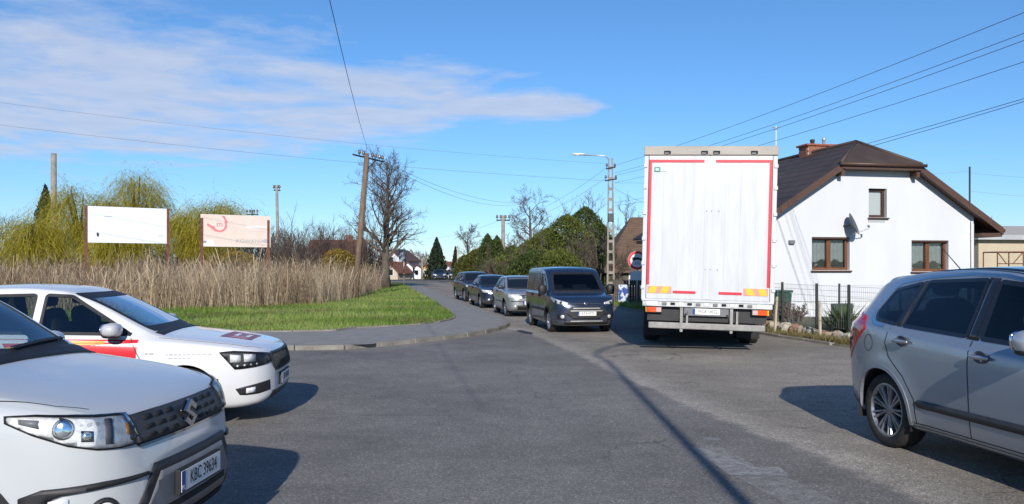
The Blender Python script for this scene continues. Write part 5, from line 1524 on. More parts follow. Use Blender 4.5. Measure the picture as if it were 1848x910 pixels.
    # metal tile ribs: rolls down the slopes, steps along them
    for side in (-1, 1):
        rb = MB()
        X = cx + side * (cx + e)
        k = 0
        yy = fo + .28
        while yy < bo - .1:
            top = (cx, ridge)
            if yy < fo + hipback: 
                q = (yy - fo) / hipback; top = (cx + side * hx * (1 - q), hz + (ridge - hz) * q)
            rb.tube([(X, yy, ez - .002), (top[0], yy, top[1] - .002)], .012, 4, False); yy += .28
        st = MB()
        for k in range(1, 13):
            z = ez + k * .22
            x = cx + side * (ridge - z) / sl
            y0 = fo if z < hz else fo + hipback * (z - hz) / (ridge - hz)
            st.bx(x - .010, x + .010, y0 + .02, bo - .02, z - .004, z + .004)
        st.build('tile_steps', M['roof_brown'], lf if side < 0 else rg)
    rbh = MB()
    for k in range(-5, 6):
        x = cx + k * .24
        if abs(x - cx) < hx:
            f = 1 - abs(x - cx) / hx
            rbh.tube([(x, fo - .05, hz), (x, fo - .05 + (hipback + .05) * f, hz + (ridge - hz) * f)], .010, 4, False)
    for p0, p1 in (((cx, fo + hipback, ridge + .02), (cx, bo, ridge + .02)), ((cx - hx - .08, fo, hz), (cx, fo + hipback, ridge + .02)), ((cx + hx + .08, fo, hz), (cx, fo + hipback, ridge + .02))):
        MB().tube([p0, p1], .055, 8).build('ridge_cap', M['roof_brown'], rt, smooth=True)
    # verge boards along the gable, fascia under the hip, gutter
    for s in (-1, 1):
        xa, xb = cx + s * (cx + e), cx + s * (hx + .02)
        v = MB(); v.add([(xa, fo - .012, ez - .02), (xb, fo - .012, hz - .02), (xb, fo - .012, hz - .24), (xa, fo - .012, ez - .24), (xa, fo + .02, ez - .02), (xb, fo + .02, hz - .02), (xb, fo + .02, hz - .24), (xa, fo + .02, ez - .24)],
                        [(0, 1, 2, 3), (7, 6, 5, 4), (0, 4, 5, 1), (3, 2, 6, 7), (0, 3, 7, 4), (1, 5, 6, 2)])
        v.build('verge_board', M['fascia'], rt)
        so = MB(); so.add([(xa, fo + .02, ez - .17), (xb, fo + .02, hz - .17), (xb, .0, hz - .17), (xa, .0, ez - .17)], [(0, 1, 2, 3)]); so.build('soffit', M['fascia'], rt)
        MB().tube([(xa + s * .06, fo + .05, ez - .10), (xa + s * .06, bo, ez - .10)], .065, 10).build('gutter', M['fascia'], rt, smooth=True)
        # boxed eave seen from the front
        MB().bx(xa - s * .02, xa - s * (e - .02), fo + .03, bo, ez - .30, ez - .18).build('eave_box', M['fascia'], rt)
    MB().bx(cx - hx - .06, cx + hx + .06, fo - .03, fo + .01, hz - .20, hz - .035).build('hip_fascia', M['fascia'], rt)
    MB().bx(cx - hx, cx + hx, fo + .01, .0, hz - .20, hz - .15).build('soffit', M['fascia'], rt)
    MB().tube([(cx - hx - .16, fo - .10, hz - .06), (cx + hx + .16, fo - .10, hz - .06)], .055, 10).build('gutter', M['fascia'], rt, smooth=True)
    for x in (cx - hx + .02, cx + hx - .02):
        MB().bx(x - .06, x + .06, fo + .05, .0, hz - .40, hz - .20).build('bracket', M['fascia'], rt)
    # windows
    for i, (a, b, c_, d) in enumerate(wins):
        w = empty('window', ((a + b) / 2, .16, c_), parent=rt)
        W2, H = (b - a) / 2, d - c_
        mm = M['wood'] if i < 2 else M['wood_d']
        fw = .085
        f = MB()
        f.bx(-W2, -W2 + fw, -.03, .05, 0, H); f.bx(W2 - fw, W2, -.03, .05, 0, H)
        f.bx(-W2 + fw, W2 - fw, -.028, .05, H - fw, H); f.bx(-W2 + fw, W2 - fw, -.028, .05, 0, fw)
        if i < 2: f.bx(-.07, .07, -.034, .05, fw, H - fw)
        f.build('frame', mm, w)
        MB().bx(-W2 + .03, W2 - .03, .02, .026, .03, H - .03).build('pane', M['pane'], w)
        MB().bx(-W2 - .04, W2 + .04, -.24, .0, -.055, -.012).build('sill', M['wood_d'], w)
        if i < 2:
            MB().bx(-W2, W2, -.145, -.06, H - .06, H).build('shutter_box', M['wood_d'], w)
            lc = MB(); nn = 28
            vs = []
            for k in range(nn + 1):
                x = -W2 + .04 + (2 * W2 - .08) * k / nn
                vs += [(x, .10 + .02 * math.sin(k * 1.9), .30 + .05 * math.cos(k * .6)), (x, .10 + .02 * math.sin(k * 1.9 + .4), H - .12)]
            lc.add(vs, [(2 * k, 2 * k + 2, 2 * k + 3, 2 * k + 1) for k in range(nn)]); lc.build('lace_curtain', M['lace'], w)
            lf_ = MB(); pt = MB()
            for k in range(70):
                x = random.uniform(-W2 + .12, W2 - .12); z = random.uniform(.10, .30); y = random.uniform(.045, .075)
                if abs(x) < .09: continue
                l = random.uniform(.02, .055); a_ = random.uniform(0, 6.28)
                (lf_ if random.random() < .72 else pt).add([(x, y, z), (x + l * math.cos(a_) * .5, y, z + l * .4), (x + l * math.cos(a_), y + .01, z + l * math.sin(a_)), (x - l * .3, y, z + l * .5)], [(0, 1, 2, 3)])
            lf_.build('house_plants', M['leaf'], w); pt.build('flowers', M['petal'], w)
        else:
            MB().bx(-W2 + fw + .005, W2 - fw - .005, .04, .045, fw, H - fw).build('blind', pmat('white_blind', (.80, .80, .80), .8), w)
    # plaques, vents, basement windows
    def quad(nm, x0, x1, z0, z1, mat, dep=.03, par=rt): return MB().bx(x0, x1, -dep, .0 if z0 > .6 else .028, z0, z1).build(nm, mat, par, bevel=.005)
    quad('wall_lamp', .62, .80, 2.42, 2.53, M['mid_grey'], .10)
    quad('vent_strip', 3.40, 4.0, 3.13, 3.19, pmat('pale_vent', (.45, .46, .46), .7), .02)
    g = quad('basement_window', .38, .84, .36, .56, pmat('block_glass', (.40, .43, .46), .35, nscale=20, namt=.15), .02)
    q = MB(); q.bx(.36, .86, -.05, -.02, .34, .365); q.bx(.36, .86, -.05, -.02, .555, .58); q.bx(.36, .385, -.05, -.02, .365, .555); q.bx(.835, .86, -.05, -.02, .365, .555); q.bx(.60, .62, -.045, -.02, .365, .555)
    q.build('basement_frame', M['plinth'], rt)
    quad('basement_hatch', 2.1, 2.85, .04, .55, pmat('green_hatch', (.035, .06, .045), .5, nscale=8, namt=.3), .03)
    # chimney with individual bricks, cowls
    ch = empty('chimney', (cx + .35, 3.9, 0), parent=rt)
    zt = ridge + .25
    MB().bx(-.52, .52, -.30, .30, ridge - .9, zt - .005).build('core', M['mortar'], ch)
    bme = MB().box((0, 0, 0), (.118, .055, .030)).mesh('brick'); bme.materials.append(M['brick'])
    for r_ in range(16):
        z = ridge - .85 + r_ * .075
        if z > zt - .03: break
        for s in (-1, 1):
            for k in range(4):
                o = bpy.data.objects.new('brick', bme); COL.objects.link(o); o.parent = ch; o.location = (-.385 + k * .255 + (.02 if r_ % 2 else -.02), s * .262, z)
            for k in range(2):
                o = bpy.data.objects.new('brick', bme); COL.objects.link(o); o.parent = ch; o.location = (s * .482, -.125 + k * .25, z); o.rotation_euler = (0, 0, math.pi / 2)
    MB().bx(-.60, .60, -.38, .38, zt, zt + .07).build('chimney_cap', M['brick'], ch, bevel=.01)
    for x, h_, r_ in ((-.16, .22, .075), (.30, .30, .055)):
        MB().lathe([(r_, 0), (r_, h_ * .6), (r_ * 1.25, h_ * .65), (r_ * 1.1, h_ * .9), (.01, h_)], 'z', 14, (x, 0, zt + .07)).build('flue_cowl', M['steel'] if x < 0 else M['galv'], ch, smooth=True)
    # aerial mast
    am = MB(); am.tube([(cx - 1.15, 4.1, ridge - .8), (cx - 1.15, 4.1, ridge + 1.0)], .022, 6); am.tube([(cx - 1.30, 4.1, ridge + .95), (cx - 1.0, 4.1, ridge + .95)], .015, 5); am.tube([(cx - 1.15, 3.95, ridge + .88), (cx - 1.15, 4.25, ridge + .88)], .012, 5)
    am.build('aerial_mast', M['galv'], rt)
    for z in (.9, 1.5):
        MB().sell((-.55 + z, -.0 + .5 + z, rz(-.55 + z) + .02), (.05, .05, .03), 2, 10, 6).build('roof_vent', M['roof_brown'], rt, smooth=True)
    # downpipe at the right corner
    MB().tube([(Wd - .12, -.06, .1), (Wd - .12, -.06, wz(Wd) - .15)], .038, 8).build('downpipe', M['render'], rt, smooth=True)
    MB().tube([(Wd + .04, .2, .1), (Wd + .04, .2, wz(Wd) - .1)], .045, 8).build('downpipe', M['fascia'], rt, smooth=True)
    # satellite dish: a thing of its own on the wall
    ds = empty('satellite_dish', tuple(A + u * 2.62 + nb * -.30) + (3.02,), th + R(18))
    tag(ds, 'grey satellite dish fixed to the white gable above the left window', 'dish')
    dm = MB(); prof = [(0, 0), (.12, -.008), (.22, -.03), (.30, -.062), (.345, -.085)]
    dm.lathe(prof, 'y', 32); dm.lathe([(r_, h_ + .008) for r_, h_ in prof], 'y', 32); d_ = dm.build('reflector', pmat('dish_grey', (.095, .10, .11), .5), ds, smooth=True, fix=False)
    d_.rotation_euler = (R(-22), 0, R(28)); d_.scale = (.9, 1, 1.05)
    MB().tube([(0, -.02, -.30), (.30, -.36, -.14), (.34, -.40, -.08)], .014, 6).build('feed_arm', M['galv'], ds)
    MB().tube([(.33, -.39, -.09), (.33, -.34, -.03)], .035, 8).build('feed_horn', M['mid_grey'], ds)
    MB().tube([(0, 0, 0), (0, .17, -.02), (0, .30, -.02)], .025, 6).build('wall_bracket', M['steel'], ds)
build_house()

# ------------------------------------------------------------ fence, edging stones, bin, stakes
def build_fence():
    line = [(6.95, 24.2), (7.22, 22.2), (7.46, 20.35), (7.66, 18.9), (7.86, 17.4), (8.35, 15.6), (9.2, 13.9)]
    rt = empty('wire_fence', (line[0][0], line[0][1], 0)); tag(rt, 'wire mesh fence on dark posts in front of the white house', 'fence')
    o0 = Vector((line[0][0], line[0][1], 0))
    dg = pmat('dark_green_post', (.014, .022, .018), .5)
    wire = pmat('fence_wire', (.30, .32, .32), .5, metal=.4)
    L = [Vector((x, y, 0)) - o0 for x, y in line]
    for p in L:
        MB().bx(p.x - .025, p.x + .025, p.y - .025, p.y + .025, 0, 1.30).build('post', dg, rt)
    for a, b in zip(L[:-1], L[1:]):
        m = MB(); d = b - a; l = d.length
        for z in (.28, .46, .64, .82, 1.0, 1.14, 1.25):
            m.tube([a + Vector((0, 0, z)), b + Vector((0, 0, z))], .004, 3, False)
        k = int(l / .075)
        for i in range(1, k):
            q = a + d * (i / k); m.tube([q + Vector((0, 0, .26)), q + Vector((0, 0, 1.26))], .0028, 3, False)
        m.build('mesh_panel', wire, rt, fix=False)
    # second short run in the garden
    rt2 = empty('garden_fence', (8.9, 22.6, 0)); tag(rt2, 'short dark garden fence run between the wire fence and the white house', 'fence')
    for k, (x, y) in enumerate(((0, 0), (1.1, -1.2), (2.2, -2.4))):
        MB().bx(x - .022, x + .022, y - .022, y + .022, 0, 1.25).build('post', dg, rt2)
    m = MB()
    for z in (.3, .6, .9, 1.2): m.tube([(0, 0, z), (2.2, -2.4, z)], .004, 3, False)
    m.build('mesh_panel', wire, rt2, fix=False)
    # edging of rough stones
    ed = empty('stone_edging', (7.0, 24.0, 0)); tag(ed, 'row of rough pale stones edging the verge below the wire fence', 'stones')
    smats = [pmat('field_stone_%s' % n, c, .9, nscale=6, namt=.35, bscale=12, bstr=.8) for n, c in (('pale', (.42, .38, .32)), ('grey', (.30, .29, .27)), ('buff', (.36, .29, .22)), ('rust', (.30, .17, .12)))]
    pts = resample([(6.78, 24.6), (7.03, 22.2), (7.27, 20.3), (7.47, 18.9), (7.67, 17.4), (8.15, 15.6)], .27)
    for i, (x, y) in enumerate(pts):
        mb = MB(); r_ = (random.uniform(.10, .17), random.uniform(.11, .15), random.uniform(.09, .15))
        mb.sell((0, 0, 0), r_, random.uniform(2.2, 3.6), 10, 6)
        mb.v = [(a + random.uniform(-.02, .02), b + random.uniform(-.02, .02), c + random.uniform(-.02, .02)) for a, b, c in mb.v]
        o = mb.build('stone', smats[(i * 7 + i // 3) % 4], ed); o.location = (x - 7.0 + random.uniform(-.05, .05), y - 24.0, r_[2] * .62 + .03); o.rotation_euler = (0, 0, random.uniform(0, 3))
    # soil bed behind the stones
    tag(flat_poly('garden_bed', [(6.95, 24.6), (7.2, 22.2), (7.44, 20.3), (7.64, 18.9), (7.84, 17.4), (8.4, 15.5), (18, 12), (18, 26.5), (8, 25.6)], .16, pmat('garden_soil', (.12, .105, .07), .95, nscale=1.3, col2=(.07, .085, .035), detail=9, bscale=20, bstr=.7), .15), kind='structure')
    for i, (px, py, h_, lab) in enumerate(((1398, 603, .92, 'pale wooden stake on the verge nearest the truck'), (1480, 613, .88, 'pale wooden stake on the verge nearest the crossover'))):
        x, y = G(px, py)
        m = MB().box((0, 0, h_ / 2), (.028, .022, h_ / 2), .3, .8)
        m.lathe([(.03, h_ - .12), (.035, h_ - .08), (.03, h_ - .04)], 'z', 8)
        o = m.build('wooden_stake', pmat('bleached_wood_%d' % i, (.50, .44, .34), .9, nscale=9, namt=.3, stretch=(1, 1, .2)), None, loc=(x, y, .03)); o.rotation_euler = (R(2), R(3 if i == 0 else -1.5), 0)
        tag(o, lab, 'stake', 'wooden stakes on the verge')
    # wheelie bin
    bn = empty('wheelie_bin', (XP(1407, 24.0), 24.0, .16), .2); tag(bn, 'green wheelie bin behind the wire fence near the truck', 'bin')
    gm = pmat('bin_green', (.012, .065, .045), .45, nscale=8, namt=.2)
    MB().box((0, 0, .42), (.20, .24, .38), 0, 1.18).build('tub', gm, bn, bevel=.03)
    MB().box((0, 0, .84), (.26, .31, .035)).build('lid', gm, bn, bevel=.02)
    for s in (-1, 1): MB().lathe([(.0, -.03), (.09, -.03), (.09, .03), (0, .03)], 'x', 16, (s * .2, .22, .09)).build('wheel', M['rubber'], bn)
    MB().tube([(-.2, .32, .82), (.2, .32, .82)], .018, 6).build('handle', gm, bn)
build_fence()
# ------------------------------------------------------------ poles, lamps, wires
M['old_wood'] = pmat('weathered_pole_wood', (.185, .125, .085), .9, nscale=5, namt=.35, stretch=(3, 3, .25), bscale=20, bstr=.5)
M['concrete'] = pmat('pole_concrete', (.27, .24, .21), .9, nscale=3, namt=.25, bscale=30, bstr=.4)
M['porcelain'] = pmat('insulator', (.10, .07, .06), .3, coat=.4)
def insulator(mb, p, s=1.0): mb.lathe([(.012 * s, -.10 * s), (.012 * s, 0), (.055 * s, .01 * s), (.06 * s, .05 * s), (.04 * s, .07 * s), (.055 * s, .10 * s), (.03 * s, .14 * s), (.0, .15 * s)], 'z', 8, p)
def wood_pole():
    b = P(645, 482, 45); t = P(662, 277, 45.3)
    rt = empty('wooden_utility_pole', (b[0], b[1], 0)); tag(rt, 'weathered wooden utility pole leaning right beside the large bare tree', 'pole')
    o = Vector((b[0], b[1], 0)); top = Vector(t) - o; foot = Vector((-.14, 0, -.1))
    MB().tube([foot, foot.lerp(top, .5), top], [.17, .15, .125], 12).build('shaft', M['old_wood'], rt, smooth=True)
    a0, a1 = Vector(P(637, 279, 44.3)) - o, Vector(P(692, 292, 47.2)) - o
    MB().tube([a0, a1], .05, 6).build('crossarm', M['steel'], rt)
    MB().tube([a0.lerp(a1, .75), top.lerp(foot, .12)], .03, 5).build('brace', M['steel'], rt)
    for f in (.20, .33, .62, .74, .86, .96):
        m = MB(); insulator(m, a0.lerp(a1, f) + Vector((0, 0, .12)), 1.5); m.build('insulator', M['porcelain'], rt, smooth=True)
    MB().tube([top.lerp(foot, .03) + Vector((.16, -.05, 0)), top.lerp(foot, .5) + Vector((.18, -.02, 0)), foot.lerp(top, .1) + Vector((.2, 0, 0))], .018, 5).build('down_cable', M['black'], rt)
    return o
wood_pole()
def lattice_pole():
    Y = 42.0; x = XP(1102, Y)
    rt = empty('concrete_lamp_pole', (x, Y, 0)); tag(rt, 'slotted concrete utility pole carrying a street lamp left of the truck', 'pole')
    H = 7.2
    for s in (-1, 1):
        MB().tube([(s * .17, 0, 0), (s * .09, 0, H)], [.062, .05], 4).build('leg', M['concrete'], rt)
    for k in range(13):
        z = .35 + k * .53; w = .17 - .08 * z / H
        MB().bx(-w, w, -.05, .05, z - .07, z + .07).build('rung', M['concrete'], rt)
    for z, l in ((6.7, .24), (6.1, .30)):
        a = MB().tube([(-l, -.06, z - .05), (l, -.06, z + .05)], .035, 6).build('crossarm', M['steel'], rt)
        for s in (-1, 1):
            m = MB(); insulator(m, (s * l * .85, -.06, z + .08), 1.0); m.build('insulator', M['porcelain'], a, smooth=True)
    MB().bx(-.14, .14, -.16, -.06, 4.0, 4.4).build('junction_box', M['steel'], rt, bevel=.02)
    q = Vector(P(1040, 278, Y)) - Vector((x, Y, 0))
    MB().tube([(-.05, 0, H - .1), (-.3, 0, H + .12), (q.x + .35, 0, q.z - .06)], .03, 8).build('lamp_arm', M['galv'], rt, smooth=True)
    l = MB(); l.sell((q.x + .12, 0, q.z - .01), (.36, .11, .06), 2.4, 16, 8); l.build('lamp_head', pmat('lamp_head_white', (.66, .68, .68), .4), rt, smooth=True)
    MB().sell((q.x + .08, 0, q.z - .06), (.22, .08, .03), 2.2, 12, 6).build('lamp_glass', M['lamp_white'], rt, smooth=True)
lattice_pole()
def plain_pole(px, ytop, Y, rad, name, label, mat, arm=0.0, lean=0.0, collar=False):
    x = XP(px, Y); H = EYE + (HYP - ytop) / FPX * Y
    rt = empty(name, (x, Y, 0)); tag(rt, label, 'pole')
    MB().tube([(0, 0, -.1), (lean / 2, 0, H / 2), (lean, 0, H)], [rad * 1.25, rad * 1.1, rad], 10).build('shaft', mat, rt, smooth=True)
    if arm:
        a = MB().tube([(lean - arm, 0, H - .35), (lean + arm, .2, H - .35)], .05, 5).build('crossarm', M['steel'], rt)
        for s in (-1, -.4, .4, 1):
            m = MB(); insulator(m, (lean + s * arm * .9, 0, H - .2), 1.6); m.build('insulator', M['porcelain'], a, smooth=True)
    if collar:
        for z in (H - .25, H - .75, H - 1.3):
            MB().lathe([(rad * 1.05, z - .06), (rad * 1.5, z - .05), (rad * 1.5, z + .05), (rad * 1.05, z + .06)], 'z', 10).build('collar', M['steel'], rt)
    return rt
plain_pole(97, 277, 62, .20, 'concrete_pole', 'tall bare concrete pole rising behind the dark spruce on the far left', M['concrete'])
plain_pole(503, 335, 62, .10, 'old_telegraph_pole', 'grey slim pole standing just right of the faded pink billboard', M['concrete'], .22, lean=-.15)
plain_pole(908, 389, 62, .13, 'roadside_pole', 'concrete pole standing among the evergreens behind the queue of cars', M['concrete'], .5)
plain_pole(1750, 301, 50, .05, 'thin_metal_mast', 'thin dark metal mast behind the right slope of the white house', M['steel'], 0, collar=False)
plain_pole(826, 447, 104, .09, 'yellowish_lamp_post', 'slim pale post in front of the dark fir at the far bend', pmat('pale_post', (.45, .45, .33), .6))
plain_pole(762, 466, 100, .10, 'grey_post', 'slim grey post left of the dark fir at the far bend', M['concrete'])
plain_pole(455, 379, 66, .05, 'small_mast', 'small mast with crossarm peeping over the pink billboard', M['steel'], .45)

# street lamp behind the camera: its shadow lies across the junction
def near_lamp():
    bx_, by_ = 1.62, -2.2
    rt = empty('tall_street_lamp', (bx_, by_, 0)); tag(rt, 'tall street lamp behind the viewer whose shadow crosses the junction', 'street lamp')
    tn = math.tan(R(SUN_EL))
    H1 = (15.1 - by_) * tn
    pts = [(0, 0, 0), (-.02, 0, H1 * .5), (-.04, 0, H1)]
    arc = [(G(1062, 650), 0), (G(1060.5, 643), 0), (G(1063, 637), 0), (G(1070, 632), 0), (G(1082, 627.5), 0), (G(1098, 624), 0), (G(1112, 621.5), 0)]
    for (gx_, gy_), _ in arc[1:]:
        pts.append((gx_ - bx_, 0, (gy_ - by_) * tn))
    MB().tube(pts[:3], [.075, .062, .05], 12).build('shaft', M['galv'], rt, smooth=True)
    MB().tube(pts[2:], .04, 8).build('lamp_arm', M['galv'], rt, smooth=True)
    e = pts[-1]
    MB().sell((e[0] + .05, 0, e[2] + .03), (.22, .14, .08), 2.4, 16, 8).build('lamp_head', M['mid_grey'], rt, smooth=True)
near_lamp()

cable = pmat('overhead_cable', (.10, .10, .11), .6)
def wire(a, b, sag, label, r=.011, n=18):
    r *= .62
    a, b = Vector(a), Vector(b); pts = []
    for k in range(n + 1):
        t = k / n; p = a.lerp(b, t); p.z -= sag * 4 * t * (1 - t); pts.append(p - a)
    o = MB().tube(pts, r, 4, False).build('overhead_wire', cable, None, fix=False, loc=tuple(a))
    return tag(o, label, 'wire', 'overhead wires')
wire(P(664, 270, 45.3), (XP(620, 14) + 2.4, -4, 6.4), .55, 'steep overhead wire running from the top edge down to the leaning wooden pole', .014)
wire(P(1102, 327, 42), P(-420, 172, 29), .35, 'lower of the two long wires crossing the sky from the left edge')
wire(P(1100, 296, 42), P(-420, 128, 29), .35, 'upper of the two long wires crossing the sky from the left edge', .009)
wire(P(690, 290, 47.0), P(945, 366, 75), .7, 'upper of two sagging wires running from the leaning pole towards the far trees', .016)
wire(P(688, 292, 46.8), P(940, 369, 75), .9, 'lower of two sagging wires running from the leaning pole towards the far trees', .016)
wire(P(1108, 299, 42), (XP(1776, 14) + 2.2, 8, 6.3), .25, 'topmost wire rising from the lamp pole over the truck to the upper right corner')
wire(P(1110, 312, 42), (XP(1848, 14) + 2.0, 8, 6.15), .30, 'second wire below the top one rising over the truck to the upper right')
wire(P(1110, 317, 42), (XP(1848, 14) + 1.9, 8.4, 6.02), .32, 'third wire rising over the truck to the right edge near the top corner')
wire(P(1110, 330, 42), (XP(1848, 14) + 2.4, 8, 5.75), .30, 'fourth and lowest of the bundle of wires rising over the truck')
wire(P(1108, 366, 42), P(2050, 118, 13), .25, 'upper of two wires passing over the hip of the white house to the right edge')
wire(P(1108, 372, 42), P(2050, 122, 13), .28, 'lower of two wires passing over the hip of the white house to the right edge')
wire(P(1106, 330, 42), P(1750, 309, 50), .25, 'wire from the lamp pole passing behind the truck to the thin mast')
wire(P(1750, 312, 50), P(2100, 316, 50), .3, 'upper wire leading right from the thin mast behind the house')
wire(P(1750, 345, 50), P(2100, 352, 50), .3, 'lower wire leading right from the thin mast behind the house')
wire(P(1106, 338, 42), P(1215, 380, 48), .2, 'short wire dropping from the lamp pole behind the left edge of the truck')
wire(P(1098, 300, 42), P(908, 398, 62), .5, 'upper wire sloping left from the lamp pole towards the roadside pole', .010)
wire(P(1098, 318, 42), P(910, 404, 62), .5, 'lower wire sloping left from the lamp pole towards the roadside pole', .010)
wire(P(904, 397, 62), P(765, 430, 100), .4, 'faint far wire left of the roadside pole above the road', .012)

# ------------------------------------------------------------ billboards and signs
rust = pmat('rusty_steel', (.16, .065, .045), .85, nscale=7, namt=.4)
def billboard(name, label, c0, c1, Y0, Y1, face, posts, extra=None):
    """c0/c1: (px, ytop, ybottom) of the two ends"""
    a, b = Vector(P(c0[0], c0[1], Y0)), Vector(P(c1[0], c1[1], Y1))
    zb = (P(c0[0], c0[2], Y0)[2] + P(c1[0], c1[2], Y1)[2]) / 2; zt = (a.z + b.z) / 2
    d = Vector((b.x - a.x, b.y - a.y)); W = d.length; H = zt - zb
    rt = empty(name, ((a.x + b.x) / 2, (a.y + b.y) / 2, 0), math.atan2(d.y, d.x)); tag(rt, label, 'billboard')
    pn = MB().bx(-W / 2, W / 2, -.03, .03, zb, zt).build('panel', face, rt, bevel=.008)
    fr = MB()
    for z in (zb + .04, (zb + zt) / 2, zt - .04): fr.bx(-W / 2 + .02, W / 2 - .02, .032, .08, z - .03, z + .03)
    fr.build('back_rail', rust, rt)
    for s, k in zip((-1, 1), posts):
        MB().bx(s * (W / 2 + k) - .06, s * (W / 2 + k) + .06, -.05, .07, 0, zt + (.02 if k > 0 else -.2)).build('post', rust, rt)
        MB().tube([(s * (W / 2 + k), .08, zb), (s * (W / 2 + k), 1.2, 0)], .04, 5).build('stay', rust, rt)
    return rt, pn, W, H, zb
bb, pn, W, H, zb = billboard('blank_billboard', 'blank white billboard on rusty posts among the dry reeds', (158, 371, 438), (301, 378, 440), 39.5, 41.5, pmat('blank_board', (.80, .82, .84), .55, nscale=1.2, namt=.03, detail=9), (.07, .05))
tear = MB(); tear.add([(-W * .5 + .42, -.034, zb + .50), (-W * .5 + .50, -.034, zb + .42), (-W * .5 + .47, -.034, zb + .28), (-W * .5 + .40, -.034, zb + .30), (-W * .5 + .38, -.034, zb + .44)], [(0, 1, 2, 3, 4)])
tear.build('torn_patch', M['dark_grey'], bb)
for x, z, l in ((-W * .25, H * .73 + zb, .34), (W * .42, zb + H * .22, .30)):
    MB().bx(x - l / 2, x + l / 2, -.036, -.0335, z - .012, z + .012).build('scratch', M['galv'], bb)
bb, pn, W, H, zb = billboard('faded_billboard', 'faded pale pink billboard with a red horn emblem, right of the blank one', (362, 387, 445), (488, 390, 447), 41.0, 43.0, pmat('faded_pink_print', (.77, .61, .51), .6, nscale=1.0, col2=(.78, .70, .63), detail=6), (-.05, -.12))
redp = pmat('faded_red_print', (.72, .24, .26), .6, nscale=3, namt=.15)
def arcpoly(cx, cz, r0, r1, a0, a1, n=14):
    return [(cx + r1 * math.cos(a0 + (a1 - a0) * k / n), cz + r1 * math.sin(a0 + (a1 - a0) * k / n)) for k in range(n + 1)] + [(cx + r0 * math.cos(a1 - (a1 - a0) * k / n), cz + r0 * math.sin(a1 - (a1 - a0) * k / n)) for k in range(n + 1)]
def flatp(name, poly, mat, y, parent):
    mb = MB(); n = len(poly); tr = tessellate_polygon([[Vector((x, z, 0)) for x, z in poly]])
    mb.add([(x, y, z) for x, z in poly] + [(x, y + .003, z) for x, z in poly], [tuple(t) for t in tr] + [(i, (i + 1) % n, (i + 1) % n + n, i + n) for i in range(n)])
    return mb.build(name, mat, parent)
lx, lz = -W * .24, zb + H * .66
em = flatp('horn_emblem', arcpoly(lx, lz + .03, .27, .37, R(195), R(395)), redp, -.0345, bb)
flatp('horn_bell', [(lx - .58, lz + .10), (lx - .30, lz - .06), (lx - .18, lz - .34), (lx - .32, lz - .22), (lx - .62, lz + .00)], redp, -.036, em)
flatp('horn_bell', [(lx + .10, lz + .48), (lx + .24, lz + .50), (lx + .42, lz + .16), (lx + .30, lz + .10), (lx + .22, lz + .34)], redp, -.036, em)
o = addmesh('lettering', text_mesh('m', .42, .001), redp, em); o.rotation_euler = (math.pi / 2, R(0), 0); o.location = (lx, -.037, lz + .06)
o = addmesh('lettering', text_mesh('KOWANIA', .26, .001, 1.15), pmat('faded_grey_print', (.42, .42, .42), .6), bb); o.rotation_euler = (math.pi / 2, 0, 0); o.location = (W * .20, -.0345, zb + .30)
wh = pmat('pale_print', (.82, .80, .78), .6); gp_ = pmat('grey_print', (.48, .46, .52), .6)
for x0, x1, z0, z1, m_ in ((W * .14, W * .44, .98, 1.10, wh), (W * .16, W * .42, .78, .83, pmat('pink_print', (.76, .58, .54), .6)), (-W * .49, -W * .32, .06, .34, wh), (-W * .47, -W * .42, .18, .30, gp_), (W * .40, W * .46, .24, .42, gp_), (-W * .49, W * .49, .03, .05, wh)):
    MB().bx(x0, x1, -.0335, -.0305, zb + z0, zb + z1).build('print_block', m_, bb)

def sign_post():
    Y = 33.0; x = XP(1150, Y); zc = EYE + (HYP - 470) / FPX * Y; r = .37
    rt = empty('weight_limit_sign', (x, Y, 0), R(-4)); tag(rt, 'round red-rimmed traffic sign half hidden behind the left edge of the truck', 'traffic sign')
    MB().tube([(0, .05, 0), (0, .05, zc + r)], .03, 8).build('post', M['galv'], rt, smooth=True)
    MB().lathe([(0, -.012), (r, -.012), (r, .012), (0, .012)], 'y', 36, (0, 0, zc)).build('disc', pmat('sign_white', (.80, .80, .80), .4), rt)
    MB().lathe([(r * .74, -.0155), (r * .985, -.0155), (r * .985, -.0125), (r * .74, -.0125)], 'y', 36, (0, 0, zc), True).build('red_rim', pmat('sign_red', (.62, .02, .03), .4), rt)
    t = MB(); t.bx(-.20, .06, -.016, -.0125, zc + .02, zc + .12); t.bx(.06, .18, -.016, -.0125, zc + .02, zc + .09)
    for xx in (-.13, .12): t.lathe([(0, -.0165), (.035, -.0165), (.035, -.0125)], 'y', 14, (xx, 0, zc + .01))
    t.build('lorry_symbol', M['ink'], rt)
    o = addmesh('lettering', text_mesh('15t', .17, .001), M['ink'], rt); o.rotation_euler = (math.pi / 2, 0, 0); o.location = (.0, -.0155, zc - .12)
    MB().bx(-.28, .28, -.012, .012, zc - r - .42, zc - r - .06).build('supplementary_plate', pmat('sign_plate', (.74, .75, .77), .4), rt)
sign_post()
def back_sign():
    Y = 68.0; x = XP(729, Y)
    rt = empty('road_sign', (x, Y, .1), R(8)); tag(rt, 'grey-backed road sign on a slim post at the tip of the grass verge', 'traffic sign')
    z1 = EYE + (HYP - 452) / FPX * Y; z0 = EYE + (HYP - 475) / FPX * Y
    MB().tube([(0, 0, 0), (0, 0, z1 + .1)], .045, 8).build('post', M['galv'], rt, smooth=True)
    MB().bx(-.42, -.06, .05, .07, z0, z1).build('panel', pmat('sign_back', (.30, .34, .40), .5), rt, bevel=.005)
    MB().bx(.02, .14, .05, .07, z0 - .1, z1).build('panel', pmat('sign_blue', (.05, .09, .16), .5), rt, bevel=.005)
    MB().bx(-.44, .16, .02, .05, z1 - .12, z1 - .04).build('bracket', M['galv'], rt)
back_sign()

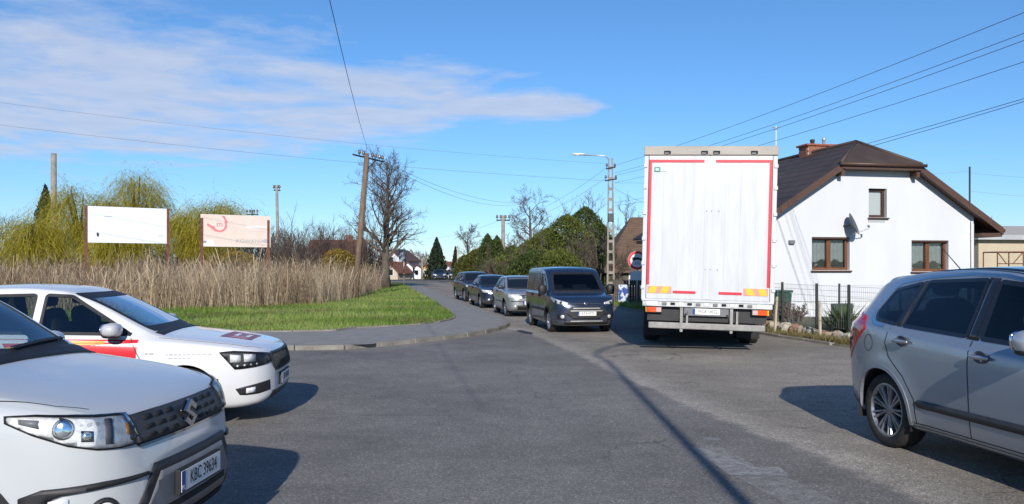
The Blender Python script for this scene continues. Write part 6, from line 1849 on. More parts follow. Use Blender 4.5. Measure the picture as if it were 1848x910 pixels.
# ------------------------------------------------------------ other buildings
def gable_house(name, label, x, y, rz_, W, D, he, hr, wall, roof, windows=(), chimney=None, hip=0.0, ov=.35, steps=False):
    """local x along the facade that faces the viewer, ridge along x unless W is the gable (hip<0)"""
    rt = empty(name, (x, y, 0), rz_); tag(rt, label, 'house')
    if hip >= 0:        # eave side faces the viewer
        b = MB(); b.bx(-W / 2, W / 2, 0, D, 0, he)
        if hip == 0:
            for s in (-1, 1): b.add([(s * W / 2, 0, he), (s * W / 2, D, he), (s * W / 2, D / 2, hr - .08)], [(0, 1, 2)])
        b.build('wall', wall, rt)
        k = (hr - he) / (D / 2 + 0)
        ze = he - ov * k
        for s in (-1, 1):
            yy = -ov if s < 0 else D + ov
            pl = [(-W / 2 - ov, yy, ze), (W / 2 + ov, yy, ze), (W / 2 + ov - hip, D / 2, hr), (-W / 2 - ov + hip, D / 2, hr)]
            m = MB(); m.add([tuple(p) for p in pl] + [(p[0], p[1], p[2] - .12) for p in pl], [(0, 1, 2, 3), (7, 6, 5, 4), (0, 1, 5, 4), (1, 2, 6, 5), (3, 0, 4, 7)])
            ro = m.build('roof_slope', roof, rt)
            if steps:
                st = MB(); nst = int((hr - ze) / .14)
                for q in range(1, nst):
                    f = q / nst; z = ze + (hr - ze) * f
                    st.bx(-W / 2 - ov + hip * f, W / 2 + ov - hip * f, yy + (D / 2 - yy) * f - .03, yy + (D / 2 - yy) * f + .03, z - .01, z + .03)
                st.build('tile_steps', roof, ro)
        if hip > 0:
            for s in (-1, 1):
                xx = s * (W / 2 + ov)
                m = MB(); m.add([(xx, -ov, ze), (xx, D + ov, ze), (xx - s * hip, D / 2, hr)], [(0, 1, 2)]); m.build('hip_slope', roof, rt)
    else:               # gable faces the viewer
        b = MB(); b.bx(-W / 2, W / 2, 0, D, 0, he)
        for yy in (0, D): b.add([(-W / 2, yy, he), (W / 2, yy, he), (0, yy, hr - .08)], [(0, 1, 2)])
        b.build('wall', wall, rt)
        k = (hr - he) / (W / 2); ze = he - ov * k
        for s in (-1, 1):
            pl = [(s * (W / 2 + ov), -ov, ze), (s * (W / 2 + ov), D + ov, ze), (0, D + ov, hr), (0, -ov, hr)]
            m = MB(); m.add([tuple(p) for p in pl] + [(p[0], p[1], p[2] - .12) for p in pl], [(0, 1, 2, 3), (7, 6, 5, 4), (0, 3, 7, 4), (0, 1, 5, 4)])
            m.build('roof_slope', roof, rt)
    for (wx, wz, ww, wh_) in windows:
        f = MB().bx(wx - ww / 2, wx + ww / 2, -.05, .02, wz, wz + wh_).build('window', M['plate_white'], rt)
        MB().bx(wx - ww / 2 + .08, wx + ww / 2 - .08, -.065, -.045, wz + .08, wz + wh_ - .08).build('pane', M['dark_window'], f)
    if chimney:
        MB().bx(chimney[0] - .35, chimney[0] + .35, D / 2 - .35, D / 2 + .35, hr - .6, hr + chimney[1]).build('chimney', M['brick'], rt)
    return rt
w1 = pmat('far_white_wall', (.74, .74, .75), .9, nscale=.6, namt=.05); w2 = pmat('far_cream_wall', (.52, .44, .34), .9, nscale=.6, namt=.08); w3 = pmat('far_yellow_wall', (.55, .38, .13), .9, nscale=.6, namt=.08)
r1 = pmat('far_red_roof', (.20, .075, .045), .8, nscale=2, namt=.25); r2 = pmat('far_brown_roof', (.12, .065, .05), .8, nscale=2, namt=.25); r3 = pmat('brown_shingle_roof', (.135, .085, .055), .85, nscale=5, namt=.3, stretch=(.5, 1, 4))
def zat(py, Y): return EYE + (HYP - py) / FPX * Y
gable_house('red_roofed_house', 'brown-red roofed house half hidden by bare bushes left of the leaning pole', XP(604, 88), 88, R(6), 5.4, 7, zat(463, 88), zat(431, 88), w2, r1, [(-1.2, .9 + 1.0, .9, 1.1), (1.0, 1.9, .9, 1.1)], (1.2, .5))
gable_house('white_gabled_house', 'white house with a pale gable seen through the lower branches of the large bare tree', XP(706, 122), 122, R(-10), 3.8, 8, zat(468, 122), zat(450, 122), w1, r2, [(0, 2.2, .8, 1.0)], hip=-1)
gable_house('porch_house', 'low house with a red lean roof between the bare tree and the road sign', XP(703, 112), 112, R(-18), 2.4, 4, zat(488, 112), zat(472, 112), w2, r1, [(.2, .5, .8, .9)], hip=-1)
gable_house('narrow_white_house', 'tall narrow white house beyond the road sign at the bend', XP(735, 116), 116, R(12), 1.5, 7, zat(480, 116), zat(472, 116), w1, r2, [(-.5, .9, .6, .9)], hip=-1)
gable_house('small_white_house', 'small low white house just right of the narrow white one at the bend', XP(752, 118), 118, R(10), 1.2, 6, zat(482, 118), zat(477, 118), w1, r2, [(0, .5, .6, .8)], hip=-1)
gable_house('yellow_house', 'yellow house with red-brown roof left of the dark fir at the bend', XP(769, 121), 121, R(5), 2.4, 7, zat(488, 121), zat(476, 121), w3, r1, [(0, .5, .7, .8)], hip=-1)
gable_house('brick_gabled_house', 'pale gabled house with red roof right of the dark fir at the bend', XP(803, 120), 120, R(-28), 4.2, 7, zat(488, 120), zat(472, 120), w1, r1, [(-.8, .5, .8, .9), (.8, .5, .8, .9)], hip=-1)
gable_house('far_red_house', 'pale house with brick red roof rising over the hedge behind the last queued car', XP(872, 82), 82, R(-24), 3.4, 7, zat(461, 82), zat(443, 82), w2, r1, [(0, 1.6, .8, 1.0)], (0.3, .3), hip=-1)
gable_house('shingle_roofed_house', 'low house with brown shingled hipped roof behind the round traffic sign', XP(1098, 47) + 4.2, 47, R(0), 8.4, 8, 1.75, 4.75, pmat('dark_plank_wall', (.10, .085, .07), .9, nscale=4, namt=.4, stretch=(6, 1, .4)), r3, [(-2.6, .6, .9, .9)], None, hip=2.2, steps=True)

def annex():
    Y = 38.0; x0 = XP(1766, Y)
    rt = empty('flat_roofed_annex', (x0, Y, 0), R(10)); tag(rt, 'beige flat-roofed outbuilding beyond the right corner of the white house', 'building')
    z1 = zat(433, Y)
    MB().bx(0, 11, 0, 6, 0, z1).build('wall', pmat('beige_wall', (.50, .42, .30), .9, nscale=.8, namt=.08), rt)
    MB().bx(-.3, 11.3, -.35, 6.3, z1 + .003, z1 + .22).build('roof_edge', pmat('grey_roof_edge', (.40, .41, .42), .7, nscale=2, namt=.15), rt)
    m = MB(); m.add([(-.3, -.3, z1 + .225), (11.3, -.3, z1 + .225), (11.3, 6.3, z1 + 1.0), (-.3, 6.3, z1 + 1.0)], [(0, 1, 2, 3)]); m.build('roof_sheet', pmat('pale_roof_sheet', (.50, .45, .38), .7, nscale=2, namt=.1), rt)
    rk = empty('steel_rack', (XP(1800, 29), 29, 0), R(8)); tag(rk, 'rusty welded steel frame standing before the beige outbuilding', 'frame')
    zt, zb_ = zat(455, 29), zat(476, 29)
    f = MB()
    for a, b in (((0, 0, zt), (2.2, 0, zt + .02)), ((0, .7, zt), (2.2, .7, zt)), ((0, 0, zt), (0, .7, zt)), ((1.0, 0, zt), (1.0, .7, zt)), ((2.1, 0, zt), (2.1, .7, zt))): f.tube([a, b], .022, 5)
    f.build('top_frame', rust, rk)
    for i, (x, y) in enumerate(((0, 0), (1.0, 0), (2.1, 0), (0, .7), (1.0, .7), (2.1, .7))): MB().tube([(x, y, 0), (x, y, zt)], .022, 5).build('leg', rust, rk)
    for a, b in (((0, 0, zt), (.35, 0, zb_)), ((1.0, 0, zt), (.6, 0, zb_)), ((1.0, 0, zt), (1.4, 0, zb_)), ((0, 0, zb_), (2.1, 0, zb_))): MB().tube([a, b], .018, 5).build('brace', rust, rk)
annex()
def banner_fence():
    x0 = XP(1108, 39); Y = 39.0
    rt = empty('plank_fence', (x0, Y, 0), R(2)); tag(rt, 'dark weathered plank fence between the lamp pole and the truck', 'fence')
    wd = pmat('dark_planks', (.085, .070, .060), .9, nscale=6, namt=.4, stretch=(3, 3, .4))
    pm = MB().box((0, 0, .55), (.055, .012, .55)).mesh('plank'); pm.materials.append(wd)
    for k in range(22):
        o = bpy.data.objects.new('plank', pm); COL.objects.link(o); o.parent = rt; o.location = (k * .13, 0, random.uniform(-.03, .03)); o.rotation_euler = (0, 0, random.uniform(-.04, .04))
    for z in (.3, .85): MB().bx(-.05, 2.85, .015, .05, z - .03, z + .03).build('rail', wd, rt)
    b = MB(); n, m = 8, 10; vs = []
    bx0, bx1, bz0, bz1 = XP(1116, 38.7), XP(1134, 38.7), zat(546, 38.7), zat(514, 38.7)
    for i in range(n + 1):
        for j in range(m + 1):
            vs.append((bx0 + (bx1 - bx0) * i / n, 38.7 + .05 * math.sin(i * 1.3 + j * .6) + (.0 if j else 0), bz0 + (bz1 - bz0) * j / m))
    b.add(vs, [(i * (m + 1) + j, (i + 1) * (m + 1) + j, (i + 1) * (m + 1) + j + 1, i * (m + 1) + j + 1) for i in range(n) for j in range(m)])
    mt = bpy.data.materials.new('blue_white_tarp'); mt.use_nodes = True; nt = mt.node_tree
    t = nt.nodes.new('ShaderNodeTexCoord'); nz = nt.nodes.new('ShaderNodeTexNoise'); nz.inputs['Scale'].default_value = 4.5; nz.inputs['Detail'].default_value = 3; nt.links.new(t.outputs['Object'], nz.inputs['Vector'])
    rp = nt.nodes.new('ShaderNodeValToRGB'); rp.color_ramp.elements[0].position = .48; rp.color_ramp.elements[1].position = .54; rp.color_ramp.elements[0].color = (.04, .09, .30, 1); rp.color_ramp.elements[1].color = (.62, .66, .74, 1)
    nt.links.new(nz.outputs[0], rp.inputs[0]); nt.links.new(rp.outputs[0], nt.nodes['Principled BSDF'].inputs['Base Color'])
    o = b.build('hanging_tarp', mt, None, smooth=True, fix=False); tag(o, 'blue and white plastic tarp hung on the dark plank fence', 'tarp')
    x_, y_ = bx0, 38.7
    MB().bx(XP(1131, 38.8), XP(1136, 38.8), 38.75, 38.8, .9, 1.15)
banner_fence()
# ------------------------------------------------------------ vegetation
def leaf_quads(cent, size, aspect, rng, flat=0.0, updir=None):
    """random oriented quads; returns verts (n*4,3)"""
    n = len(cent)
    a = rng.normal(size=(n, 3))
    if updir is not None: a = a * (1 - updir[1]) + np.array(updir[0]) * updir[1] * 1.6
    a /= np.linalg.norm(a, axis=1)[:, None] + 1e-9
    b = rng.normal(size=(n, 3)); b -= a * (a * b).sum(1)[:, None]; b /= np.linalg.norm(b, axis=1)[:, None] + 1e-9
    s = size if np.ndim(size) else np.full(n, size)
    A = a * s[:, None]; B = b * (s * aspect)[:, None]
    v = np.stack([cent - A * .5, cent + B * .5 - A * .05, cent + A * .5, cent - B * .5 - A * .05], 1)
    return v.reshape(-1, 3)
def quads_mesh(name, v, rnd=None):
    f = np.arange(len(v)).reshape(-1, 4)
    me = npmesh(name, v, f)
    if rnd is not None: vattr(me, 'rnd', np.repeat(rnd, 4))
    return me
def ribbons(base, mid, tip, w0, w1, side):
    """3-point ribbons -> 2 quads each: verts (n,6,3)"""
    s = side
    v = np.stack([base - s * w0[:, None] / 2, base + s * w0[:, None] / 2, mid - s * (w0 * .45 + w1 * .45)[:, None] / 2, mid + s * (w0 * .45 + w1 * .45)[:, None] / 2, tip - s * w1[:, None] / 2, tip + s * w1[:, None] / 2], 1)
    n = len(base)
    o = (np.arange(n) * 6)[:, None, None]
    f = (np.array([[0, 1, 3, 2], [2, 3, 5, 4]])[None] + o).reshape(-1, 4)
    return v.reshape(-1, 3), f
M['bark'] = pmat('grey_bark', (.105, .085, .068), .95, nscale=6, namt=.4, stretch=(2, 2, .4), bscale=14, bstr=.7)
M['twig'] = pmat('bare_twigs', (.115, .088, .072), .95, nscale=2, namt=.3)
M['twig2'] = pmat('reddish_twigs', (.13, .085, .07), .95, nscale=2, namt=.3)

def bare_tree(name, label, px, Y, H, r0, seed, spread=1.0, n1=14, levels=4, fork=.35, droop=0.0, cat='tree', mat=None, group=None, first=.25, base_z=0.0, dens=1.0, rmin=.008):
    rnd = random.Random(seed)
    x = XP(px, Y)
    rt = empty(name, (x, Y, base_z)); tag(rt, label, cat, group)
    tr, cr = MB(), MB()
    def branch(p, d, l, r, lev):
        k = max(3, int(5 - lev * .5)); pts = [p]; rad = [r]; q = p.copy(); dd = d.copy()
        for i in range(k):
            dd = (dd + Vector((rnd.gauss(0, .16), rnd.gauss(0, .16), rnd.gauss(0, .10) + (.10 - droop) * (1 if lev < 4 else .5)))).normalized()
            q = q + dd * (l / k); pts.append(q.copy()); rad.append(max(rmin * .7, r * (1 - .72 * (i + 1) / k)))
        cr.tube(pts, rad, 5 if lev < 2 else 3, False)
        if lev >= levels: return
        m = max(2, int((6 - lev * .8) * dens + rnd.random()))
        for j in range(m):
            t = .25 + .75 * (j + rnd.random() * .7) / m
            t = min(t, .98); i = min(k - 1, int(t * k)); pp = pts[i].lerp(pts[i + 1], t * k - i)
            ax = dd.orthogonal().normalized(); ax.rotate(Matrix.Rotation(rnd.uniform(0, 6.283), 3, dd))
            nd = (dd * rnd.uniform(.55, .9) + ax * rnd.uniform(.55, .95) * spread).normalized()
            branch(pp, nd, l * rnd.uniform(.40, .62), max(rmin, rad[i] * .55), lev + 1)
    k = 8; tp = []; trd = []
    for i in range(k + 1):
        t = i / k; tp.append(Vector((math.sin(t * 2.5 + seed) * .10 * H * .15, math.cos(t * 2 + seed) * .05, H * .92 * t))); trd.append(r0 * (1.25 if i == 0 else 1) * (1 - .88 * t) + rmin)
    tr.tube(tp, trd, 9)
    for j in range(n1):
        t = first + (1 - first) * (j + .5 * rnd.random()) / n1
        i = min(k - 1, int(t * k)); p = tp[i].lerp(tp[i + 1], t * k - i)
        a = j * 2.4 + rnd.uniform(-.5, .5); up = rnd.uniform(.25, .75) + .5 * t
        d = Vector((math.cos(a) * spread, math.sin(a) * spread, up)).normalized()
        branch(p, d, H * (.37 - .17 * t) * rnd.uniform(.75, 1.2), trd[i] * rnd.uniform(.38, .55), 1)
    tr.build('trunk', M['bark'], rt, smooth=True, fix=False)
    cr.build('crown', mat or M['twig'], rt, fix=False)
    return rt
def bush_bare(name, label, px, Y, W, H, seed, n=420, mat=None, group='bare bushes behind the reeds'):
    """many-stemmed leafless shrub"""
    rnd = random.Random(seed); x = XP(px, Y)
    rt = empty(name, (x, Y, .1)); tag(rt, label, 'bush', group)
    st, tw = MB(), MB()
    for i in range(n // 12):
        a = rnd.uniform(0, 6.28); rr = W / 2 * math.sqrt(rnd.random()) * .7
        p = Vector((rr * math.cos(a), rr * math.sin(a) * .6, 0)); d = Vector((rnd.gauss(0, .25) + p.x / W, rnd.gauss(0, .25), 1)).normalized(); l = H * rnd.uniform(.6, 1.0) * (1 - .35 * abs(2 * p.x / W))
        q = p + d * l * .5; e = q + (d + Vector((rnd.gauss(0, .2), rnd.gauss(0, .2), 0))).normalized() * l * .5
        st.tube([p, q, e], [.035, .022, .006], 4, False)
        for j in range(12):
            t = rnd.uniform(.25, .98); b = p.lerp(q, t * 2) if t < .5 else q.lerp(e, t * 2 - 1)
            dd = (d + Vector((rnd.gauss(0, .5), rnd.gauss(0, .5), rnd.gauss(.1, .3)))).normalized(); ll = H * rnd.uniform(.12, .32)
            m_ = b + dd * ll * .5; ee = m_ + (dd + Vector((rnd.gauss(0, .3), rnd.gauss(0, .3), .1))).normalized() * ll * .5
            tw.tube([b, m_, ee], [.014, .010, .005], 3, False)
            for z in range(3):
                f = (dd + Vector((rnd.gauss(0, .6), rnd.gauss(0, .6), rnd.gauss(.1, .3)))).normalized()
                tw.tube([m_, m_ + f * ll * rnd.uniform(.3, .6)], [.008, .004], 3, False)
    st.build('stems', M['bark'], rt, fix=False); tw.build('crown', mat or M['twig'], rt, fix=False)
    return rt

LEAFMATS = {}
def leafmat(key, cols, rough=.6, trans=.25):
    LEAFMATS[key] = pmat('foliage_' + key, cols[1], rough, attr=('rnd', [(0, cols[0]), (.5, cols[1]), (1, cols[2])]), trans=trans, spec=.25)
leafmat('willow', ((.26, .225, .025), (.48, .415, .045), (.68, .60, .12)), .6, .45)
leafmat('thuja', ((.034, .050, .014), (.072, .105, .026), (.14, .17, .045)), .6, .4)
leafmat('thuja2', ((.06, .078, .016), (.13, .155, .032), (.23, .25, .055)), .6, .4)
leafmat('spruce', ((.014, .024, .015), (.030, .048, .026), (.055, .075, .038)), .6, .3)
leafmat('shrub', ((.035, .045, .012), (.085, .095, .018), (.17, .16, .03)))
leafmat('reed', ((.20, .12, .08), (.52, .40, .265), (.80, .66, .47)), .85, .4)
leafmat('grass', ((.12, .21, .030), (.24, .36, .062), (.42, .46, .15)), .7, .45)
leafmat('ochre', ((.14, .10, .02), (.27, .19, .035), (.40, .29, .07)), .7, .35)
leafmat('dry', ((.10, .085, .03), (.20, .165, .07), (.30, .25, .13)), .8, .2)
leafmat('yucca', ((.03, .06, .02), (.06, .10, .03), (.13, .16, .06)), .5, .2)

def lump(th, z, seed, k=5):
    r = np.zeros_like(th)
    g = np.random.default_rng(seed)
    for i in range(k):
        a, b, c, d = g.uniform(1, 6), g.uniform(1, 7), g.uniform(0, 6.28), g.uniform(.3, 1)
        r += d * np.sin(round(a) * th + b * z * 3 + c)
    return r / k
def conifer(name, label, px, Y, W, H, seed, kind='thuja', n=9000, shape='column', group=None, base=0.0, size=.22):
    g = np.random.default_rng(seed); x = XP(px, Y)
    rt = empty(name, (x, Y, base)); tag(rt, label, 'tree', group)
    MB().tube([(0, 0, 0), (.05, 0, H * .5), (0, 0, H * .93)], [W * .06 + .04, W * .04 + .02, .015], 7).build('trunk', M['bark'], rt, fix=False)
    z = g.random(n) ** .85
    th = g.uniform(0, 2 * np.pi, n)
    if shape == 'column': prof = (1 - z ** 3.4) ** .75 * (.62 + .38 * np.minimum(1, z * 6))
    elif shape == 'mound': prof = (1 - z ** 4) ** .7 * (.80 + .20 * np.minimum(1, z * 4))
    elif shape == 'cone': prof = (1 - z) ** .82 * (.75 + .25 * np.minimum(1, z * 8)) * (1 + .18 * np.sin(z * 46 + 1.2 * np.sin(th * 3)))
    else: prof = np.sqrt(np.clip(1 - (2 * z - .92) ** 2 / 1.2, 0, 1)) * .98
    rr = prof * (1 + (.30 if shape == 'cone' else .45) * lump(th, z * 4, seed) + .10 * np.sin(th * 9 + z * 31 + seed)) * W / 2
    depth = 1 - .42 * g.random(n) ** 1.6
    c = np.stack([rr * depth * np.cos(th), rr * depth * np.sin(th), z * H + g.normal(0, .06, n)], 1)
    rnd = np.clip(.5 + .38 * lump(th * 1.0, z * 7, seed + 5) * 1.6 + g.normal(0, .22, n), 0, 1)
    s = size * g.uniform(.6, 1.3, n)
    upd = ((0, 0, 1), .45) if shape != 'cone' else ((0, 0, -.5), .2)
    v = leaf_quads(c, s, .45, g, updir=upd)
    addmesh('crown', quads_mesh('crown', v, rnd), LEAFMATS[kind], rt)
    # stray sprigs that break the outline
    m = n // 7
    z2 = g.random(m); th2 = g.uniform(0, 6.28, m)
    p2 = ((1 - z2 ** 3.4) ** .75 if shape != 'cone' else (1 - z2) ** .82) * W / 2 * (.95 + .35 * g.random(m) ** 2)
    c2 = np.stack([p2 * np.cos(th2), p2 * np.sin(th2), z2 * H * 1.02], 1)
    tag(addmesh('outer_sprigs', quads_mesh('outer_sprigs', leaf_quads(c2, size * g.uniform(.8, 1.7, m), .3, g, updir=((0, 0, 1), .6)), g.random(m)), LEAFMATS[kind], rt), kind='stuff')
    return rt
def willow(name, label, px, Y, W, H, seed, n=2600, low=.15):
    g = np.random.default_rng(seed); rnd = random.Random(seed); x = XP(px, Y)
    rt = empty(name, (x, Y, 0)); tag(rt, label, 'tree', 'yellow-green willows behind the billboards')
    MB().tube([(0, 0, 0), (.1, 0, H * .25), (-.1, 0, H * .5)], [.32, .26, .16], 9).build('trunk', M['bark'], rt, smooth=True, fix=False)
    li = MB(); ends = []
    for k in range(16):
        a = rnd.uniform(0, 6.28); rr = W / 2 * rnd.uniform(.15, .85); z1 = H * rnd.uniform(.62, .98) * (1 - .25 * (rr / (W / 2)) ** 2)
        e = Vector((rr * math.cos(a), rr * math.sin(a) * .8, z1)); s = Vector((0, 0, H * rnd.uniform(.2, .42)))
        m = s.lerp(e, .5) + Vector((0, 0, H * .06)); li.tube([s, m, e], [.12, .07, .03], 5, False); ends.append((s, m, e))
    li.build('limbs', M['bark'], rt, fix=False)
    V, RN = [], []
    K = 7
    for i in range(n):
        s, m, e = ends[rnd.randrange(len(ends))]
        t = rnd.uniform(.35, 1.0) ** .7
        p = (m.lerp(e, t) if rnd.random() < .6 else s.lerp(m, rnd.uniform(.5, 1))) + Vector((rnd.gauss(0, .4), rnd.gauss(0, .4), rnd.gauss(0, .3)))
        out = Vector((p.x, p.y, 0)); out = out.normalized() if out.length > .05 else Vector((1, 0, 0))
        d = (out * rnd.uniform(.2, 1.0) + Vector((rnd.gauss(0, .4), rnd.gauss(0, .4), rnd.uniform(.1, .9)))).normalized()
        L = rnd.uniform(.6, min(2.6, max(1.0, p.z - H * low))) ; st = L / K
        w = rnd.uniform(.008, .018); side = Vector((rnd.gauss(0, 1), rnd.gauss(0, 1), 0)).normalized()
        q = p.copy(); pts = [q.copy()]
        for k in range(K):
            d = (d + Vector((rnd.gauss(0, .14), rnd.gauss(0, .14), -.34))).normalized(); q = q + d * st; pts.append(q.copy())
        c = min(1, max(0, rnd.gauss(.5, .25)))
        for k in range(K):
            a, b = pts[k], pts[k + 1]; o = side * (w / 2)
            V += [a - o, a + o, b + o, b - o]; RN.append(c)
            # a pair of young leaves
            for _ in range(2):
                f = a.lerp(b, rnd.random()); ld = Vector((rnd.gauss(0, 1), rnd.gauss(0, 1), -.6)).normalized() * rnd.uniform(.06, .14); lw = Vector((-ld.y, ld.x, 0)).normalized() * .016
                V += [f, f + ld * .5 + lw, f + ld, f + ld * .5 - lw]; RN.append(min(1, max(0, c + rnd.gauss(.1, .15))))
    v = np.array([tuple(p) for p in V], dtype=np.float32)
    addmesh('crown', quads_mesh('crown', v, np.array(RN)), LEAFMATS['willow'], rt)
    return rt

# dry reeds along the verge
def reeds():
    poly = [(-42, 30.5), G(0, 567), G(200, 566), G(330, 564), G(450, 560), G(560, 555), G(640, 545), G(690, 525), (-12.5, 74), (-24, 62), (-46, 52)]
    n = 64000; g = np.random.default_rng(3)
    xs, ys = [], []
    while len(xs) < n:
        a = g.uniform(-42, -5, n); b = 30 + 42 * g.random(n) ** 2.0
        k = in_poly(a, b, poly); xs += a[k].tolist(); ys += b[k].tolist()
    x = np.array(xs[:n]); y = np.array(ys[:n])
    patch = np.sin(x * .55 + 1.3 * np.sin(y * .3)) * .5 + np.sin(x * 1.7 + y * .8) * .3
    big = np.sin(x * .21 + .6) * np.sin(y * .17 + x * .11)
    h = np.clip(1.22 + .36 * patch + .35 * big + g.normal(0, .38, n), .25, 2.4)
    lean = g.normal(0, .26, (n, 2)) * h[:, None]
    base = np.stack([x, y, np.full(n, .08)], 1)
    mid = base + np.stack([lean[:, 0] * .35, lean[:, 1] * .35, h * .55], 1)
    tip = base + np.stack([lean[:, 0], lean[:, 1], h], 1)
    th = g.uniform(0, np.pi, n); side = np.stack([np.cos(th), np.sin(th), np.zeros(n)], 1)
    w0 = g.uniform(.007, .018, n); w1 = np.where(g.random(n) < .25, g.uniform(.015, .035, n), .004)
    v, f = ribbons(base, mid, tip, w0, w1, side)
    me = npmesh('dry_reeds', v, f)
    rn = np.clip(.52 + .30 * np.sin(x * .8 + 2 * np.sin(y * .7)) + g.normal(0, .26, n), 0, 1)
    rn = np.where(g.random(n) < .12, g.uniform(0, .15, n), rn)
    rnv = np.repeat(rn, 6).reshape(n, 6); rnv[:, 4:] = np.clip(rnv[:, 4:] - .12, 0, 1)
    vattr(me, 'rnd', rnv.ravel())
    o = addmesh('dry_reeds', me, LEAFMATS['reed']); tag(o, 'tall dry straw-coloured reeds behind the grass verge', 'reeds', kind='stuff')
    # side leaves and broken stalks thicken the foot of the reeds
    m = 34000; i = g.integers(0, n, m); t = g.random(m) * .95
    c = base[i] + (tip[i] - base[i]) * t[:, None] + g.normal(0, .06, (m, 3)); c[:, 2] = np.maximum(c[:, 2], .1)
    v2 = leaf_quads(c, g.uniform(.12, .42, m), .06, g, updir=((0, 0, 1), .35))
    o2 = addmesh('dry_leaves', quads_mesh('dry_leaves', v2, np.clip(g.normal(.45, .25, m), 0, 1)), LEAFMATS['reed']); tag(o2, 'dead leaves and broken stalks between the dry reeds', 'reeds', kind='stuff')
reeds()
def lawn():
    front = INN
    poly = [p for p in INN if -32 < p[0]] + [(-13, 86), G(690, 521), G(640, 538), G(560, 548), G(450, 552), G(330, 556), G(0, 559), (-32, 31)]
    n = 90000; g = np.random.default_rng(11); xs, ys = [], []
    while len(xs) < n:
        a = g.uniform(-30, -1, n); b = 19 + 60 * g.random(n) ** 2.4
        k = in_poly(a, b, poly); xs += a[k].tolist(); ys += b[k].tolist()
    x = np.array(xs[:n]); y = np.array(ys[:n])
    pt = np.sin(x * .9 + 1.7 * np.sin(y * .8)) * .5 + .5 * np.sin(x * 2.3 - y * 1.9)
    h = np.clip(.085 + .045 * pt + g.normal(0, .03, n), .03, .24); 
    lean = g.normal(0, .45, (n, 2)) * h[:, None]
    base = np.stack([x, y, np.full(n, .098)], 1); mid = base + np.stack([lean[:, 0] * .35, lean[:, 1] * .35, h * .6], 1); tip = base + np.stack([lean[:, 0], lean[:, 1], h], 1)
    th = g.uniform(0, np.pi, n); side = np.stack([np.cos(th), np.sin(th), np.zeros(n)], 1)
    v, f = ribbons(base, mid, tip, g.uniform(.012, .030, n), np.full(n, .003), side)
    me = npmesh('grass', v, f)
    rn = np.clip(.50 + .30 * np.sin(x * .7 + 1.3 * np.sin(y * 1.1)) + .30 * pt * .5 + g.normal(0, .2, n), 0, 1); vattr(me, 'rnd', np.repeat(rn, 6))
    tag(addmesh('grass', me, LEAFMATS['grass']), 'short green grass covering the verge beside the pavement', 'grass', kind='stuff')
    # dry tufts in the grass and along the right verge
    m = 9000; a = g.uniform(-28, -2, m * 3); b = 20 + 14 * g.random(m * 3); k = in_poly(a, b, poly) & (np.sin(a * 1.3 + 2 * np.sin(b)) + np.sin(a * .5 - b * .9) > .9)
    a, b = a[k][:m], b[k][:m]
    a2 = np.concatenate([a]); b2 = np.concatenate([b])
    c = np.stack([a2, b2, np.full(len(a2), .15)], 1)
    tag(addmesh('dry_tufts', quads_mesh('dry_tufts', leaf_quads(c, g.uniform(.08, .2, len(c)), .10, g, updir=((0, 0, 1), .5)), g.random(len(c))), LEAFMATS['dry']), 'dry straw tufts scattered in the green verge', 'grass', kind='stuff')
    # right side: sparse verge grass
    n2 = 16000; line = [p for p in RV if 15 < p[1] < 60]
    seg = g.integers(0, len(line) - 1, n2); t = g.random(n2); L = np.array(line)
    p = L[seg] * (1 - t)[:, None] + L[seg + 1] * t[:, None]; off = np.abs(g.normal(0, .35, n2)) + .08
    off = np.where(p[:, 1] > 25, off * 3.0, off)
    x = p[:, 0] + off; y = p[:, 1]
    h = np.clip(g.normal(.10, .04, n2), .03, .28); base = np.stack([x, y, np.full(n2, .03)], 1); lean = g.normal(0, .4, (n2, 2)) * h[:, None]
    mid = base + np.stack([lean[:, 0] * .4, lean[:, 1] * .4, h * .6], 1); tip = base + np.stack([lean[:, 0], lean[:, 1], h], 1)
    th = g.uniform(0, np.pi, n2); side = np.stack([np.cos(th), np.sin(th), np.zeros(n2)], 1)
    v, f = ribbons(base, mid, tip, g.uniform(.010, .022, n2), np.full(n2, .003), side)
    fa = f.reshape(n2, 2, 4)[y > 24].reshape(-1, 4); fb = f.reshape(n2, 2, 4)[(y <= 24) & (g.random(n2) < .6)].reshape(-1, 4)
    rn2 = np.repeat(np.clip(g.normal(.5, .22, n2), 0, 1), 6)
    mb_ = npmesh('dry_verge_grass', v, fb); vattr(mb_, 'rnd', rn2)
    tag(addmesh('dry_verge_grass', mb_, LEAFMATS['dry']), 'thin dry grass at the road edge below the stone edging', 'grass', kind='stuff')
    me = npmesh('verge_grass', v, fa); vattr(me, 'rnd', rn2)
    tag(addmesh('verge_grass', me, LEAFMATS['grass']), 'thin grass along the right edge of the road', 'grass', kind='stuff')
lawn()

# willows, spruce, bushes on the left
willow('willow_tree', 'low yellow-green willow left of the blank billboard below the spruce', 62, 50, 3.6, zat(398, 50), 21, 2600)
willow('willow_tree', 'slender yellow-green willow behind the left post of the blank billboard', 146, 54, 3.0, zat(322, 54), 24, 2200)
willow('willow_tree', 'tallest yellow-green willow rising above the blank billboard', 243, 55, 4.2, zat(306, 55), 22, 3600)
willow('willow_tree', 'broad yellow-green willow between the blank and the pink billboard', 374, 54, 5.0, zat(346, 54), 23, 3800)
willow('willow_tree', 'low willow right behind the lower edge of the blank billboard', 215, 50, 3.6, zat(400, 50), 25, 2400)
conifer('spruce_tree', 'dark spruce in front of the tall concrete pole on the far left', 82, 68, 3.4, zat(338, 68), 31, 'spruce', 6000, 'cone', size=.30)
BG = [(12, 60, 5.0, 375), (330, 62, 5, 405), (462, 60, 4.2, 400), (545, 66, 5.0, 385), (585, 70, 4.6, 396), (625, 74, 4.4, 402), (520, 58, 3.4, 430), (662, 70, 3.4, 428)]
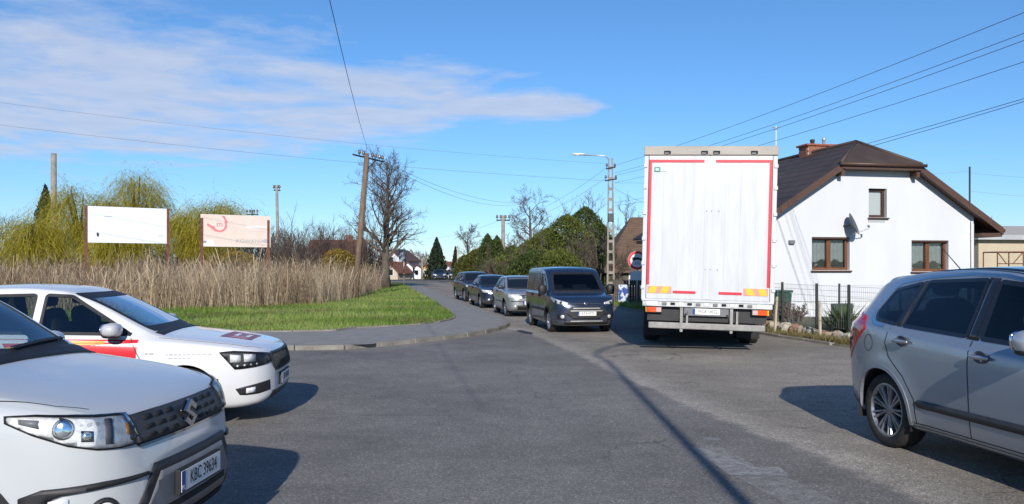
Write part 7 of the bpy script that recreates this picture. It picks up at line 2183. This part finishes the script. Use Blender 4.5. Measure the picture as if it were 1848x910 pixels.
BL = ['grey leafless bush at the far left edge of the photo', 'leafless bush peeping out between the two billboards', 'leafless bush right behind the faded pink billboard', 'tall leafless bush right of the grey slim pole', 'leafless bush in front of the red-roofed house', 'leafless bush between the red-roofed house and the leaning pole', 'lower leafless bush at the foot of the grey slim pole', 'leafless thicket at the foot of the leaning pole']
for i, ((px, Y, W_, yt), lb) in enumerate(zip(BG, BL)):
    bush_bare('leafless_bush', lb, px, Y, W_, zat(yt, Y), 40 + i, 320 if i in (4, 5) else 620, M['twig2'] if i % 2 else M['twig'])
conifer('ochre_shrub', 'ochre-green leafy shrub left of the leaning pole', 610, 60, 3.2, zat(452, 60), 61, 'ochre', 3500, 'round', size=.20)
conifer('ochre_shrub', 'ochre-green low shrub below the pink billboard', 420, 50, 4.0, zat(455, 50), 62, 'ochre', 3500, 'round', size=.18)
bare_tree('large_bare_tree', 'large bare broad-crowned tree just right of the leaning wooden pole', 699, 64, zat(296, 64), .36, 17, 1.05, 26, 4, first=.24, dens=1.15, rmin=.011)
# trees along the right side of the road
bare_tree('bare_tree', 'bare tree with a wide crown behind the evergreen hedge', 958, 66, zat(360, 66), .22, 8, 1.15, 15, 4, first=.3, rmin=.013)
bare_tree('bare_tree', 'small round bare tree over the far end of the road', 845, 104, zat(414, 104), .20, 9, 1.1, 12, 4, first=.42, rmin=.016)
bare_tree('bare_tree', 'thin bare tree behind the shingled roof left of the truck', 1128, 60, zat(372, 60), .15, 12, .9, 11, 3, first=.35, rmin=.011)
bare_tree('bare_tree', 'bare tree rising beside the lamp pole above the evergreens', 1062, 58, zat(362, 58), .15, 14, .9, 12, 3, first=.35, rmin=.011)
TH = [(880, 66, 1.7, 424, 'thuja', 'narrow dark thuja left of the roadside pole'), (897, 62, 1.6, 428, 'thuja', 'second narrow dark thuja by the roadside pole'), (925, 58, 2.6, 446, 'thuja', 'dark rounded evergreen right of the roadside pole'),
      (955, 56, 2.8, 436, 'thuja2', 'olive-green evergreen above the silver hatchback'), (988, 54, 3.4, 415, 'thuja2', 'olive-green evergreen above the left edge of the van'), (1024, 53, 4.0, 390, 'thuja2', 'tall broad olive-green thuja above the van roof'),
      (1056, 56, 3.6, 376, 'thuja', 'tallest dark evergreen behind the van'), (1078, 54, 2.4, 400, 'thuja', 'dark evergreen left of the lamp pole'), (1090, 48, 1.8, 440, 'thuja', 'low dark evergreen at the foot of the lamp pole'),
      (862, 72, 2.6, 452, 'shrub', 'bright yellow-green shrub beside the last queued car'), (843, 76, 2.4, 462, 'shrub', 'low yellow-green shrub at the far end of the hedge'), (1010, 46, 3.0, 452, 'thuja2', 'low olive hedge bush just behind the van'), (965, 47, 3.4, 455, 'thuja', 'low dark hedge bush behind the silver hatchback'), (915, 52, 3.4, 462, 'thuja2', 'low olive hedge bush behind the dark blue saloon')]
for i, (px, Y, W_, yt, kd, lb) in enumerate(TH):
    conifer('thuja_tree' if kd != 'shrub' else 'yellow_shrub', lb, px, Y, W_, zat(yt, Y), 70 + i, kd, 7500 if W_ > 2 else 5000, ('mound' if W_ > 2.2 else 'column') if kd != 'shrub' else 'round', 'evergreens along the right side of the road', size=.17)
for px_, Y_, W_, yt_, sd_, lb_ in ((905, 50, 3.0, 452, 201, 'leafless bush in the hedge behind the dark blue saloon'), (975, 49, 3.0, 428, 202, 'leafless bush rising from the hedge left of the van'), (1082, 47, 2.6, 410, 203, 'leafless bush at the right end of the hedge by the lamp pole'), (1040, 60, 3.6, 366, 204, 'twiggy leafless bush topping the evergreens above the van')):
    bush_bare('leafless_bush', lb_, px_, Y_, W_, zat(yt_, Y_), sd_, 230, M['twig'], 'bare bushes in the roadside hedge')
conifer('fir_tree', 'dark pointed fir at the far bend of the road', 788, 112, 3.1, zat(431, 112), 95, 'spruce', 6000, 'cone', size=.36)
conifer('fir_tree', 'small thin dark fir between the far fir and the bare tree', 822, 118, 1.6, zat(447, 118), 96, 'spruce', 2200, 'cone', size=.3)
# garden plants by the white house
def yucca(px, Y, n, h, seed, label):
    rnd = random.Random(seed); x = XP(px, Y); rt = empty('yucca_plant', (x, Y, .15)); tag(rt, label, 'plant')
    V, RN = [], []
    for i in range(n):
        a = rnd.uniform(0, 6.28); el = rnd.uniform(.25, 1.45); l = h * rnd.uniform(.6, 1.1); r0 = rnd.uniform(0, .18)
        d = Vector((math.cos(a) * math.cos(el), math.sin(a) * math.cos(el), math.sin(el))); s = Vector((-math.sin(a), math.cos(a), 0)) * rnd.uniform(.014, .026)
        p0 = Vector((math.cos(a) * r0, math.sin(a) * r0, 0)); p1 = p0 + d * l * .6; p2 = p1 + (d + Vector((0, 0, -.35))).normalized() * l * .4
        V += [p0 - s * .6, p0 + s * .6, p1 + s, p1 - s, p1 - s, p1 + s, p2 + s * .1, p2 - s * .1]; c = rnd.random(); RN += [c, c]
    MB().tube([(0, 0, 0), (0, 0, h * .2)], [.09, .05], 7).build('stem', M['bark'], rt)
    addmesh('leaves', quads_mesh('leaves', np.array([tuple(p) for p in V]), np.array(RN)), LEAFMATS['yucca'], rt)
yucca(1522, 19.6, 130, .78, 5, 'spiky green yucca behind the wire fence beside the crossover')
yucca(1502, 21.0, 60, .50, 6, 'smaller spiky yucca left of the large one behind the wire fence')
bush_bare('garden_shrub', 'small leafless garden shrub in front of the green bin', 1388, 23.6, 1.0, .85, 81, 300, M['twig'], 'garden shrubs by the fence')
bush_bare('garden_shrub', 'small leafless garden shrub right of the green bin', 1432, 23.4, .8, .6, 82, 260, M['twig2'], 'garden shrubs by the fence')
# the wooded skyline beyond everything
def skyline():
    g = np.random.default_rng(77); n = 42000
    x = g.uniform(-170, 170, n); y = 145 + 50 * g.random(n)
    top = 5.2 + 2.2 * np.sin(x * .09) + 1.5 * np.sin(x * .23 + 1) + 1.2 * np.sin(x * .61)
    z = top * g.random(n) ** .8 + .3
    tw = leaf_quads(np.stack([x, y, z], 1), g.uniform(.8, 2.2, n), .09, g, updir=((0, 0, 1), .6))
    o = addmesh('far_woodland', quads_mesh('far_woodland', tw, g.random(n)), pmat('hazy_twigs', (.13, .12, .12), .95)); tag(o, 'distant leafless woodland along the horizon', 'woodland', kind='stuff')
    m = 30000; x = g.uniform(-170, 170, m); y = 142 + 20 * g.random(m); z = 2.2 * g.random(m) * (1 + .5 * np.sin(x * .3))
    o = addmesh('far_undergrowth', quads_mesh('far_undergrowth', leaf_quads(np.stack([x, y, z], 1), g.uniform(.25, .6, m), .5, g), g.random(m)), LEAFMATS['dry']); tag(o, 'distant dull green undergrowth along the horizon', 'woodland', kind='stuff')
skyline()
suv = build_suv()
hatch = build_hatch()
cross = build_crossover()
van = build_van()
QG = 'cars queuing behind the dark van'
simple_car('small_hatchback', 'small silver hatchback with bright headlights right behind the dark van', 3.75, 1.60, 1.40, PT['silver2'], at_wheel(914, 571, 3.75, .8, 170), 170, 'hatch', 1.0, QG, 'KTA 21C7')
simple_car('saloon_car', 'dark blue saloon car between the silver hatchback and the slate estate', 4.45, 1.74, 1.40, PT['blue'], at_wheel(868, 556, 4.45, .87, 168), 168, 'sedan', .98, QG, 'KBC 8WA3')
simple_car('sport_utility_car', 'slate blue high-riding car last in the queue, behind the dark blue saloon', 4.4, 1.80, 1.60, PT['slate'], at_wheel(838, 544.5, 4.4, .9, 166), 166, 'suv', .92, QG, 'KR 7PL40')
simple_car('distant_car', 'small dark far car driving on the road beyond the queue', 4.2, 1.72, 1.44, PT['blue'], (XP(792, 104), 104), 172, 'hatch', 1.0, step=.1)
simple_car('distant_parked_car', 'tiny dark far car parked by the white gabled house at the bend', 4.3, 1.75, 1.5, PT['slate'], (XP(822, 100), 101), 175, 'estate', 1.0, step=.1)
